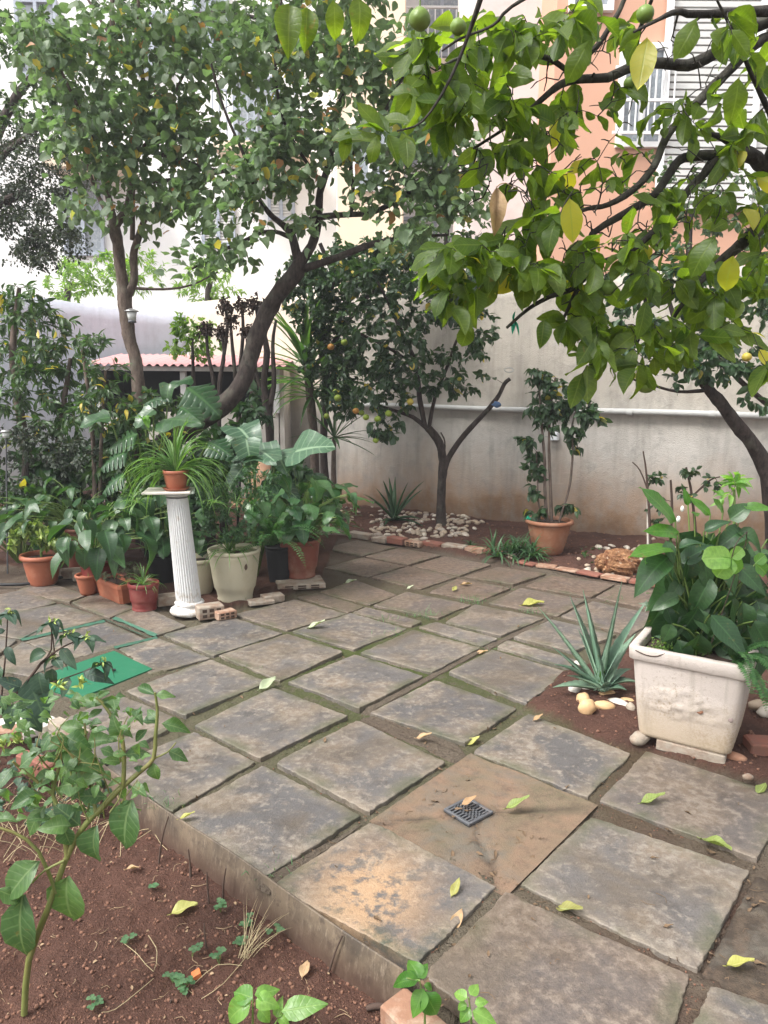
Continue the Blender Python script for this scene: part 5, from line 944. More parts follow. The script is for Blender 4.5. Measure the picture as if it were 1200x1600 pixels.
def fern(name, label, c, n, L, wd, el=(.3, 1.3), droop=1.6, cat='fern', az=None):
    m = MB()
    for i in range(n): a = i*2.4+R(-.3, .3) if az is None else R(*az); e = R(*el); frond(m, c, (math.cos(a)*math.cos(e), math.sin(a)*math.cos(e), math.sin(e)), L*R(.7, 1.1), wd, droop*R(.7, 1.3))
    return solo(name, m, L_fern, label, cat, c)
fern('sword_fern', 'sword fern with long feathery fronds between the cream pot and the red brown pot', np.array([W(425, 850, 5.15)[0], 5.2, .36]), 34, .52, .045)
cf = np.array([W(425, 890, 5.1)[0], 5.5, 0]); potted('fern_pot', 'dark pot hidden under the sword fern between cream and red brown pots', cf, r0=.08, r1=.11, h=.30, rim=.005, rimh=.02, mat=M_black)
# red brown pot on brick
c = np.array([*G(466, 915)[:2], .045]); c[1] += .13; potted('red_brown_pot', 'large red brown plastic pot standing on a brick right of the fern', c, r0=.12, r1=.155, h=.30, rim=.006, rimh=.03, mat=M_redpot if False else M_terrab, foot=.07)
broadleaf('heart leaved plant with pale and bright green leaves in the red brown pot', 'heart_leaf_plant', 'potted plant', c+[0, 0, .27], 60, .60, .36, .20, leafmat('mixed_heart_leaf', (.03, .09, .035), (.085, .17, .06), .3, .32, (.12, .2, .1), .4), T_bigh, lean=(.02, -.04), droop=.7)
broadleaf('low shrubby aralia growing behind the heart leaved plant', 'aralia', 'plant', (W(470, 780, 6.6)[0], 6.6, 0), 90, .85, .45, .14, L_shrub, T_ovate)
# column with its top slab, pot, saucer and spider plant
cc = np.array([*G(293, 962)[:2], 0]); cc[1] += .06; col = thing('white_column', 'leaning white fluted plaster column carrying the spider plant', 'column', cc); h = .80; top = np.array([W(275, 768, cc[1])[0], cc[1]+.01, .83]); sh_ = top-cc-[0, 0, .83]
def shear(m_):
    m_.V = [v+np.outer(np.clip((v[:, 2]-.02)/.8, 0, 1.1), sh_) for v in m_.V]; return m_
pr = [(.082, .085)]+[(.082-.014*t, .085+.715*t) for t in np.linspace(.04, .97, 14)]; FL = MB(); n = 120; V = []; 
for k, (r_, z_) in enumerate(pr):
    for i in range(n): a = i/n*2*math.pi; q = i % 4; rr = r_*(1 if q in (0, 1) else .925 if 0 < k < len(pr)-1 else 1); V.append((cc[0]+rr*math.cos(a), cc[1]+rr*math.sin(a), z_))
FL.add(V, [(q*n+i, q*n+(i+1) % n, (q+1)*n+(i+1) % n, (q+1)*n+i) for q in range(len(pr)-1) for i in range(n)]); pt('shaft', shear(FL), M_col, col, False)
bs = MB().lathe(cc, [(.001, 0), (.105, 0), (.122, .008), (.128, .022), (.124, .036), (.108, .044), (.094, .048), (.090, .060), (.095, .068), (.096, .078), (.088, .086), (.001, .0865)], 40, wob=.0012); bs.V = [v+RNG.normal(0, .0012, v.shape) for v in bs.V]; pt('base', bs, M_col, col)
pt('capital', shear(MB().lathe(cc, [(.001, .79), (.072, .79), (.078, .8), (.076, .812), (.001, .8125)], 32)), M_col, col)
tp_ = np.array([W(262, 768, cc[1])[0], cc[1]+.02, .820]); solo('marble_slab', MB().box(tp_, (.30, .26, .014), .15, bev=.003), M_pebw, 'thin white marble slab lying on top of the white column', 'slab', tp_, smooth=False)
cs = top+[-.0, 0, -.002]; sa = solo('terracotta_saucer', MB().lathe(cs, [(.001, 0), (.07, 0), (.085, .014), (.087, .018), (.080, .016), (.068, .006), (.001, .005)], 36), M_terra, 'terracotta saucer under the spider plant pot on the column', 'saucer', cs)
cp_ = cs+[0, 0, .006]; potted('spider_plant_pot', 'small terracotta pot on the white column', cp_, r0=.058, r1=.078, h=.125, rim=.005, rimh=.022)
m = MB(); b = cp_+[0, 0, .11]; rosette(m, b, 120, .42, .019, (.0, 1.45), 1.9, n=10, fold=.2, tip=.9, clear=True); rosette(m, b, 56, .50, .020, (-.1, .9), 2.4, n=10, fold=.2, clear=True)
for (a, L) in ((0.2, .5), (-.5, .42), (2.8, .45), (-2.2, .4)):
    e = .4; P = [b]; d = np.array([math.cos(a)*.9, math.sin(a)*.9, .4])
    for i in range(7): P.append(P[-1]+d*L/7); d = nrm(d+[0, 0, -.35])
    m.tube(P, .0018, 4, cap=False); rosette(m, P[-1], 14, .11, .01, (-.4, 1.2), 1.4, n=5)
solo('spider_plant', m, L_strap, 'spider plant with long striped arching leaves on top of the column', 'potted plant', b)
# big leaves behind the column
def bigleaf(m, st, base, px, py, Y, tx, ty, tY, w_=1., tp=0, up=(0, -.45, .9), T_=T_bigh):
    p, q = W(px, py, Y), W(tx, ty, tY); L = np.linalg.norm(q-p); m.leaves([T_[tp]], [p], [nrm(q-p)], [up], [L*1.06], wsc=w_); b = np.array(base); st.tube([b, b*.4+p*.6+[0, 0, .05], p], [.011, .009, .006], 6, cap=False)
ear = thing('elephant_ear', 'elephant ear plant with huge pale wavy leaves behind the ribbed pot', 'elephant ear', W(400, 850, 5.7)*[1, 1, 0]); m = MB(); st = MB(); b = W(400, 850, 5.7)*[1, 1, 0]
for a in ((455, 708, 5.6, 518, 685, 5.45, 1.5, 0, (.1, -.55, .8)), (432, 716, 5.5, 352, 690, 5.5, .9, 1), (398, 700, 5.6, 430, 712, 5.3, 1.2, 2), (372, 668, 5.8, 402, 688, 5.5, 1.1, 1), (395, 672, 5.8, 340, 690, 5.7, .9, 0), (385, 685, 5.5, 392, 740, 5.4, 1., 1, (0, -1, .2)), (420, 745, 5.6, 470, 775, 5.45, 1.1, 2), (380, 730, 5.6, 350, 765, 5.5, 1., 0), (430, 705, 5.65, 448, 730, 5.4, 1.3, 0)): bigleaf(m, st, b, *a)
pt('stems', st, B_green, ear); pt('foliage', m, L_alo, ear)
def monleaf():
    V = []; A = []; n = 36; F = []
    for i in range(n+1):
        t = i/n; cut = 1. if (i % 6) not in (0, 5) or t < .12 else .35; w_ = P_heart(t)*.46*cut
        for q, f in ((-1, 1), (-.33, .33), (0, 0), (.33, .33), (1, 1)): V.append((q*w_ if abs(q) == 1 else q*P_heart(t)*.46, t*.92+abs(q)*.14*(1-t)*.9, -abs(q)**2*.10-.22*t*t)); A.append((q, t))
    k = 5; return np.array(V), np.array(A), np.array([(i*k+j, i*k+j+1, (i+1)*k+j+1, (i+1)*k+j) for i in range(n) for j in range(4)])
T_mon = [monleaf()]
mon = thing('monstera', 'monstera with deeply cut leaves rising behind the column and spider plant', 'monstera', W(240, 860, 5.9)*[1, 1, 0]); m = MB(); st = MB(); b = W(240, 860, 5.9)*[1, 1, 0]
for a in ((292, 605, 5.8, 345, 640, 5.7, 1.3, 0, (0, -.6, .8)), (282, 636, 5.6, 318, 656, 5.5, 1.2), (215, 678, 5.5, 162, 694, 5.45, 1.4), (200, 705, 5.4, 150, 724, 5.35, 1.4), (240, 668, 5.6, 212, 655, 5.5, 1.2), (225, 632, 5.8, 262, 612, 5.75, 1.), (325, 690, 5.4, 362, 706, 5.3, 1.2, 0, (0, -.6, .8)), (195, 740, 5.3, 152, 765, 5.25, 1.2)): bigleaf(m, st, b, *(a if len(a) > 7 else a+(0,)), T_=T_mon)
for a in ((172, 652, 5.5, 118, 660, 5.4, 1.1, 0), (265, 600, 5.8, 255, 630, 5.7, 1., 1), (300, 590, 5.9, 255, 600, 5.8, .8, 2), (240, 640, 5.5, 205, 665, 5.4, 1., 0), (255, 655, 5.5, 310, 650, 5.3, 1., 2)): bigleaf(m, st, b, *a)
pt('stems', st, B_green, mon); pt('foliage', m, L_mon, mon)
m = Tree(); m.limb([(0, *W(248, 700, 5.0), .004), (0, *W(225, 660, 5.), .003)]); m.fill([(232, 652, 14, 10, 5., .05, 3), (310, 540+100, 4, 4, 5.2, .02, 0)], 1, 5, .07, .2, .9, .002); mktree('bright_shoot', 'bright yellow green leafy shoot above the spider plant', 'shoot', m, m.P[0], B_green, L_seed, T_ovate)
# garden chair glimpsed between leaves
ch = thing('garden_chair', 'old folding chair with a tan seat back half hidden behind the elephant ear leaves', 'chair', W(405, 800, 6.3)*[1, 1, 0]); o_ = W(405, 745, 6.2)
bm_ = MB(); a0, a1, a2, a3 = W(392, 722, 6.3), W(424, 720, 6.3), W(412, 772, 6.0), W(380, 775, 6.0); V = []; n = 12
for i in range(n+1):
    t = i/n; p, q = a0*(1-t)+a3*t, a1*(1-t)+a2*t; bow = np.array([0, .05*math.sin(t*3.14), 0]); V += [p+bow, q+bow, p+bow+[0, .02, 0], q+bow+[0, .02, 0]]
pt('backrest', bm_.add(V, [(4*i, 4*i+4, 4*i+5, 4*i+1) for i in range(n)]+[(4*i+2, 4*i+3, 4*i+7, 4*i+6) for i in range(n)]+[(4*i, 4*i+2, 4*i+6, 4*i+4) for i in range(n)]+[(4*i+1, 4*i+5, 4*i+7, 4*i+3) for i in range(n)]), M_wood, ch)
pt('side_rail', MB().tube([W(428, 720, 6.3), W(418, 760, 6.1), W(408, 800, 6.0), W(400, 850, 6.2)*[1, 1, 0]], .012, 7), M_black, ch); pt('side_rail', MB().tube([W(380, 722, 6.3), W(370, 775, 6.1), W(372, 800, 6.3), W(370, 850, 6.4)*[1, 1, 0]], .012, 7), M_black, ch)
pt('top_rail', MB().tube([W(422, 722, 6.28), W(434, 724, 6.3)], .02, 8, smooth=1), M_pebw, ch); pt('seat', MB().box(W(395, 785, 6.15), (.36, .34, .03), .2, bev=.006), M_wood, ch, False)
# potted lemon sapling
c = np.array([*G(862, 872)[:2], .015]); c[1] += .16; c9 = c; potted('wide_terracotta_pot', 'wide terracotta pot with a flat rim standing alone before the wall', c, r0=.125, r1=.195, h=.31, rim=.022, rimh=.035, mat=M_terraold, ridge=(.55, .7))
T = Tree(); T.k = .75; Yp = c[1]
T.limb([(858, 828, Yp, 3.5), (852, 780, Yp, 3.2), (851, 720, Yp, 3), (846, 660, Yp, 2.5), (842, 600, Yp, 2), (840, 575, Yp, 1.5)], n=7); T.limb([(862, 828, Yp, 4), (860, 760, Yp, 3.2), (858, 700, Yp, 3), (860, 640, Yp, 2.5), (868, 590, Yp, 2)], n=7); T.limb([(870, 828, Yp, 3), (878, 800, Yp-.05, 2.5), (890, 760, Yp, 2.5), (895, 705, Yp, 2.5), (894, 665, Yp, 2), (905, 625, Yp, 1.5)], n=7)
T.limb([(855, 815, Yp, 2), (842, 790, Yp, 1.8), (840, 750, Yp, 1.5), (838, 705, Yp, 1.2)]); 
T.fill([(840, 588, 22, 14, Yp, .08, 8), (850, 625, 30, 25, Yp, .12, 9), (905, 630, 30, 20, Yp, .1, 9), (925, 650, 18, 18, Yp-.05, .08, 6), (885, 640, 18, 20, Yp, .1, 5), (822, 690, 15, 14, Yp, .06, 5), (835, 740, 16, 14, Yp, .06, 5), (833, 770, 12, 14, Yp, .06, 4), (900, 690, 14, 20, Yp, .06, 4), (885, 790, 14, 12, Yp, .05, 3), (905, 800, 6, 4, Yp-.05, .03, 1), (850, 665, 22, 20, Yp, .1, 5), (870, 610, 30, 26, Yp, .12, 8), (845, 640, 24, 22, Yp, .1, 6), (900, 660, 30, 26, Yp-.05, .1, 6), (832, 720, 14, 20, Yp, .06, 4), (838, 800, 14, 14, Yp, .06, 3)], 1.9, 6, .092, .5, .8, .002)
mktree('potted_lemon_sapling', 'lemon sapling with three thin stems in the wide terracotta pot', 'lemon sapling', T, c+[0, 0, .28], B_brown, L_dark, T_ovate)
pt('cut_bottle', MB().tube([c+[-.21, -.03, .33], c+[-.14, -.02, .29]], [.018, .01], 8, smooth=1), M_tie, bpy.data.objects['wide_terracotta_pot'], label='small green plastic tube stuck in the pot at the rim')
# ================================================================ WHITE PLANTER
pa = math.atan2(2.708-2.904, 1.369-1.06); pc = np.array([1.335, 2.975, .045]); pl = thing('white_planter', 'square white cast planter with worn relief arches, stained and chipped', 'planter', pc)
ux, uy = np.array([math.cos(pa), math.sin(pa), 0]), np.array([-math.sin(pa), math.cos(pa), 0])
def PP(u, v, z): return pc+ux*u+uy*v+np.array([0, 0, z])
Hp = .405; b0, b1 = .178, .222
def half(z): return b0+(b1-b0)*(z/Hp)**.8
V = []; A = []; F = []
ring = []; nn = 28
for i in range(31):
    z = Hp*(i/30)*.86; hw = half(z)-(.012 if i == 0 else 0)
    for sd in range(4):
        for k in range(nn):
            s = -1+2*k/nn; rr = .9; x, y = {0: (s*hw, -hw), 1: (hw, s*hw), 2: (-s*hw, hw), 3: (-hw, -s*hw)}[sd]
            cx, cy = abs(x)/hw, abs(y)/hw; rnd_ = .035/hw                                    # rounded corners
            if cx > 1-rnd_ and cy > 1-rnd_:
                dx, dy = cx-(1-rnd_), cy-(1-rnd_); L = math.hypot(dx, dy); 
                if L > 0: f = min(1, rnd_/L*max(dx, dy)/rnd_ if False else rnd_/L); x = math.copysign((1-rnd_+dx*f)*hw, x); y = math.copysign((1-rnd_+dy*f)*hw, y)
            out = 0.
            if sd in (0, 2):                                                                 # relief of arches
                for (ax, az, ra) in ((-.085, .175, (.072, .052, .034)), (.005, .205, (.060, .045)), (.085, .165, (.080, .058, .040)), (-.03, .15, (.03,))):
                    d = math.hypot(s*hw-ax, (z-az)*1.25)
                    if z > az-.035:
                        for q in ra: out += .0062*math.exp(-((d-q)/.0058)**2)
            elif sd in (1, 3): out += .004*math.sin(s*20)*(.5 if abs(s) < .9 else 0)
            nx, ny = {0: (0, -1), 1: (1, 0), 2: (0, 1), 3: (-1, 0)}[sd]
            V.append(PP(x+nx*out, y+ny*out, z))
N4 = nn*4; F = [(i*N4+j, i*N4+(j+1) % N4, (i+1)*N4+(j+1) % N4, (i+1)*N4+j) for i in range(30) for j in range(N4)]+[tuple(reversed(range(N4)))]
pt('planter_body', MB().add(V, F), M_planter, pl)
V = []; prof = [(.001, .345), (.008, .349), (.013, .354), (.015, .400), (.012, .405), (-.014, .405), (-.020, .400), (-.024, .34)]
for (e, z) in prof:
    hw = half(.345)+e
    for sd in range(4):
        for k in range(20):
            s = -1+2*k/20; x, y = {0: (s*hw, -hw), 1: (hw, s*hw), 2: (-s*hw, hw), 3: (-hw, -s*hw)}[sd]; cx, cy = abs(x)/hw, abs(y)/hw; rq = .1
            if cx > 1-rq and cy > 1-rq: dx, dy = cx-1+rq, cy-1+rq; L = math.hypot(dx, dy); f = min(1, rq/max(L, 1e-6)); x = math.copysign((1-rq+dx*f)*hw, x); y = math.copysign((1-rq+dy*f)*hw, y)
            V.append(PP(x, y, z+.0025*(vnoise(x*20, y*20, 1)-.5)))
F = [(i*80+j, i*80+(j+1) % 80, (i+1)*80+(j+1) % 80, (i+1)*80+j) for i in range(len(prof)-1) for j in range(80)]
pt('rim', MB().add(V, F), M_planter, pl); pt('potting_soil', MB().box(PP(0, 0, .355), (.40, .40, .03), pa, jit=.003), M_potsoil, pl)
cr = [PP(-.21+.016*i, -.2375-.0005, .392-.004*i-.012*math.sin(i*.7)) for i in range(2)]
P = [PP(-.20, -.2318, .392), PP(-.17, -.2322, .383), PP(-.14, -.2322, .380), PP(-.11, -.2322, .386), PP(-.085, -.2295, .402)]
pt('rim_crack', MB().tube(P, .0022, 5), M_hole, pl); pt('relief_hole', MB().blob(PP(.058, -.2035, .178), (.016, .004, .010), pa), M_terraold, pl); pt('drain_hole', MB().blob(PP(.172, -.1995, .17), (.010, .003, .011), pa), plainmat('old_plug', (.3, .24, .22), .8), pl)
# bricks under and beside the planter
def brick(name, label, c, sz, rz, mat, holes=False, grp=None, cat='brick', tilt=0.):
    t = thing(name, label, cat, c, grp); o = pt('brick_body', MB().box(np.array(c)+[0, 0, sz[2]/2], sz, rz, jit=.0012, bev=.006), mat, t, False)
    if holes:
        m = MB(); ex = np.array([math.cos(rz), math.sin(rz), 0]); ey = np.array([-ex[1], ex[0], 0])
        for e in holes:
            ax, bx_, L, W_ = (ex, ey, sz[0], sz[1]) if e in 'xX' else (ey, ex, sz[1], sz[0]); sg = 1 if e in 'xy' else -1
            ny = 3 if W_ > .08 else 2
            for i in range(ny):
                for j in range(2):
                    q = np.array(c)+ax*sg*(L/2+.0008)+bx_*(i-(ny-1)/2)*W_*.27+[0, 0, sz[2]*(.3+.4*j)]
                    m.box(q, (.004, W_*.17, sz[2]*.24) if e in 'xX' else (W_*.17, .004, sz[2]*.24), rz)
        pt('core_holes', m, M_hole, t, False)
    return t
q = PP(.03, -.145, -.045); brick('support_brick', 'mortar crusted brick under the front edge of the white planter', (q[0], q[1], .0), (.27, .07, .05), pa, M_brickp)
q = G(1190, 1182, .0); brick('red_painted_brick', 'dark red painted brick lying on the soil right of the white planter', (q[0]+.06, q[1]+.02, 0), (.22, .10, .062), -.1, M_brickd)
# peace lily in the planter, hand placed leaves
pq = thing('planter_peace_lily', 'lush peace lily with large glossy leaves filling the white planter', 'potted plant', PP(0, 0, .36)); st = MB(); m1 = MB(); m2 = MB(); b = PP(0, 0, .37)
def lf(mm, px, py, dy, tx, ty, dty, w_=1., up=(0, -.75, .65), T_=T_ovate, tp=None):
    Y = pc[1]; p, q = W(px, py, Y+dy), W(tx, ty, Y+dty); L = np.linalg.norm(q-p); mm.leaves([T_[tp if tp is not None else random.randrange(len(T_))]], [p], [nrm(q-p)], [nrm(np.array(up)+RNG.normal(0, .12, 3))], [L*1.06], wsc=w_, rnd=R(0, .9))
    bb = b+RNG.normal(0, .04, 3)*[1, 1, 0]; st.tube([bb, bb*.45+p*.55+[0, 0, .03], p], [.0045, .004, .003], 5, cap=False)
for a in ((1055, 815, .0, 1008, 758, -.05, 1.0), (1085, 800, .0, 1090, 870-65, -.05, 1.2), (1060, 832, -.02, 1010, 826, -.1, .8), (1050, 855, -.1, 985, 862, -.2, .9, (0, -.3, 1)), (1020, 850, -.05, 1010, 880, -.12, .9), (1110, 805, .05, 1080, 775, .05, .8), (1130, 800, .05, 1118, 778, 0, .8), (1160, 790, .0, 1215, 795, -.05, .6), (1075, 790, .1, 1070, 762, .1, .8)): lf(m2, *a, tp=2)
for a in ((1040, 845, -.1, 1055, 880, -.14, 1.), (1060, 858, -.12, 1100, 832, -.15, .9, (0, -.4, 1)), (1062, 880, -.1, 1120, 828+15, -.1, .8), (1140, 812, 0, 1178, 782, -.05, 1.2), (1150, 830, 0, 1210, 850, -.1, .8), (1100, 830, -.05, 1140, 805, -.1, .8), (1045, 870, -.1, 985, 915, -.2, 1., (0, -.5, .9)), (1060, 930, -.12, 1018, 950, -.16, .9, (-.2, -.7, .7)), (1075, 870, -.1, 1082, 940, -.12, .7, (0, -1, .2)), (1098, 860, -.1, 1110, 930, -.12, .8, (0, -1, .2)), (1130, 860, -.05, 1150, 930, -.1, .8, (0, -1, .2)), (1150, 880, -.05, 1200, 930, -.1, .9, (0, -.8, .5)), (1110, 900, -.1, 1075, 980, -.15, .8, (0, -1, .3)), (1140, 920, -.1, 1100, 990, -.12, .8, (0, -1, .3)), (1160, 940, -.1, 1175, 1010, -.15, .9, (0, -1, .3)), (1050, 975, -.16, 1036, 1008, -.17, 1.3, (0, -1, .3)), (1110, 960, -.2, 1175, 1030, -.3, .9, (0, -.8, .6)), (1160, 830, 0, 1120, 850, -.1, .9), (1170, 870, 0, 1215, 905, -.05, .8), (1090, 840, .1, 1120, 870, .1, .9), (1065, 905, -.05, 1040, 950, -.1, .8, (0, -1, .4)), (1130, 990, -.2, 1190, 1060, -.28, .9, (.2, -.8, .5)), (1180, 960, -.1, 1215, 1020, -.15, .9), (1190, 1000, -.1, 1180, 1070, -.15, .9), (1085, 950, -.1, 1120, 1000, -.15, .8), (1040, 900, 0, 1065, 945, -.05, .8, (0, -1, .4))): lf(m1, *a)
for i in range(26):
    x, y = R(1030, 1190), R(930, 1010); lf(m1, x, y, R(-.2, .0), x+R(-35, 35), y+R(30, 70), R(-.2, -.05), R(.8, 1.), (R(-.3, .3), -1, .3))
for i in range(75):
    x, y = R(1035, 1200), R(830, 1000); lf(m1, x, y, R(-.08, .2), x+R(-55, 55), y+R(10, 80), R(-.05, .12), R(.7, 1.), (R(-.4, .4), -.9, .5))
pt('stems', st, B_green, pq); pt('foliage', m1, L_lily, pq); pt('bright_foliage', m2, L_lilyb, pq, label='top leaves of the plant with backlight painted as brighter green')  # top leaves use a brighter leaf material that paints in the backlight
m = MB()
for (px, py, dy) in ((1060, 811, -.12), (1066, 795, -.05)): pt('flower', MB().blob(W(px, py, pc[1]+dy), (.008, .006, .013), 0, 8, .1), M_flower, pq)
iv = thing('planter_ivy', 'lobed yellow green leaf on a curved stalk in front of the white planter foliage', 'plant', PP(.05, -.1, .36)); m = MB(); st2 = MB(); Yi = 2.62
il = MB()
for (px, py, tx, ty) in ((1143, 872, 1102, 872), (1143, 872, 1122, 900), (1143, 872, 1160, 858), (1143, 872, 1156, 893)): p, q = W(px, py, Yi), W(tx, ty, Yi); m.leaves(T_lobe, [p], [nrm(q-p)], [(0, -.9, .5)], [np.linalg.norm(q-p)*1.15], wsc=.95)
for (px, py, tx, ty) in ((1180, 880, 1198, 895), (1180, 880, 1195, 868)): p, q = W(px, py, Yi), W(tx, ty, Yi); il.leaves(T_lobe, [p], [nrm(q-p)], [(0, -.9, .5)], [np.linalg.norm(q-p)*1.15])
st2.tube([PP(.05, -.1, .36), W(1165, 850, 2.7), W(1160, 838, 2.65), W(1150, 850, Yi), W(1143, 872, Yi)], .0018, 5); pt('stalk', st2, B_stick, iv); pt('leaf', m, L_seed, iv); pt('leaf', il, L_seed, iv)
fern('planter_fern', 'small drooping fern over the right rim of the white planter', PP(.15, -.12, .38), 11, .26, .035, (.2, 1.2), 2.4, az=(-1.9, -.1))
c = PP(-.12, -.12, .37); m = MB(); m.leaves(T_tiny, c+RNG.normal(0, .026, (300, 3)), randdirs(300, .4), randdirs(300, 1), .014); solo('planter_moss', m, L_farlight, 'tiny pale weeds at the left corner inside the white planter', 'weeds', c)
# ================================================================ STONES
PEB = [MB().blob((0, 0, 0), (1, .72, .5), 0, 12, .10, s).mesh('pebble') for s in (1., 3.3, 5.1, 7.7)]
for me in PEB: me.materials.append(M_peb)
def pebble(x, y, s, label, grp, z=None, dz=0.):
    o = bpy.data.objects.new('pebble', random.choice(PEB)); SC.collection.objects.link(o)
    o.location = (x, y, (gz(x, y) if z is None else z)+s*.30+dz); o.scale = (s*R(.8, 1.2), s*R(.8, 1.15), s*R(.8, 1.1)); o.rotation_euler = (R(-.3, .3), R(-.3, .3), R(0, 6.28)); return tag(o, label, 'pebble', grp)
def field(n, px, py, rx, ry, hole, s0, s1, label, grp, mind=.66):
    pts = []; tries = 0
    while len(pts) < n and tries < 9000:
        tries += 1; a, r = R(0, 6.28), R(hole, 1)**.6; p = G(px+rx*r*math.cos(a), py+ry*r*math.sin(a))[:2]; s = R(s0, s1)
        if inpoly(np.array([p[0]]), np.array([p[1]]), PATIO)[0]: continue
        if all(np.hypot(*(p-q[0])) > (s+q[1])*mind for q in pts): pts.append((p, s)); pebble(*p, s, label, grp)
field(175, 665, 829, 88, 25, .08, .026, .042, 'smooth cream pebble in the ring around the tangerine tree trunk', 'pebbles around the tangerine tree')
field(26, 625, 800, 70, 10, .1, .02, .035, 'pale pebble scattered around the agave near the garden wall', 'pebbles by the agave')
field(40, 965, 880, 62, 26, .0, .026, .036, 'greyish cream pebble in the patch around the rusty rock', 'pebbles around the rock')
field(26, 1020, 875, 50, 26, .1, .024, .034, 'greyish cream pebble in the patch around the rusty rock', 'pebbles around the rock')
field(12, 545, 805, 22, 14, .1, .02, .03, 'pale pebble scattered at the far left end of the back bed', 'pebbles at the bed corner')
rc = G(968, 900); V = MB().blob((0, 0, 0), (1, 1, 1), 0, 56, .08, 2.); P_ = V.V[0]; nv_ = nrm(P_)
P_ = nv_*(1+.16*(vnoise(nv_[:, 0]*3+nv_[:, 2]*2, nv_[:, 1]*3, 1.)-.5)+.20*(np.round(vnoise(nv_[:, 0]*5, nv_[:, 1]*5+nv_[:, 2]*6, 1., 3)*4)/4-.5)+.08*(vnoise(nv_[:, 0]*14, nv_[:, 1]*14+nv_[:, 2]*12, 1., 5)-.5))[:, None]
V.V[0] = P_*np.array([.175, .13, .115])+rc+[0.01, .09, .085]; solo('rusty_rock', V, M_rock, 'large rough orange brown rock at the edge of the pebble patch', 'rock', rc, smooth=False)
for (px, py, sx, sy, rz, mt, lab) in ((897, 1086, .017, .022, .1, M_pebw, 'white oval stone at the left end of the row under the aloe'), (915, 1083, .02, .022, .3, M_pebw, 'white round stone second from the left under the aloe'), (911, 1103, .016, .024, .6, M_pebt, 'tan stone behind the tall tan stone under the aloe'), (917, 1118, .017, .03, 1.5, M_pebt, 'nearest tall tan stone standing under the aloe'), (947, 1094, .026, .018, .4, M_pebt, 'knobbly tan stone under the aloe near the planter'), (943, 1112, .028, .018, -.3, M_pebt, 'smooth light brown oval stone lying under the aloe'), (966, 1108, .032, .017, -.6, M_pebw, 'long white stone under the aloe beside the planter'), (979, 1103, .02, .014, -.5, M_pebt, 'brown stone touching the left side of the white planter'), (905, 1044, .022, .014, .2, M_pebw, 'white stone left of the aloe heart'), (998, 1165, .026, .022, .3, M_brickp, 'rough brownish stone at the front left foot of the white planter'), (1148, 1192, .026, .015, -.5, M_terraold, 'flat brown stone by the right front foot of the white planter'), (985, 1116, .012, .02, 0, M_brickp, 'small crusty stone against the planter left side'), (1185, 1112, .03, .02, 0, M_peb, 'pale stone on the soil right of the planter'), (1195, 1122, .03, .02, .5, M_peb, 'second pale stone on the soil right of the planter, nearer the camera'), (1168, 1222, .012, .01, 0, M_brickp, 'crumb of brick on the soil in front of the red painted brick')):
    c = G(px, py, .0); k = 1.8; solo('stone', MB().blob(c+[0, 0, .012+sy*.5*k], (sx*k, sy*.8*k, sy*.75*k), rz, 14, .10), mt, lab, 'stone', c)
# ================================================================ BRICK EDGING OF THE BACK BED
ED = [(500, 838, 545, 836, M_brickp, 'crumbly cement lump at the left end of the brick edging'), (548, 838, 580, 844, M_brickp, 'white crusted brick second from the left end of the edging'), (584, 846, 606, 849, M_brickp, 'dark gapped pale brick third from the left end of the edging'), (608, 848, 634, 852, M_brickd, 'dark red brick left of the orange brick in the edging'), (636, 852, 660, 856, M_brick, 'orange hollow brick in the middle of the edging'), (662, 853, 692, 858, M_brickd, 'dark ridged brick on a pale crusted one in the edging'), (695, 858, 728, 864, M_brickp, 'white topped brick jutting from the edging'), (730, 864, 758, 868, M_brick, 'brown brick just left of the strap leaf clump'), (760, 868, 790, 873, M_brickd, 'brick half covered by the strap leaf clump'), (792, 872, 808, 876, M_brickp, 'pale hollow brick showing right of the strap leaves'), (812, 880, 838, 886, M_brickd, 'dark red brick in front of the wide terracotta pot'), (840, 886, 872, 890, M_brick, 'pale orange flat brick left half of the long flat pair'), (873, 890, 905, 896, M_brick, 'pale orange flat brick right half of the long flat pair'), (906, 896, 942, 903, M_brickd, 'dark red flat brick left of the rusty rock'), (944, 903, 985, 911, M_brick, 'flat brick in front of the rusty rock'), (987, 911, 1030, 918, M_brickd, 'flat dark brick at the right end of the edging behind the planter leaves')]
for i, (x0, y0, x1, y1, mt, lab) in enumerate(ED):
    a, b_ = G(x0, y0)[:2], G(x1, y1)[:2]; c = (a+b_)/2; d = b_-a; L = np.linalg.norm(d); hz = (.055 if i < 10 else .022)
    brick('edging_brick', lab, (c[0], c[1]+.04, -.004), (L*.98, .11+R(-.015, .015), hz+R(-.006, .01)), math.atan2(d[1], d[0])+R(-.06, .06), mt, 'Y' if i in (4, 9) else False, 'bricks edging the back bed')
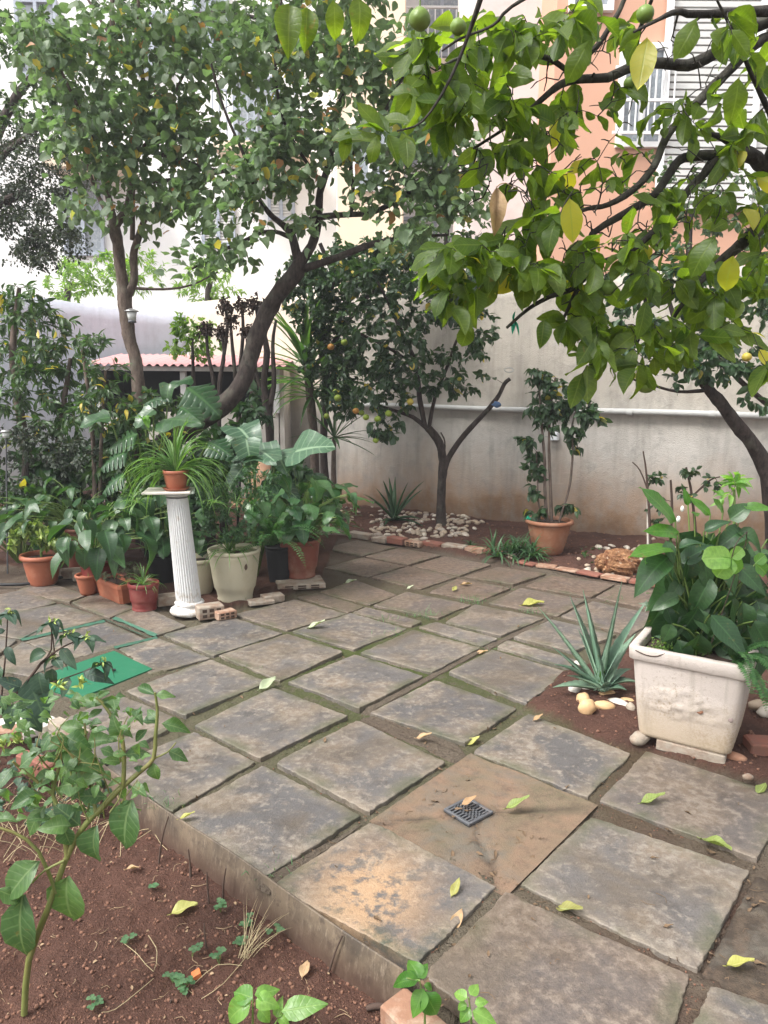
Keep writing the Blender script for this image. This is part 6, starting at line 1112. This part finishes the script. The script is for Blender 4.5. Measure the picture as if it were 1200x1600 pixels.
# bricks by the column and pots
q = G(318, 968); brick('hollow_brick', 'upper weathered hollow brick right of the column base', (q[0]+.03, q[1]+.05, .0), (.17, .10, .085), .5, M_brickp, 'xY')
q = G(353, 968); brick('hollow_brick', 'lower hollow brick with round holes beside the cream ribbed pot', (q[0]-.01, q[1]+.03, .0), (.13, .08, .055), .6, M_brick, 'xY')
q = G(424, 942); brick('half_brick', 'brown half brick lying between the cream ribbed and red brown pots', (q[0], q[1]+.05, 0), (.15, .10, .05), .5, M_brickp)
q = G(478, 922); brick('hollow_brick', 'flat hollow brick under the red brown pot', (q[0]-.06, q[1]+.13, 0), (.36, .26, .042), .25, M_brickp, 'xY')
for i, (px, py, lab) in enumerate(((262, 948, 'pale block in shadow left of the column base'), (110, 905, 'pale block between the far left pots'), (128, 908, 'second pale block behind the small terracotta pot'), (405, 947, 'low mortar covered brick at the right foot of the cream pot'))):
    q = G(px, py); brick('border_block', lab, (q[0], q[1]+.06, 0), (.18, .10, .07 if i < 3 else .03), .45, M_brickp)
# ================================================================ SMALL SHRUBS BEHIND THE PLANTER
bush('twiggy_shrub', 'sparse twiggy shrub with small dark leaves tied to a thin pale stake', 'shrub', (1030, 880), [(1035, 750, 22, 14, 6.1, .1, 7), (1020, 800, 18, 35, 6.1, .1, 9), (1075, 735, 14, 12, 6.1, .1, 6), (1068, 770, 16, 14, 6.1, .1, 5), (1110, 755, 16, 14, 6.1, .1, 5)], 1., 8, .06, L_dark, T_small, limbs=[[(1018, 888, 6.1, 2), (1014, 800, 6.1, 2), (1010, 740, 6.1, 1.6), (1005, 705, 6.1, 1)], [(1014, 770, 6.1, 1.5), (1000, 735, 6.1, 1), (988, 722, 6.1, .8)], [(1045, 870, 6.1, 2), (1050, 800, 6.1, 2), (1048, 750, 6.1, 1.6)], [(1090, 870, 6.1, 2.4), (1082, 780, 6.1, 2), (1072, 730, 6.1, 1.5)], [(1082, 775, 6.1, 1.6), (1110, 750, 6.1, 1.3), (1125, 745, 6.1, 1)]], bark=B_stick)
s_ = G(1013, 884); solo('plant_stake', MB().tube([s_-[0, 0, .05], W(1012, 780, s_[1])], [.010, .008], 8, smooth=1), M_pebw, 'thin pale stake standing behind the peace lily', 'stake', s_)
bush('bright_shrub', 'bright lime green whorled young shrub at the right, above the peace lily', 'shrub', (1150, 900), [(1148, 752, 14, 8, 4.6, .05, 5), (1135, 770, 14, 10, 4.6, .05, 3)], 1., 8, .10, L_seed, T_lance, limbs=[[(1152, 960, 4.6, 3), (1148, 850, 4.6, 3), (1147, 765, 4.6, 2)]], bark=B_green, droop=0.)
c = G(1205, 1120); m = MB(); rosette(m, c+[.12, .05, 0], 16, .30, .022, (.2, 1.2), 1.5, n=7); solo('edge_strap_plant', m, L_strapd, 'dark strap leaved plant at the right frame edge behind the red painted brick', 'plant', c)
m = MB()
for _ in range(60): p = G(R(905, 940), R(860, 885)) if _ < 20 else G(R(1000, 1100), R(880, 940)); m.leaves(T_small, [p+[0, 0, .03]], randdirs(1, .5), [(0, 0, 1)], [R(.03, .07)])
solo('bed_seedlings', m, L_shrub, 'few green seedlings on the soil right of the wide terracotta pot', 'seedlings', G(925, 872))
# ================================================================ FALLEN LEAVES
def fallen(px, py, L, an, mt, lab, z=.004, T_=T_lemon, curl=0., wsc=1.05, bed=False):
    p = GB(px, py) if bed else G(px, py, z); d = np.array([math.cos(rad(an)), math.sin(rad(an)), R(.05, .16)])
    if bed: p[2] += .012
    mm = MB().leaves([leaf_tpl(8, 2, P_ell if curl < .5 else P_ovate, .5, .3, -curl, .06)], [p-d*L/2+[0, 0, .004]], [d], [(R(-.25, .25), R(-.25, .25), 1)], [L], wsc=wsc); mm.tube([p-d*L/2+[0, 0, .004], p-d*L*.62+[0, 0, .006]], .0012, 4, smooth=1)
    solo('fallen_leaf', mm, mt, lab, 'leaf', p)
for a in ((805, 1263, .075, 10, F_grn, 'yellow green leaf lying just right of the drain grate'), (738, 1162, .065, 30, F_yel, 'pale yellow leaf on the slab joint above the drain apron'), (1018, 1254, .085, 5, F_grn, 'light green leaf on the slab in front of the planter'), (1117, 1322, .105, -55, F_grn, 'green leaf with dark midrib hanging into the joint near the right edge'), (886, 1426, .075, -40, F_olv, 'olive leaf lodged in the joint left of the big near slab'), (1155, 1510, .07, 0, F_yel, 'folded yellow and brown leaf at the lower right'), (711, 1394, .05, 60, F_olv, 'small curled olive leaf on the orange stained slab'), (832, 945, .16, 8, F_yel, 'long curled yellow leaf on the brown far slabs'), (417, 1072, .10, 50, F_pal, 'pale curled leaf at the corner of two slabs left of centre'), (492, 981, .10, 10, F_pal, 'whitish green leaf on the slab below the red brown pot'), (1190, 1236, .07, 40, F_grn, 'green leaf in shade at the right edge of the slab'), (710, 922, .07, 70, F_olv, 'small dark green leaf standing on a far slab'), (728, 914, .09, 5, F_brn, 'small tan leaf on a far slab near the small dark leaf'), (547, 911, .09, 10, F_pal, 'whitish scrap leaf on the joint right of the red brown pot'), (752, 1022, .07, 10, F_brn, 'curled brown leaf in a mossy joint'), (660, 1155, .06, -15, F_brn, 'narrow brown leaf at the near edge of a slab above the apron'), (290, 1280, .05, 10, F_yel, 'tiny yellow leaf fragment on the slab near the edging'), (190, 1150, .06, 10, F_yel, 'small yellow leaf at the foot of the leafy weed by the edging'), (731, 1256, .05, 20, F_brn, 'crumpled tan leaf stuck on the drain grate'), (712, 1445, .06, 60, F_brn, 'brown leaf sunk in the muddy joint beside the stained slab'), (840, 1125, .05, 30, F_brn, 'brown twiggy leaf at the corner of the soil patch'), (870, 1060, .05, 30, F_brn, 'small brown leaf at the joint left of the aloe'), (640, 920, .05, 30, F_pal, 'tiny white scrap on the far brown slabs')):
    fallen(*a[:6], curl=R(.05, .5), z=-.015 if 'joint' in a[5] and 'hanging' not in a[5] else .004)
for a in ((288, 1424, .085, 25, F_yel, 'yellow spotted leaf on the red soil near the edging'), (207, 1368, .045, 10, F_brn, 'small brown leaf on the red soil'), (477, 1527, .055, 80, F_brn, 'dry beige leaf on the soil near the bottom')): fallen(*a, bed=True)
# ================================================================ FRONT BED PLANTS
def stemleaf(par, m_s, m_l, pts, leaves, T_=T_weed, r0=.006, up=(0, -.6, .8)):
    """pts: (px,py,Y); leaves: (idx along, px,py,Y tip, width)"""
    P = [np.array(p) if len(p) == 3 and isinstance(p, np.ndarray) else W(*p) for p in pts]; m_s.tube(P, np.linspace(r0, r0*.45, len(P)), 7); return P
wb = GB(38, 1585); we = thing('tall_weed', 'tall leafy weed with thick yellow green stem growing from the front soil bed', 'weed', wb); ms = MB(); ml = MB()
Y0 = wb[1]
def wst(pts, r0, r1=None): P = [wb if p is None else W(*p) for p in pts]; ms.tube(P, np.linspace(r0, r1 or r0*.5, len(P)), 8, rough=.03); return P
wst([None, (45, 1500, Y0), (75, 1420, Y0), (100, 1350, Y0+.01), (125, 1300, Y0+.02), (150, 1270, Y0+.03)], .0088, .007); wst([(150, 1272, Y0+.03), (185, 1235, Y0+.05), (222, 1203, Y0+.07), (240, 1185, Y0+.08), (243, 1150, Y0+.09), (246, 1110, Y0+.1), (242, 1082, Y0+.1)], .008, .003)
wst([(192, 1229, Y0+.05), (194, 1190, Y0+.06), (190, 1150, Y0+.07), (178, 1125, Y0+.08), (160, 1098, Y0+.09), (150, 1090, Y0+.09)], .006, .0035); wst([(105, 1340, Y0+.01), (98, 1280, Y0+.02), (82, 1240, Y0+.03), (95, 1190, Y0+.05), (102, 1150, Y0+.06)], .007, .003); wst([(150, 1270, Y0+.03), (143, 1230, Y0+.05), (138, 1180, Y0+.07), (132, 1130, Y0+.1)], .005, .003)
wst([(82, 1240, Y0+.03), (50, 1215, Y0+.02), (20, 1190, Y0)], .005, .003); wst([(100, 1345, Y0), (70, 1360, Y0-.02), (50, 1380, Y0-.03)], .004, .002); wst([(88, 1395, Y0), (60, 1330, Y0-.02), (20, 1300, Y0-.03), (-20, 1290, Y0-.04)], .005, .003); wst([(240, 1185, Y0+.08), (262, 1175, Y0+.09), (275, 1160, Y0+.1)], .003, .0015)
WL = [(205, 1250, .02, 175, 1340, -.02, 1.2), (150, 1290, .0, 132, 1365, -.03, 1.1), (60, 1345, -.03, -5, 1410, -.06, 1.), (105, 1370, -.01, 95, 1462, -.03, 1.3), (35, 1400, -.03, 15, 1530, -.06, .8), (100, 1290, 0, 108, 1330, -.02, 1.2), (-5, 1390, -.05, 45, 1410, -.03, .8), (240, 1192, .08, 243, 1225, .06, 1.2), (262, 1172, .1, 298, 1188, .1, .8), (252, 1130, .1, 303, 1140, .1, .7), (242, 1085, .1, 275, 1085, .1, .7), (242, 1085, .1, 205, 1065, .12, .6), (190, 1150, .07, 170, 1120, .05, .9), (190, 1190, .06, 160, 1185, .03, .8), (194, 1180, .06, 240, 1170, .1, .8), (230, 1140, .1, 205, 1160, .08, .8), (160, 1100, .09, 120, 1088, .1, .9), (155, 1095, .09, 200, 1105, .12, .7), (150, 1092, .09, 170, 1075, .1, .7), (100, 1160, .06, 60, 1165, .03, 1.), (102, 1150, .06, 140, 1170, .03, 1.), (98, 1170, .05, 160, 1205, .0, .8), (90, 1210, .04, 40, 1225, 0, 1.), (92, 1230, .03, 150, 1210, .0, .9), (130, 1140, .1, 90, 1130, .1, .9), (135, 1160, .08, 175, 1150, .06, .9), (140, 1210, .06, 100, 1250, .02, 1.), (60, 1240, .0, 10, 1260, -.05, .9), (70, 1260, .0, 30, 1310, -.03, .9), (20, 1200, 0, -10, 1230, -.05, 1.), (30, 1200, .0, 55, 1170, .0, .9), (110, 1290, 0, 60, 1290, -.05, 1.), (125, 1290, .02, 85, 1255, 0, 1.), (165, 1245, .04, 120, 1240, .0, .9), (196, 1215, .06, 165, 1225, .03, .6), (245, 1125, .1, 225, 1105, .12, .8)]
for (px, py, dy, tx, ty, td, w_) in WL:
    p, q = W(px, py, Y0+dy), W(tx, ty, Y0+td); L = np.linalg.norm(q-p); ml.leaves(T_weed, [p], [nrm(q-p)], [nrm(np.array([R(-.3, .3), -.7, .7]))], [L*1.08], wsc=w_, rnd=R(0, 1))
for _ in range(210):
    x, y = R(-10, 225), R(1082, 1285); 
    if y > 1330-x*.3: continue
    p = W(x, y, Y0+R(-.05, .2)); ml.leaves(T_weed, [p], [nrm(np.array([R(-1, 1), R(-.6, .6), R(-.6, .3)]))], [nrm(np.array([R(-.3, .3), -.4, .9]))], [R(.022, .055)], rnd=R(0, 1))
for _ in range(16):
    a_ = W(R(70, 200), R(1180, 1290), Y0+R(0, .05)); ms.tube([a_, a_+[R(-.04, .04), R(-.02, .02), R(.04, .07)], a_+[R(-.08, .08), R(-.03, .03), R(.08, .15)]], [.0022, .0018, .001], 5)
pt('stems', ms, B_weed, we); pt('foliage', ml, L_weed, we)
for (px, py) in ((92, 1072), (128, 1068), (30, 1160), (5, 1165)):
    c = W(px, py, Y0+.05); pt('flower_head', MB().leaves(T_lance, c+RNG.normal(0, .004, (16, 3)), randdirs(16, .6), randdirs(16, 1), .022), M_flowy, we)
# dark leaved flowering spurge behind it
Ys = 2.55; sb = np.array([*W(-60, 1230, Ys)[:2], -.12]); sp = thing('flowering_spurge', 'dark leaved spurge with small yellow green flower heads at the left edge', 'weed', sb); ms = MB(); ml = MB(); mf = MB()
ms.tube([sb, W(-30, 1130, Ys), W(30, 1080, Ys), W(65, 1035, Ys), W(100, 1010, Ys), (W(135, 995, Ys))], [.009, .007, .006, .005, .003, .002], 7)
for pts in ([(65, 1037, Ys), (80, 1015, Ys), (80, 975, Ys)], [(0, 1110, Ys), (8, 1030, Ys), (12, 965, Ys)], [(30, 1080, Ys), (95, 1062, Ys), (160, 1038, Ys)], [(-20, 1110, Ys), (-10, 1060, Ys), (-5, 1030, Ys)], [(80, 1020, Ys), (85, 1022, Ys), (82, 990, Ys)]): ms.tube([W(*p) for p in pts], [.004, .003, .002], 6)
for (px, py) in ((80, 972), (135, 995), (12, 958), (160, 1036), (84, 1028), (108, 990)):
    c = W(px, py, Ys); pt('flower_head', MB().leaves(T_lance, c+RNG.normal(0, .006, (14, 3)), randdirs(14, .7), randdirs(14, 1), .022), M_flowy, sp); ml.leaves(T_ovate, np.array([c]*5), [nrm(np.array([math.cos(a), math.sin(a)*.6, -.25])) for a in (0.3, 1.6, 2.8, 4.1, 5.3)], randdirs(5, 3), .075)
for (px, py, tx, ty, w_) in ((82, 1045, 78, 1078, 1.2), (60, 1050, 65, 1095, 1.3), (45, 1060, 70, 1130, 1.2), (40, 1095, 62, 1150, .9), (-5, 1085, 5, 1130, 1.2), (20, 1100, 10, 1145, 1.), (72, 1020, 30, 1030, 1.), (35, 1075, -5, 1060, 1.), (0, 1040, -12, 1075, 1.1), (108, 1058, 95, 1090, .9), (130, 1048, 175, 1065, .7), (95, 1012, 118, 1045, .8), (10, 1010, 22, 1040, .8), (8, 985, -20, 990, .8)):
    p, q = W(px, py, Ys), W(tx, ty, Ys-.03); ml.leaves(T_ovate, [p], [nrm(q-p)], [(0, -.8, .6)], [np.linalg.norm(q-p)*1.1], wsc=w_, rnd=R(0, 1))
pt('stems', ms, B_stick, sp); pt('foliage', ml, L_weedd, sp)
# ground tangle of dry stalks and low weeds at far left of the bed
m = MB(); 
for _ in range(70):
    p = GB(R(-20, 190), R(1240, 1340)); a = R(0, 6.28); L = R(.06, .22); m.tube([p, p+[L*.5*math.cos(a), L*.5*math.sin(a), R(.02, .10)], p+[L*math.cos(a+.4), L*math.sin(a+.4), R(.0, .05)]], .0013, 4, cap=False)
o = solo('dry_stalks', m, B_dry, 'tangle of thin dry stalks lying under the tall weed', 'stalks', GB(100, 1300)); o['kind'] = 'stuff'
m = MB()
for _ in range(130): p = GB(R(-30, 170), R(1190, 1300))+[0, 0, R(.01, .12)]; m.leaves(T_weed, [p], randdirs(1, .2), [(0, -.3, 1)], [R(.03, .06)])
o = solo('low_weeds', m, L_weedd, 'low mat of dark weeds at the foot of the tall weed', 'weeds', GB(80, 1250)); o['kind'] = 'stuff'
# broken tiles and bricks at the left end of the bed
for i, (px, py, sz, rz, mt, lab) in enumerate(((60, 1140, (.16, .10, .04), .7, M_pebw, 'whitish broken tile lying flat behind the tall weed'), (18, 1150, (.12, .08, .05), .3, M_brick, 'small orange brick piece at the left frame edge behind the weed'), (110, 1160, (.24, .06, .09), -.6, M_brickp, 'grey brown upright brick at the start of the metal edging'), (60, 1205, (.2, .06, .07), -.5, M_brickd, 'dark red brick half buried under the weeds'), (28, 1132, (.2, .12, .02), .2, M_pebw, 'thin pinkish white tile propped behind the small orange brick piece'))):
    q = G(px, py, -.04); brick('broken_tile' if mt is M_pebw else 'bed_brick', lab, (q[0], q[1], -.05), sz, rz, mt, cat='tile' if mt is M_pebw else 'brick')
# sticks
for i, (x0, y0, x1, y1, lab) in enumerate(((247, 1352, 263, 1276, 'tall thin dark stick leaning on the metal edging'), (298, 1376, 294, 1327, 'knotty crooked twig stump near the edging'), (327, 1413, 323, 1362, 'straight short twig, left one of the close pair by the edging'), (348, 1405, 353, 1357, 'straight short twig, right one of the close pair by the edging'), (511, 1524, 535, 1462, 'thin bent dark stem against the right end of the edging'), (324, 1482, 319, 1443, 'short lone twig standing in the middle of the red soil'), (266, 1570, 268, 1562, 'tiny stub of twig at the bottom of the bed'))):
    p = GB(x0, y0); q = W(x1, y1, p[1]+R(-.01, .02)); solo('stick', MB().tube([p-[0, 0, .02], (p+q)/2+RNG.normal(0, .003, 3), q], [.0035 if i != 1 else .006, .003, .0022], 6, rough=.12), B_stick, lab, 'stick', p)
# runners and clover
for i, (pts, lab) in enumerate((([(195, 1478), (215, 1500), (240, 1524), (246, 1500), (240, 1475), (232, 1466)], 'thin curly dry runner forming a loop on the soil'), ([(240, 1534), (215, 1565), (180, 1590), (160, 1600)], 'thin dry runner trailing to the bottom edge'), ([(305, 1540), (340, 1520), (378, 1516)], 'dry runner between the clover and the grass tuft'), ([(315, 1565), (350, 1545), (390, 1495)], 'long dry runner below the grass tuft'), ([(210, 1302), (235, 1305), (250, 1322), (262, 1340)], 'pale curved stalk arching beside the tall thin stick'))):
    P = [GB(*p)+[0, 0, .006+.01*(k % 2)] for k, p in enumerate(pts)]; solo('runner', MB().tube(P, .0012, 4), B_dry, lab, 'runner', P[0])
cl = [(198, 1476, 3, 'tiny yellow green clover sprout on the soil'), (145, 1580, 4, 'small clover cluster near the bottom of the tall weed'), (270, 1535, 4, 'blue green clover beside the orange brick chip'), (286, 1553, 9, 'largest blue green clover clump on the soil'), (343, 1513, 4, 'round clover leaf pair by the dry runner'), (300, 1497, 3, 'single faint clover leaf on the red soil'), (345, 1425, 5, 'grey green clover under the pair of twigs'), (402, 1412, 9, 'bright clover clump at the foot of the edging'), (388, 1450, 7, 'darker clover lower on the dry grass tuft'), (375, 1480, 5, 'small clover in the dry grass tuft'), (200, 1310, 4, 'grey clover leaf by the hanging weed leaf'), (240, 1390, 3, 'pale tiny sprout right of the small brown leaf'), (432, 1465, 3, 'faint grey leaf flat on the soil by the edging')]
for px, py, n_, lab in cl:
    p = GB(px, py); ct = thing('clover', lab, 'clover', p); ms = MB(); ml = MB()
    for _ in range(n_):
        q = p+[R(-.02, .02), R(-.02, .02), R(.012, .035)]; ms.tube([p, (p+q)/2+[0, 0, .004], q], .0008, 4, smooth=1, cap=False); a0 = R(0, 6)
        for k in range(3): ml.leaves(T_clov, [q], [(math.cos(a0+k*2.09), math.sin(a0+k*2.09), .15)], [(0, 0, 1)], [R(.012, .017)])
    pt('stems', ms, B_green, ct); pt('leaf', ml, L_clover, ct)
m = MB(); p = GB(385, 1500)
for _ in range(26): a = R(.3, 1.9); e = R(.3, 1.2); m.strap(p+RNG.normal(0, .008, 3)*[1, 1, 0], (math.cos(a)*math.cos(e), math.sin(a)*math.cos(e), math.sin(e)), R(.08, .17), .002, .7, 6)
solo('dry_grass_tuft', m, B_dry, 'tuft of thin straw coloured grass by the metal edging', 'grass tuft', p)
p = GB(307, 1530); solo('brick_chip', MB().box(p+[0, 0, .008], (.024, .018, .016), .6, jit=.002), plainmat('orange_brick_chip', (.55, .17, .06), .9), 'small orange brick chip on the red soil', 'brick chip', p, smooth=False)
# seedlings at the bottom edge
def seedling(name, label, base, lv, stems, mat_l=L_seed, T_=T_ovate):
    t = thing(name, label, 'seedling', base); ms = MB(); ml = MB()
    for s_ in stems: ms.tube([base if q is None else W(*q) for q in s_], np.linspace(.0035, .0015, len(s_)), 6)
    for (px, py, Y, tx, ty, tY, w_) in lv: p, q = W(px, py, Y), W(tx, ty, tY); ml.leaves(T_, [p], [nrm(q-p)], [nrm(np.array([R(-.2, .2), -.5, .8]))], [np.linalg.norm(q-p)*1.1], wsc=w_, rnd=R(0, 1))
    pt('stem', ms, B_green, t); pt('foliage', ml, mat_l, t)
b = GB(395, 1640); Yq = b[1]; seedling('bright_seedling', 'bright green pointed leaf seedling at the bottom left of centre', b, [(392, 1565, Yq, 335, 1600, Yq-.03, 1.1), (395, 1560, Yq, 360, 1545, Yq+.03, 1.3), (400, 1562, Yq, 437, 1568, Yq-.02, 1.2), (398, 1555, Yq, 437, 1545, Yq+.03, 1.), (440, 1580, Yq, 508, 1567, Yq, .9), (432, 1590, Yq, 440, 1555, Yq+.02, .9), (405, 1575, Yq, 425, 1602, Yq-.02, 1.2), (435, 1590, Yq, 455, 1602, Yq-.02, 1.)], [[None, (395, 1590, Yq), (395, 1562, Yq)], [None, (430, 1600, Yq), (440, 1580, Yq)]])
b = np.array([*G(662, 1640, -.05)[:2], -.06]); Yq = b[1]+.01; seedling('broad_seedling', 'glossy round leaved seedling beside the broken brick at the bottom', b, [(655, 1530, Yq, 640, 1493, Yq+.03, 1.5), (655, 1530, Yq, 600, 1532, Yq, .8), (652, 1528, Yq, 668, 1505, Yq+.03, 1.3), (662, 1545, Yq, 645, 1590, Yq-.03, 1.2), (664, 1550, Yq, 690, 1600, Yq-.03, 1.3), (662, 1540, Yq, 684, 1545, Yq, .9)], [[None, (664, 1580, Yq), (655, 1530, Yq)], [(656, 1532, Yq), (635, 1528, Yq)]], L_lilyb)
b = np.array([*G(738, 1650, -.03)[:2], -.03]); Yq = b[1]+.01; seedling('right_seedling'.replace('right_', 'pale_'), 'pale green small leaved seedling on the near slab at the bottom edge', b, [(730, 1560, Yq, 705, 1545, Yq+.02, 1.2), (735, 1555, Yq, 748, 1537, Yq+.03, 1.2), (742, 1568, Yq, 765, 1562, Yq, 1.1), (735, 1575, Yq, 715, 1600, Yq-.02, 1.2), (738, 1580, Yq, 780, 1600, Yq-.02, 1.), (730, 1570, Yq, 708, 1575, Yq, 1.1)], [[None, (736, 1590, Yq), (732, 1558, Yq)]])
q = G(652, 1600, -.03); brick('ridged_brick', 'pinkish ridged hollow brick at the bottom end of the metal edging', (q[0]+.012, q[1]-.02, -.062), (.22, .09, .055), -.85, M_brick, 'X')
q = GB(590, 1585); solo('bark_piece', MB().tube([q+[-.03, 0, .01], q+[0, .005, .014], q+[.035, .0, .01]], [.006, .009, .006], 8, rough=.1), B_stick, 'curled piece of bark on the soil left of the ridged brick', 'bark', q)
# moss and weeds in the joints
def tuft(px, py, n_, s, lab, w_=.004, lm=L_clover, spread=.05):
    p = G(px, py, -.02); m = MB()
    for _ in range(n_): a = R(0, 6.28); e = R(.3, 1.4); m.strap(p+RNG.normal(0, spread, 3)*[1, .6, 0], (math.cos(a)*math.cos(e), math.sin(a)*math.cos(e), math.sin(e)), s*R(.5, 1.1), w_, 1., 4)
    solo('joint_weed', m, lm, lab, 'weed', p)
for (px, py, n_, s, lab) in ((607, 972, 34, .07, 'small green weed in the joint left of the big tuft'), (668, 965, 60, .09, 'largest blue green weed where four far slabs meet'), (610, 993, 30, .06, 'green weed low in the long mossy joint'), (740, 938, 50, .06, 'grassy tuft at the far slab corner'), (738, 944, 26, .10, 'blue green rosette weed at the far slab corner'), (832, 958, 60, .05, 'moss fringe in the joint under the long yellow leaf'), (790, 1015, 36, .04, 'green moss tuft at the narrow slab end'), (435, 1362, 40, .045, 'small leafy weed in the dark gap at the stained slab corner'), (255, 1258, 40, .05, 'green weed growing between slab and metal edging'), (390, 1048, 16, .04, 'dark moss lump in the joint of the left slabs'), (375, 945, 30, .07, 'weeds between the cream pot and the half brick'), (960, 940, 20, .09, 'thin weeds behind the aloe'), (785, 922, 24, .05, 'moss in the joint of the far brown slabs')): tuft(px, py, n_, s, lab)
m = MB()
for (a, b_, n_) in (((405, 1020), (660, 975), 520), ((560, 1020), (700, 1060), 360), ((420, 1020), (560, 1105), 220), ((330, 1030), (430, 1070), 140), ((660, 975), (790, 925), 260), ((760, 1010), (830, 1100), 160), ((545, 1015), (440, 1065), 240), ((600, 980), (680, 965), 200)):
    for _ in range(n_):
        t = R(0, 1); p = G(a[0]*(1-t)+b_[0]*t+R(-7, 7), a[1]*(1-t)+b_[1]*t+R(-4, 4), -.024)
        if not any(np.all(np.abs(np.array([np.dot(p[:2]-c, ua), np.dot(p[:2]-c, wa)])) < .235) for c in CEN): m.blob(p, (R(.002, .006), R(.002, .006), R(.002, .005)), 0, 5, .3)
o = solo('joint_moss', m, plainmat('moss_green', (.06, .085, .02), .95, .5, 60.), 'dark green moss cushions in the slab joints', 'moss', (0, 4, 0)); o['kind'] = 'stuff'
# ================================================================ SMALL FITTINGS
p = W(206, 492, 6.42); la = thing('trunk_lantern', 'small grey metal solar lantern fixed to the forked tree trunk', 'lantern', p)
pt('lamp_cap', MB().lathe(p, [(.001, .055), (.02, .05), (.055, .035), (.06, .028), (.001, .026)], 20), M_metal, la); pt('lamp_glass', MB().lathe(p, [(.001, -.05), (.03, -.05), (.042, .026), (.001, .026)], 20), M_lampg, la); pt('lamp_base', MB().lathe(p, [(.001, -.065), (.034, -.065), (.034, -.048), (.001, -.047)], 20), M_iron, la)
p = W(9, 678, 5.7); la = thing('solar_light', 'small pale solar garden light on a stake among the shrubs at the left edge', 'garden light', W(9, 860, 5.7)*[1, 1, 0])
pt('lamp_cap', MB().lathe(p, [(.001, .03), (.035, .025), (.038, .015), (.001, .014)], 20), M_metal, la); pt('lamp_glass', MB().lathe(p, [(.001, -.03), (.024, -.03), (.026, .015), (.001, .015)], 20), M_lampg, la); pt('lamp_stake', MB().tube([p-[0, 0, .03], W(9, 860, 5.7)*[1, 1, 0]], .006, 6, smooth=1), M_iron, la)
p = W(803, 500, 1.87); m = MB()
for (a, L, w_) in ((-.1, .026, .012), (.35, .03, .016), (.0, .02, .01)): m.strap(p, (a, -.2, -1), L*1.4, w_, .1, 6, .3)
m.strap(p, (.1, -.1, 1), .022, .012, .1, 4, .3); solo('green_tie', m, M_tie, 'torn green plastic ribbon tied on a lemon tree branch', 'ribbon', p)
p = W(795, 583, 7.45); solo('wire_loop', MB().tube([p+[.045*math.cos(a), 0, .03+.022*math.sin(a)] for a in np.linspace(0, 6.28, 14)], .005, 6), M_pipe, 'pale wire loop on the cut end of the tangerine tree branch', 'wire loop', p)
p = W(778, 676, 7.45); m = MB(); 
p = W(776, 632, 7.42); solo('blue_rag', MB().blob(p, (.05, .03, .03), .3, 10, .3), plainmat('blue_cloth', (.08, .14, .26), .9), 'small knotted blue rag on the right branch of the tangerine tree', 'rag', p)
q = W(20, 866, 5.3)*[1, 1, 0]; solo('black_hose', MB().tube([q+[-.5, .1, .02], q+[-.1, .0, .02], q+[.15, .08, .02], q+[.3, .35, .02]], .012, 8), M_black, 'black garden hose lying on the slabs at the far left', 'hose', q)

# fine leaf litter and roots in the front bed
m = MB()
for _ in range(150):
    p = GB(R(-30, 640), R(1240, 1640))
    if inpoly(np.array([p[0]]), np.array([p[1]]), BEDP)[0]:
        a = R(0, 6.28); L = R(.012, .05); m.tube([p+[0, 0, .004], p+[L*.5*math.cos(a), L*.5*math.sin(a), .007], p+[L*math.cos(a+.5), L*math.sin(a+.5), .004]], R(.0006, .0014), 4, cap=False)
for _ in range(120):
    p = GB(R(-30, 640), R(1240, 1640))
    if inpoly(np.array([p[0]]), np.array([p[1]]), BEDP)[0]: m.leaves(T_small, [p+[0, 0, .006]], randdirs(1)*[1, 1, .2], [(R(-.4, .4), R(-.4, .4), 1)], [R(.006, .018)])
o = solo('leaf_litter', m, plainmat('dry_litter', (.26, .18, .11), .9, .4, 40.), 'bits of dry stalk and leaf litter scattered on the red soil', 'leaf litter', (0, 1.8, 0)); o['kind'] = 'stuff'
# thin haze volume added in place of lens veiling glare
me = MB().box((0, 10, 6.6), (150, 124, 16.6)).mesh('haze'); hz = bpy.data.objects.new('haze', me); SC.collection.objects.link(hz); hz['kind'] = 'stuff'; tag(hz, 'thin pale haze volume added to imitate lens glare', 'haze'); hz.visible_shadow = True
hm = bpy.data.materials.new('haze'); hm.use_nodes = True; hn = hm.node_tree; hn.nodes.remove(hn.nodes['Principled BSDF']); pv_ = hn.nodes.new('ShaderNodeVolumePrincipled'); pv_.inputs['Color'].default_value = (.92, .94, 1, 1); pv_.inputs['Density'].default_value = .0035; pv_.inputs['Anisotropy'].default_value = .2
hn.links.new(pv_.outputs[0], hn.nodes['Material Output'].inputs['Volume']); me.materials.append(hm)
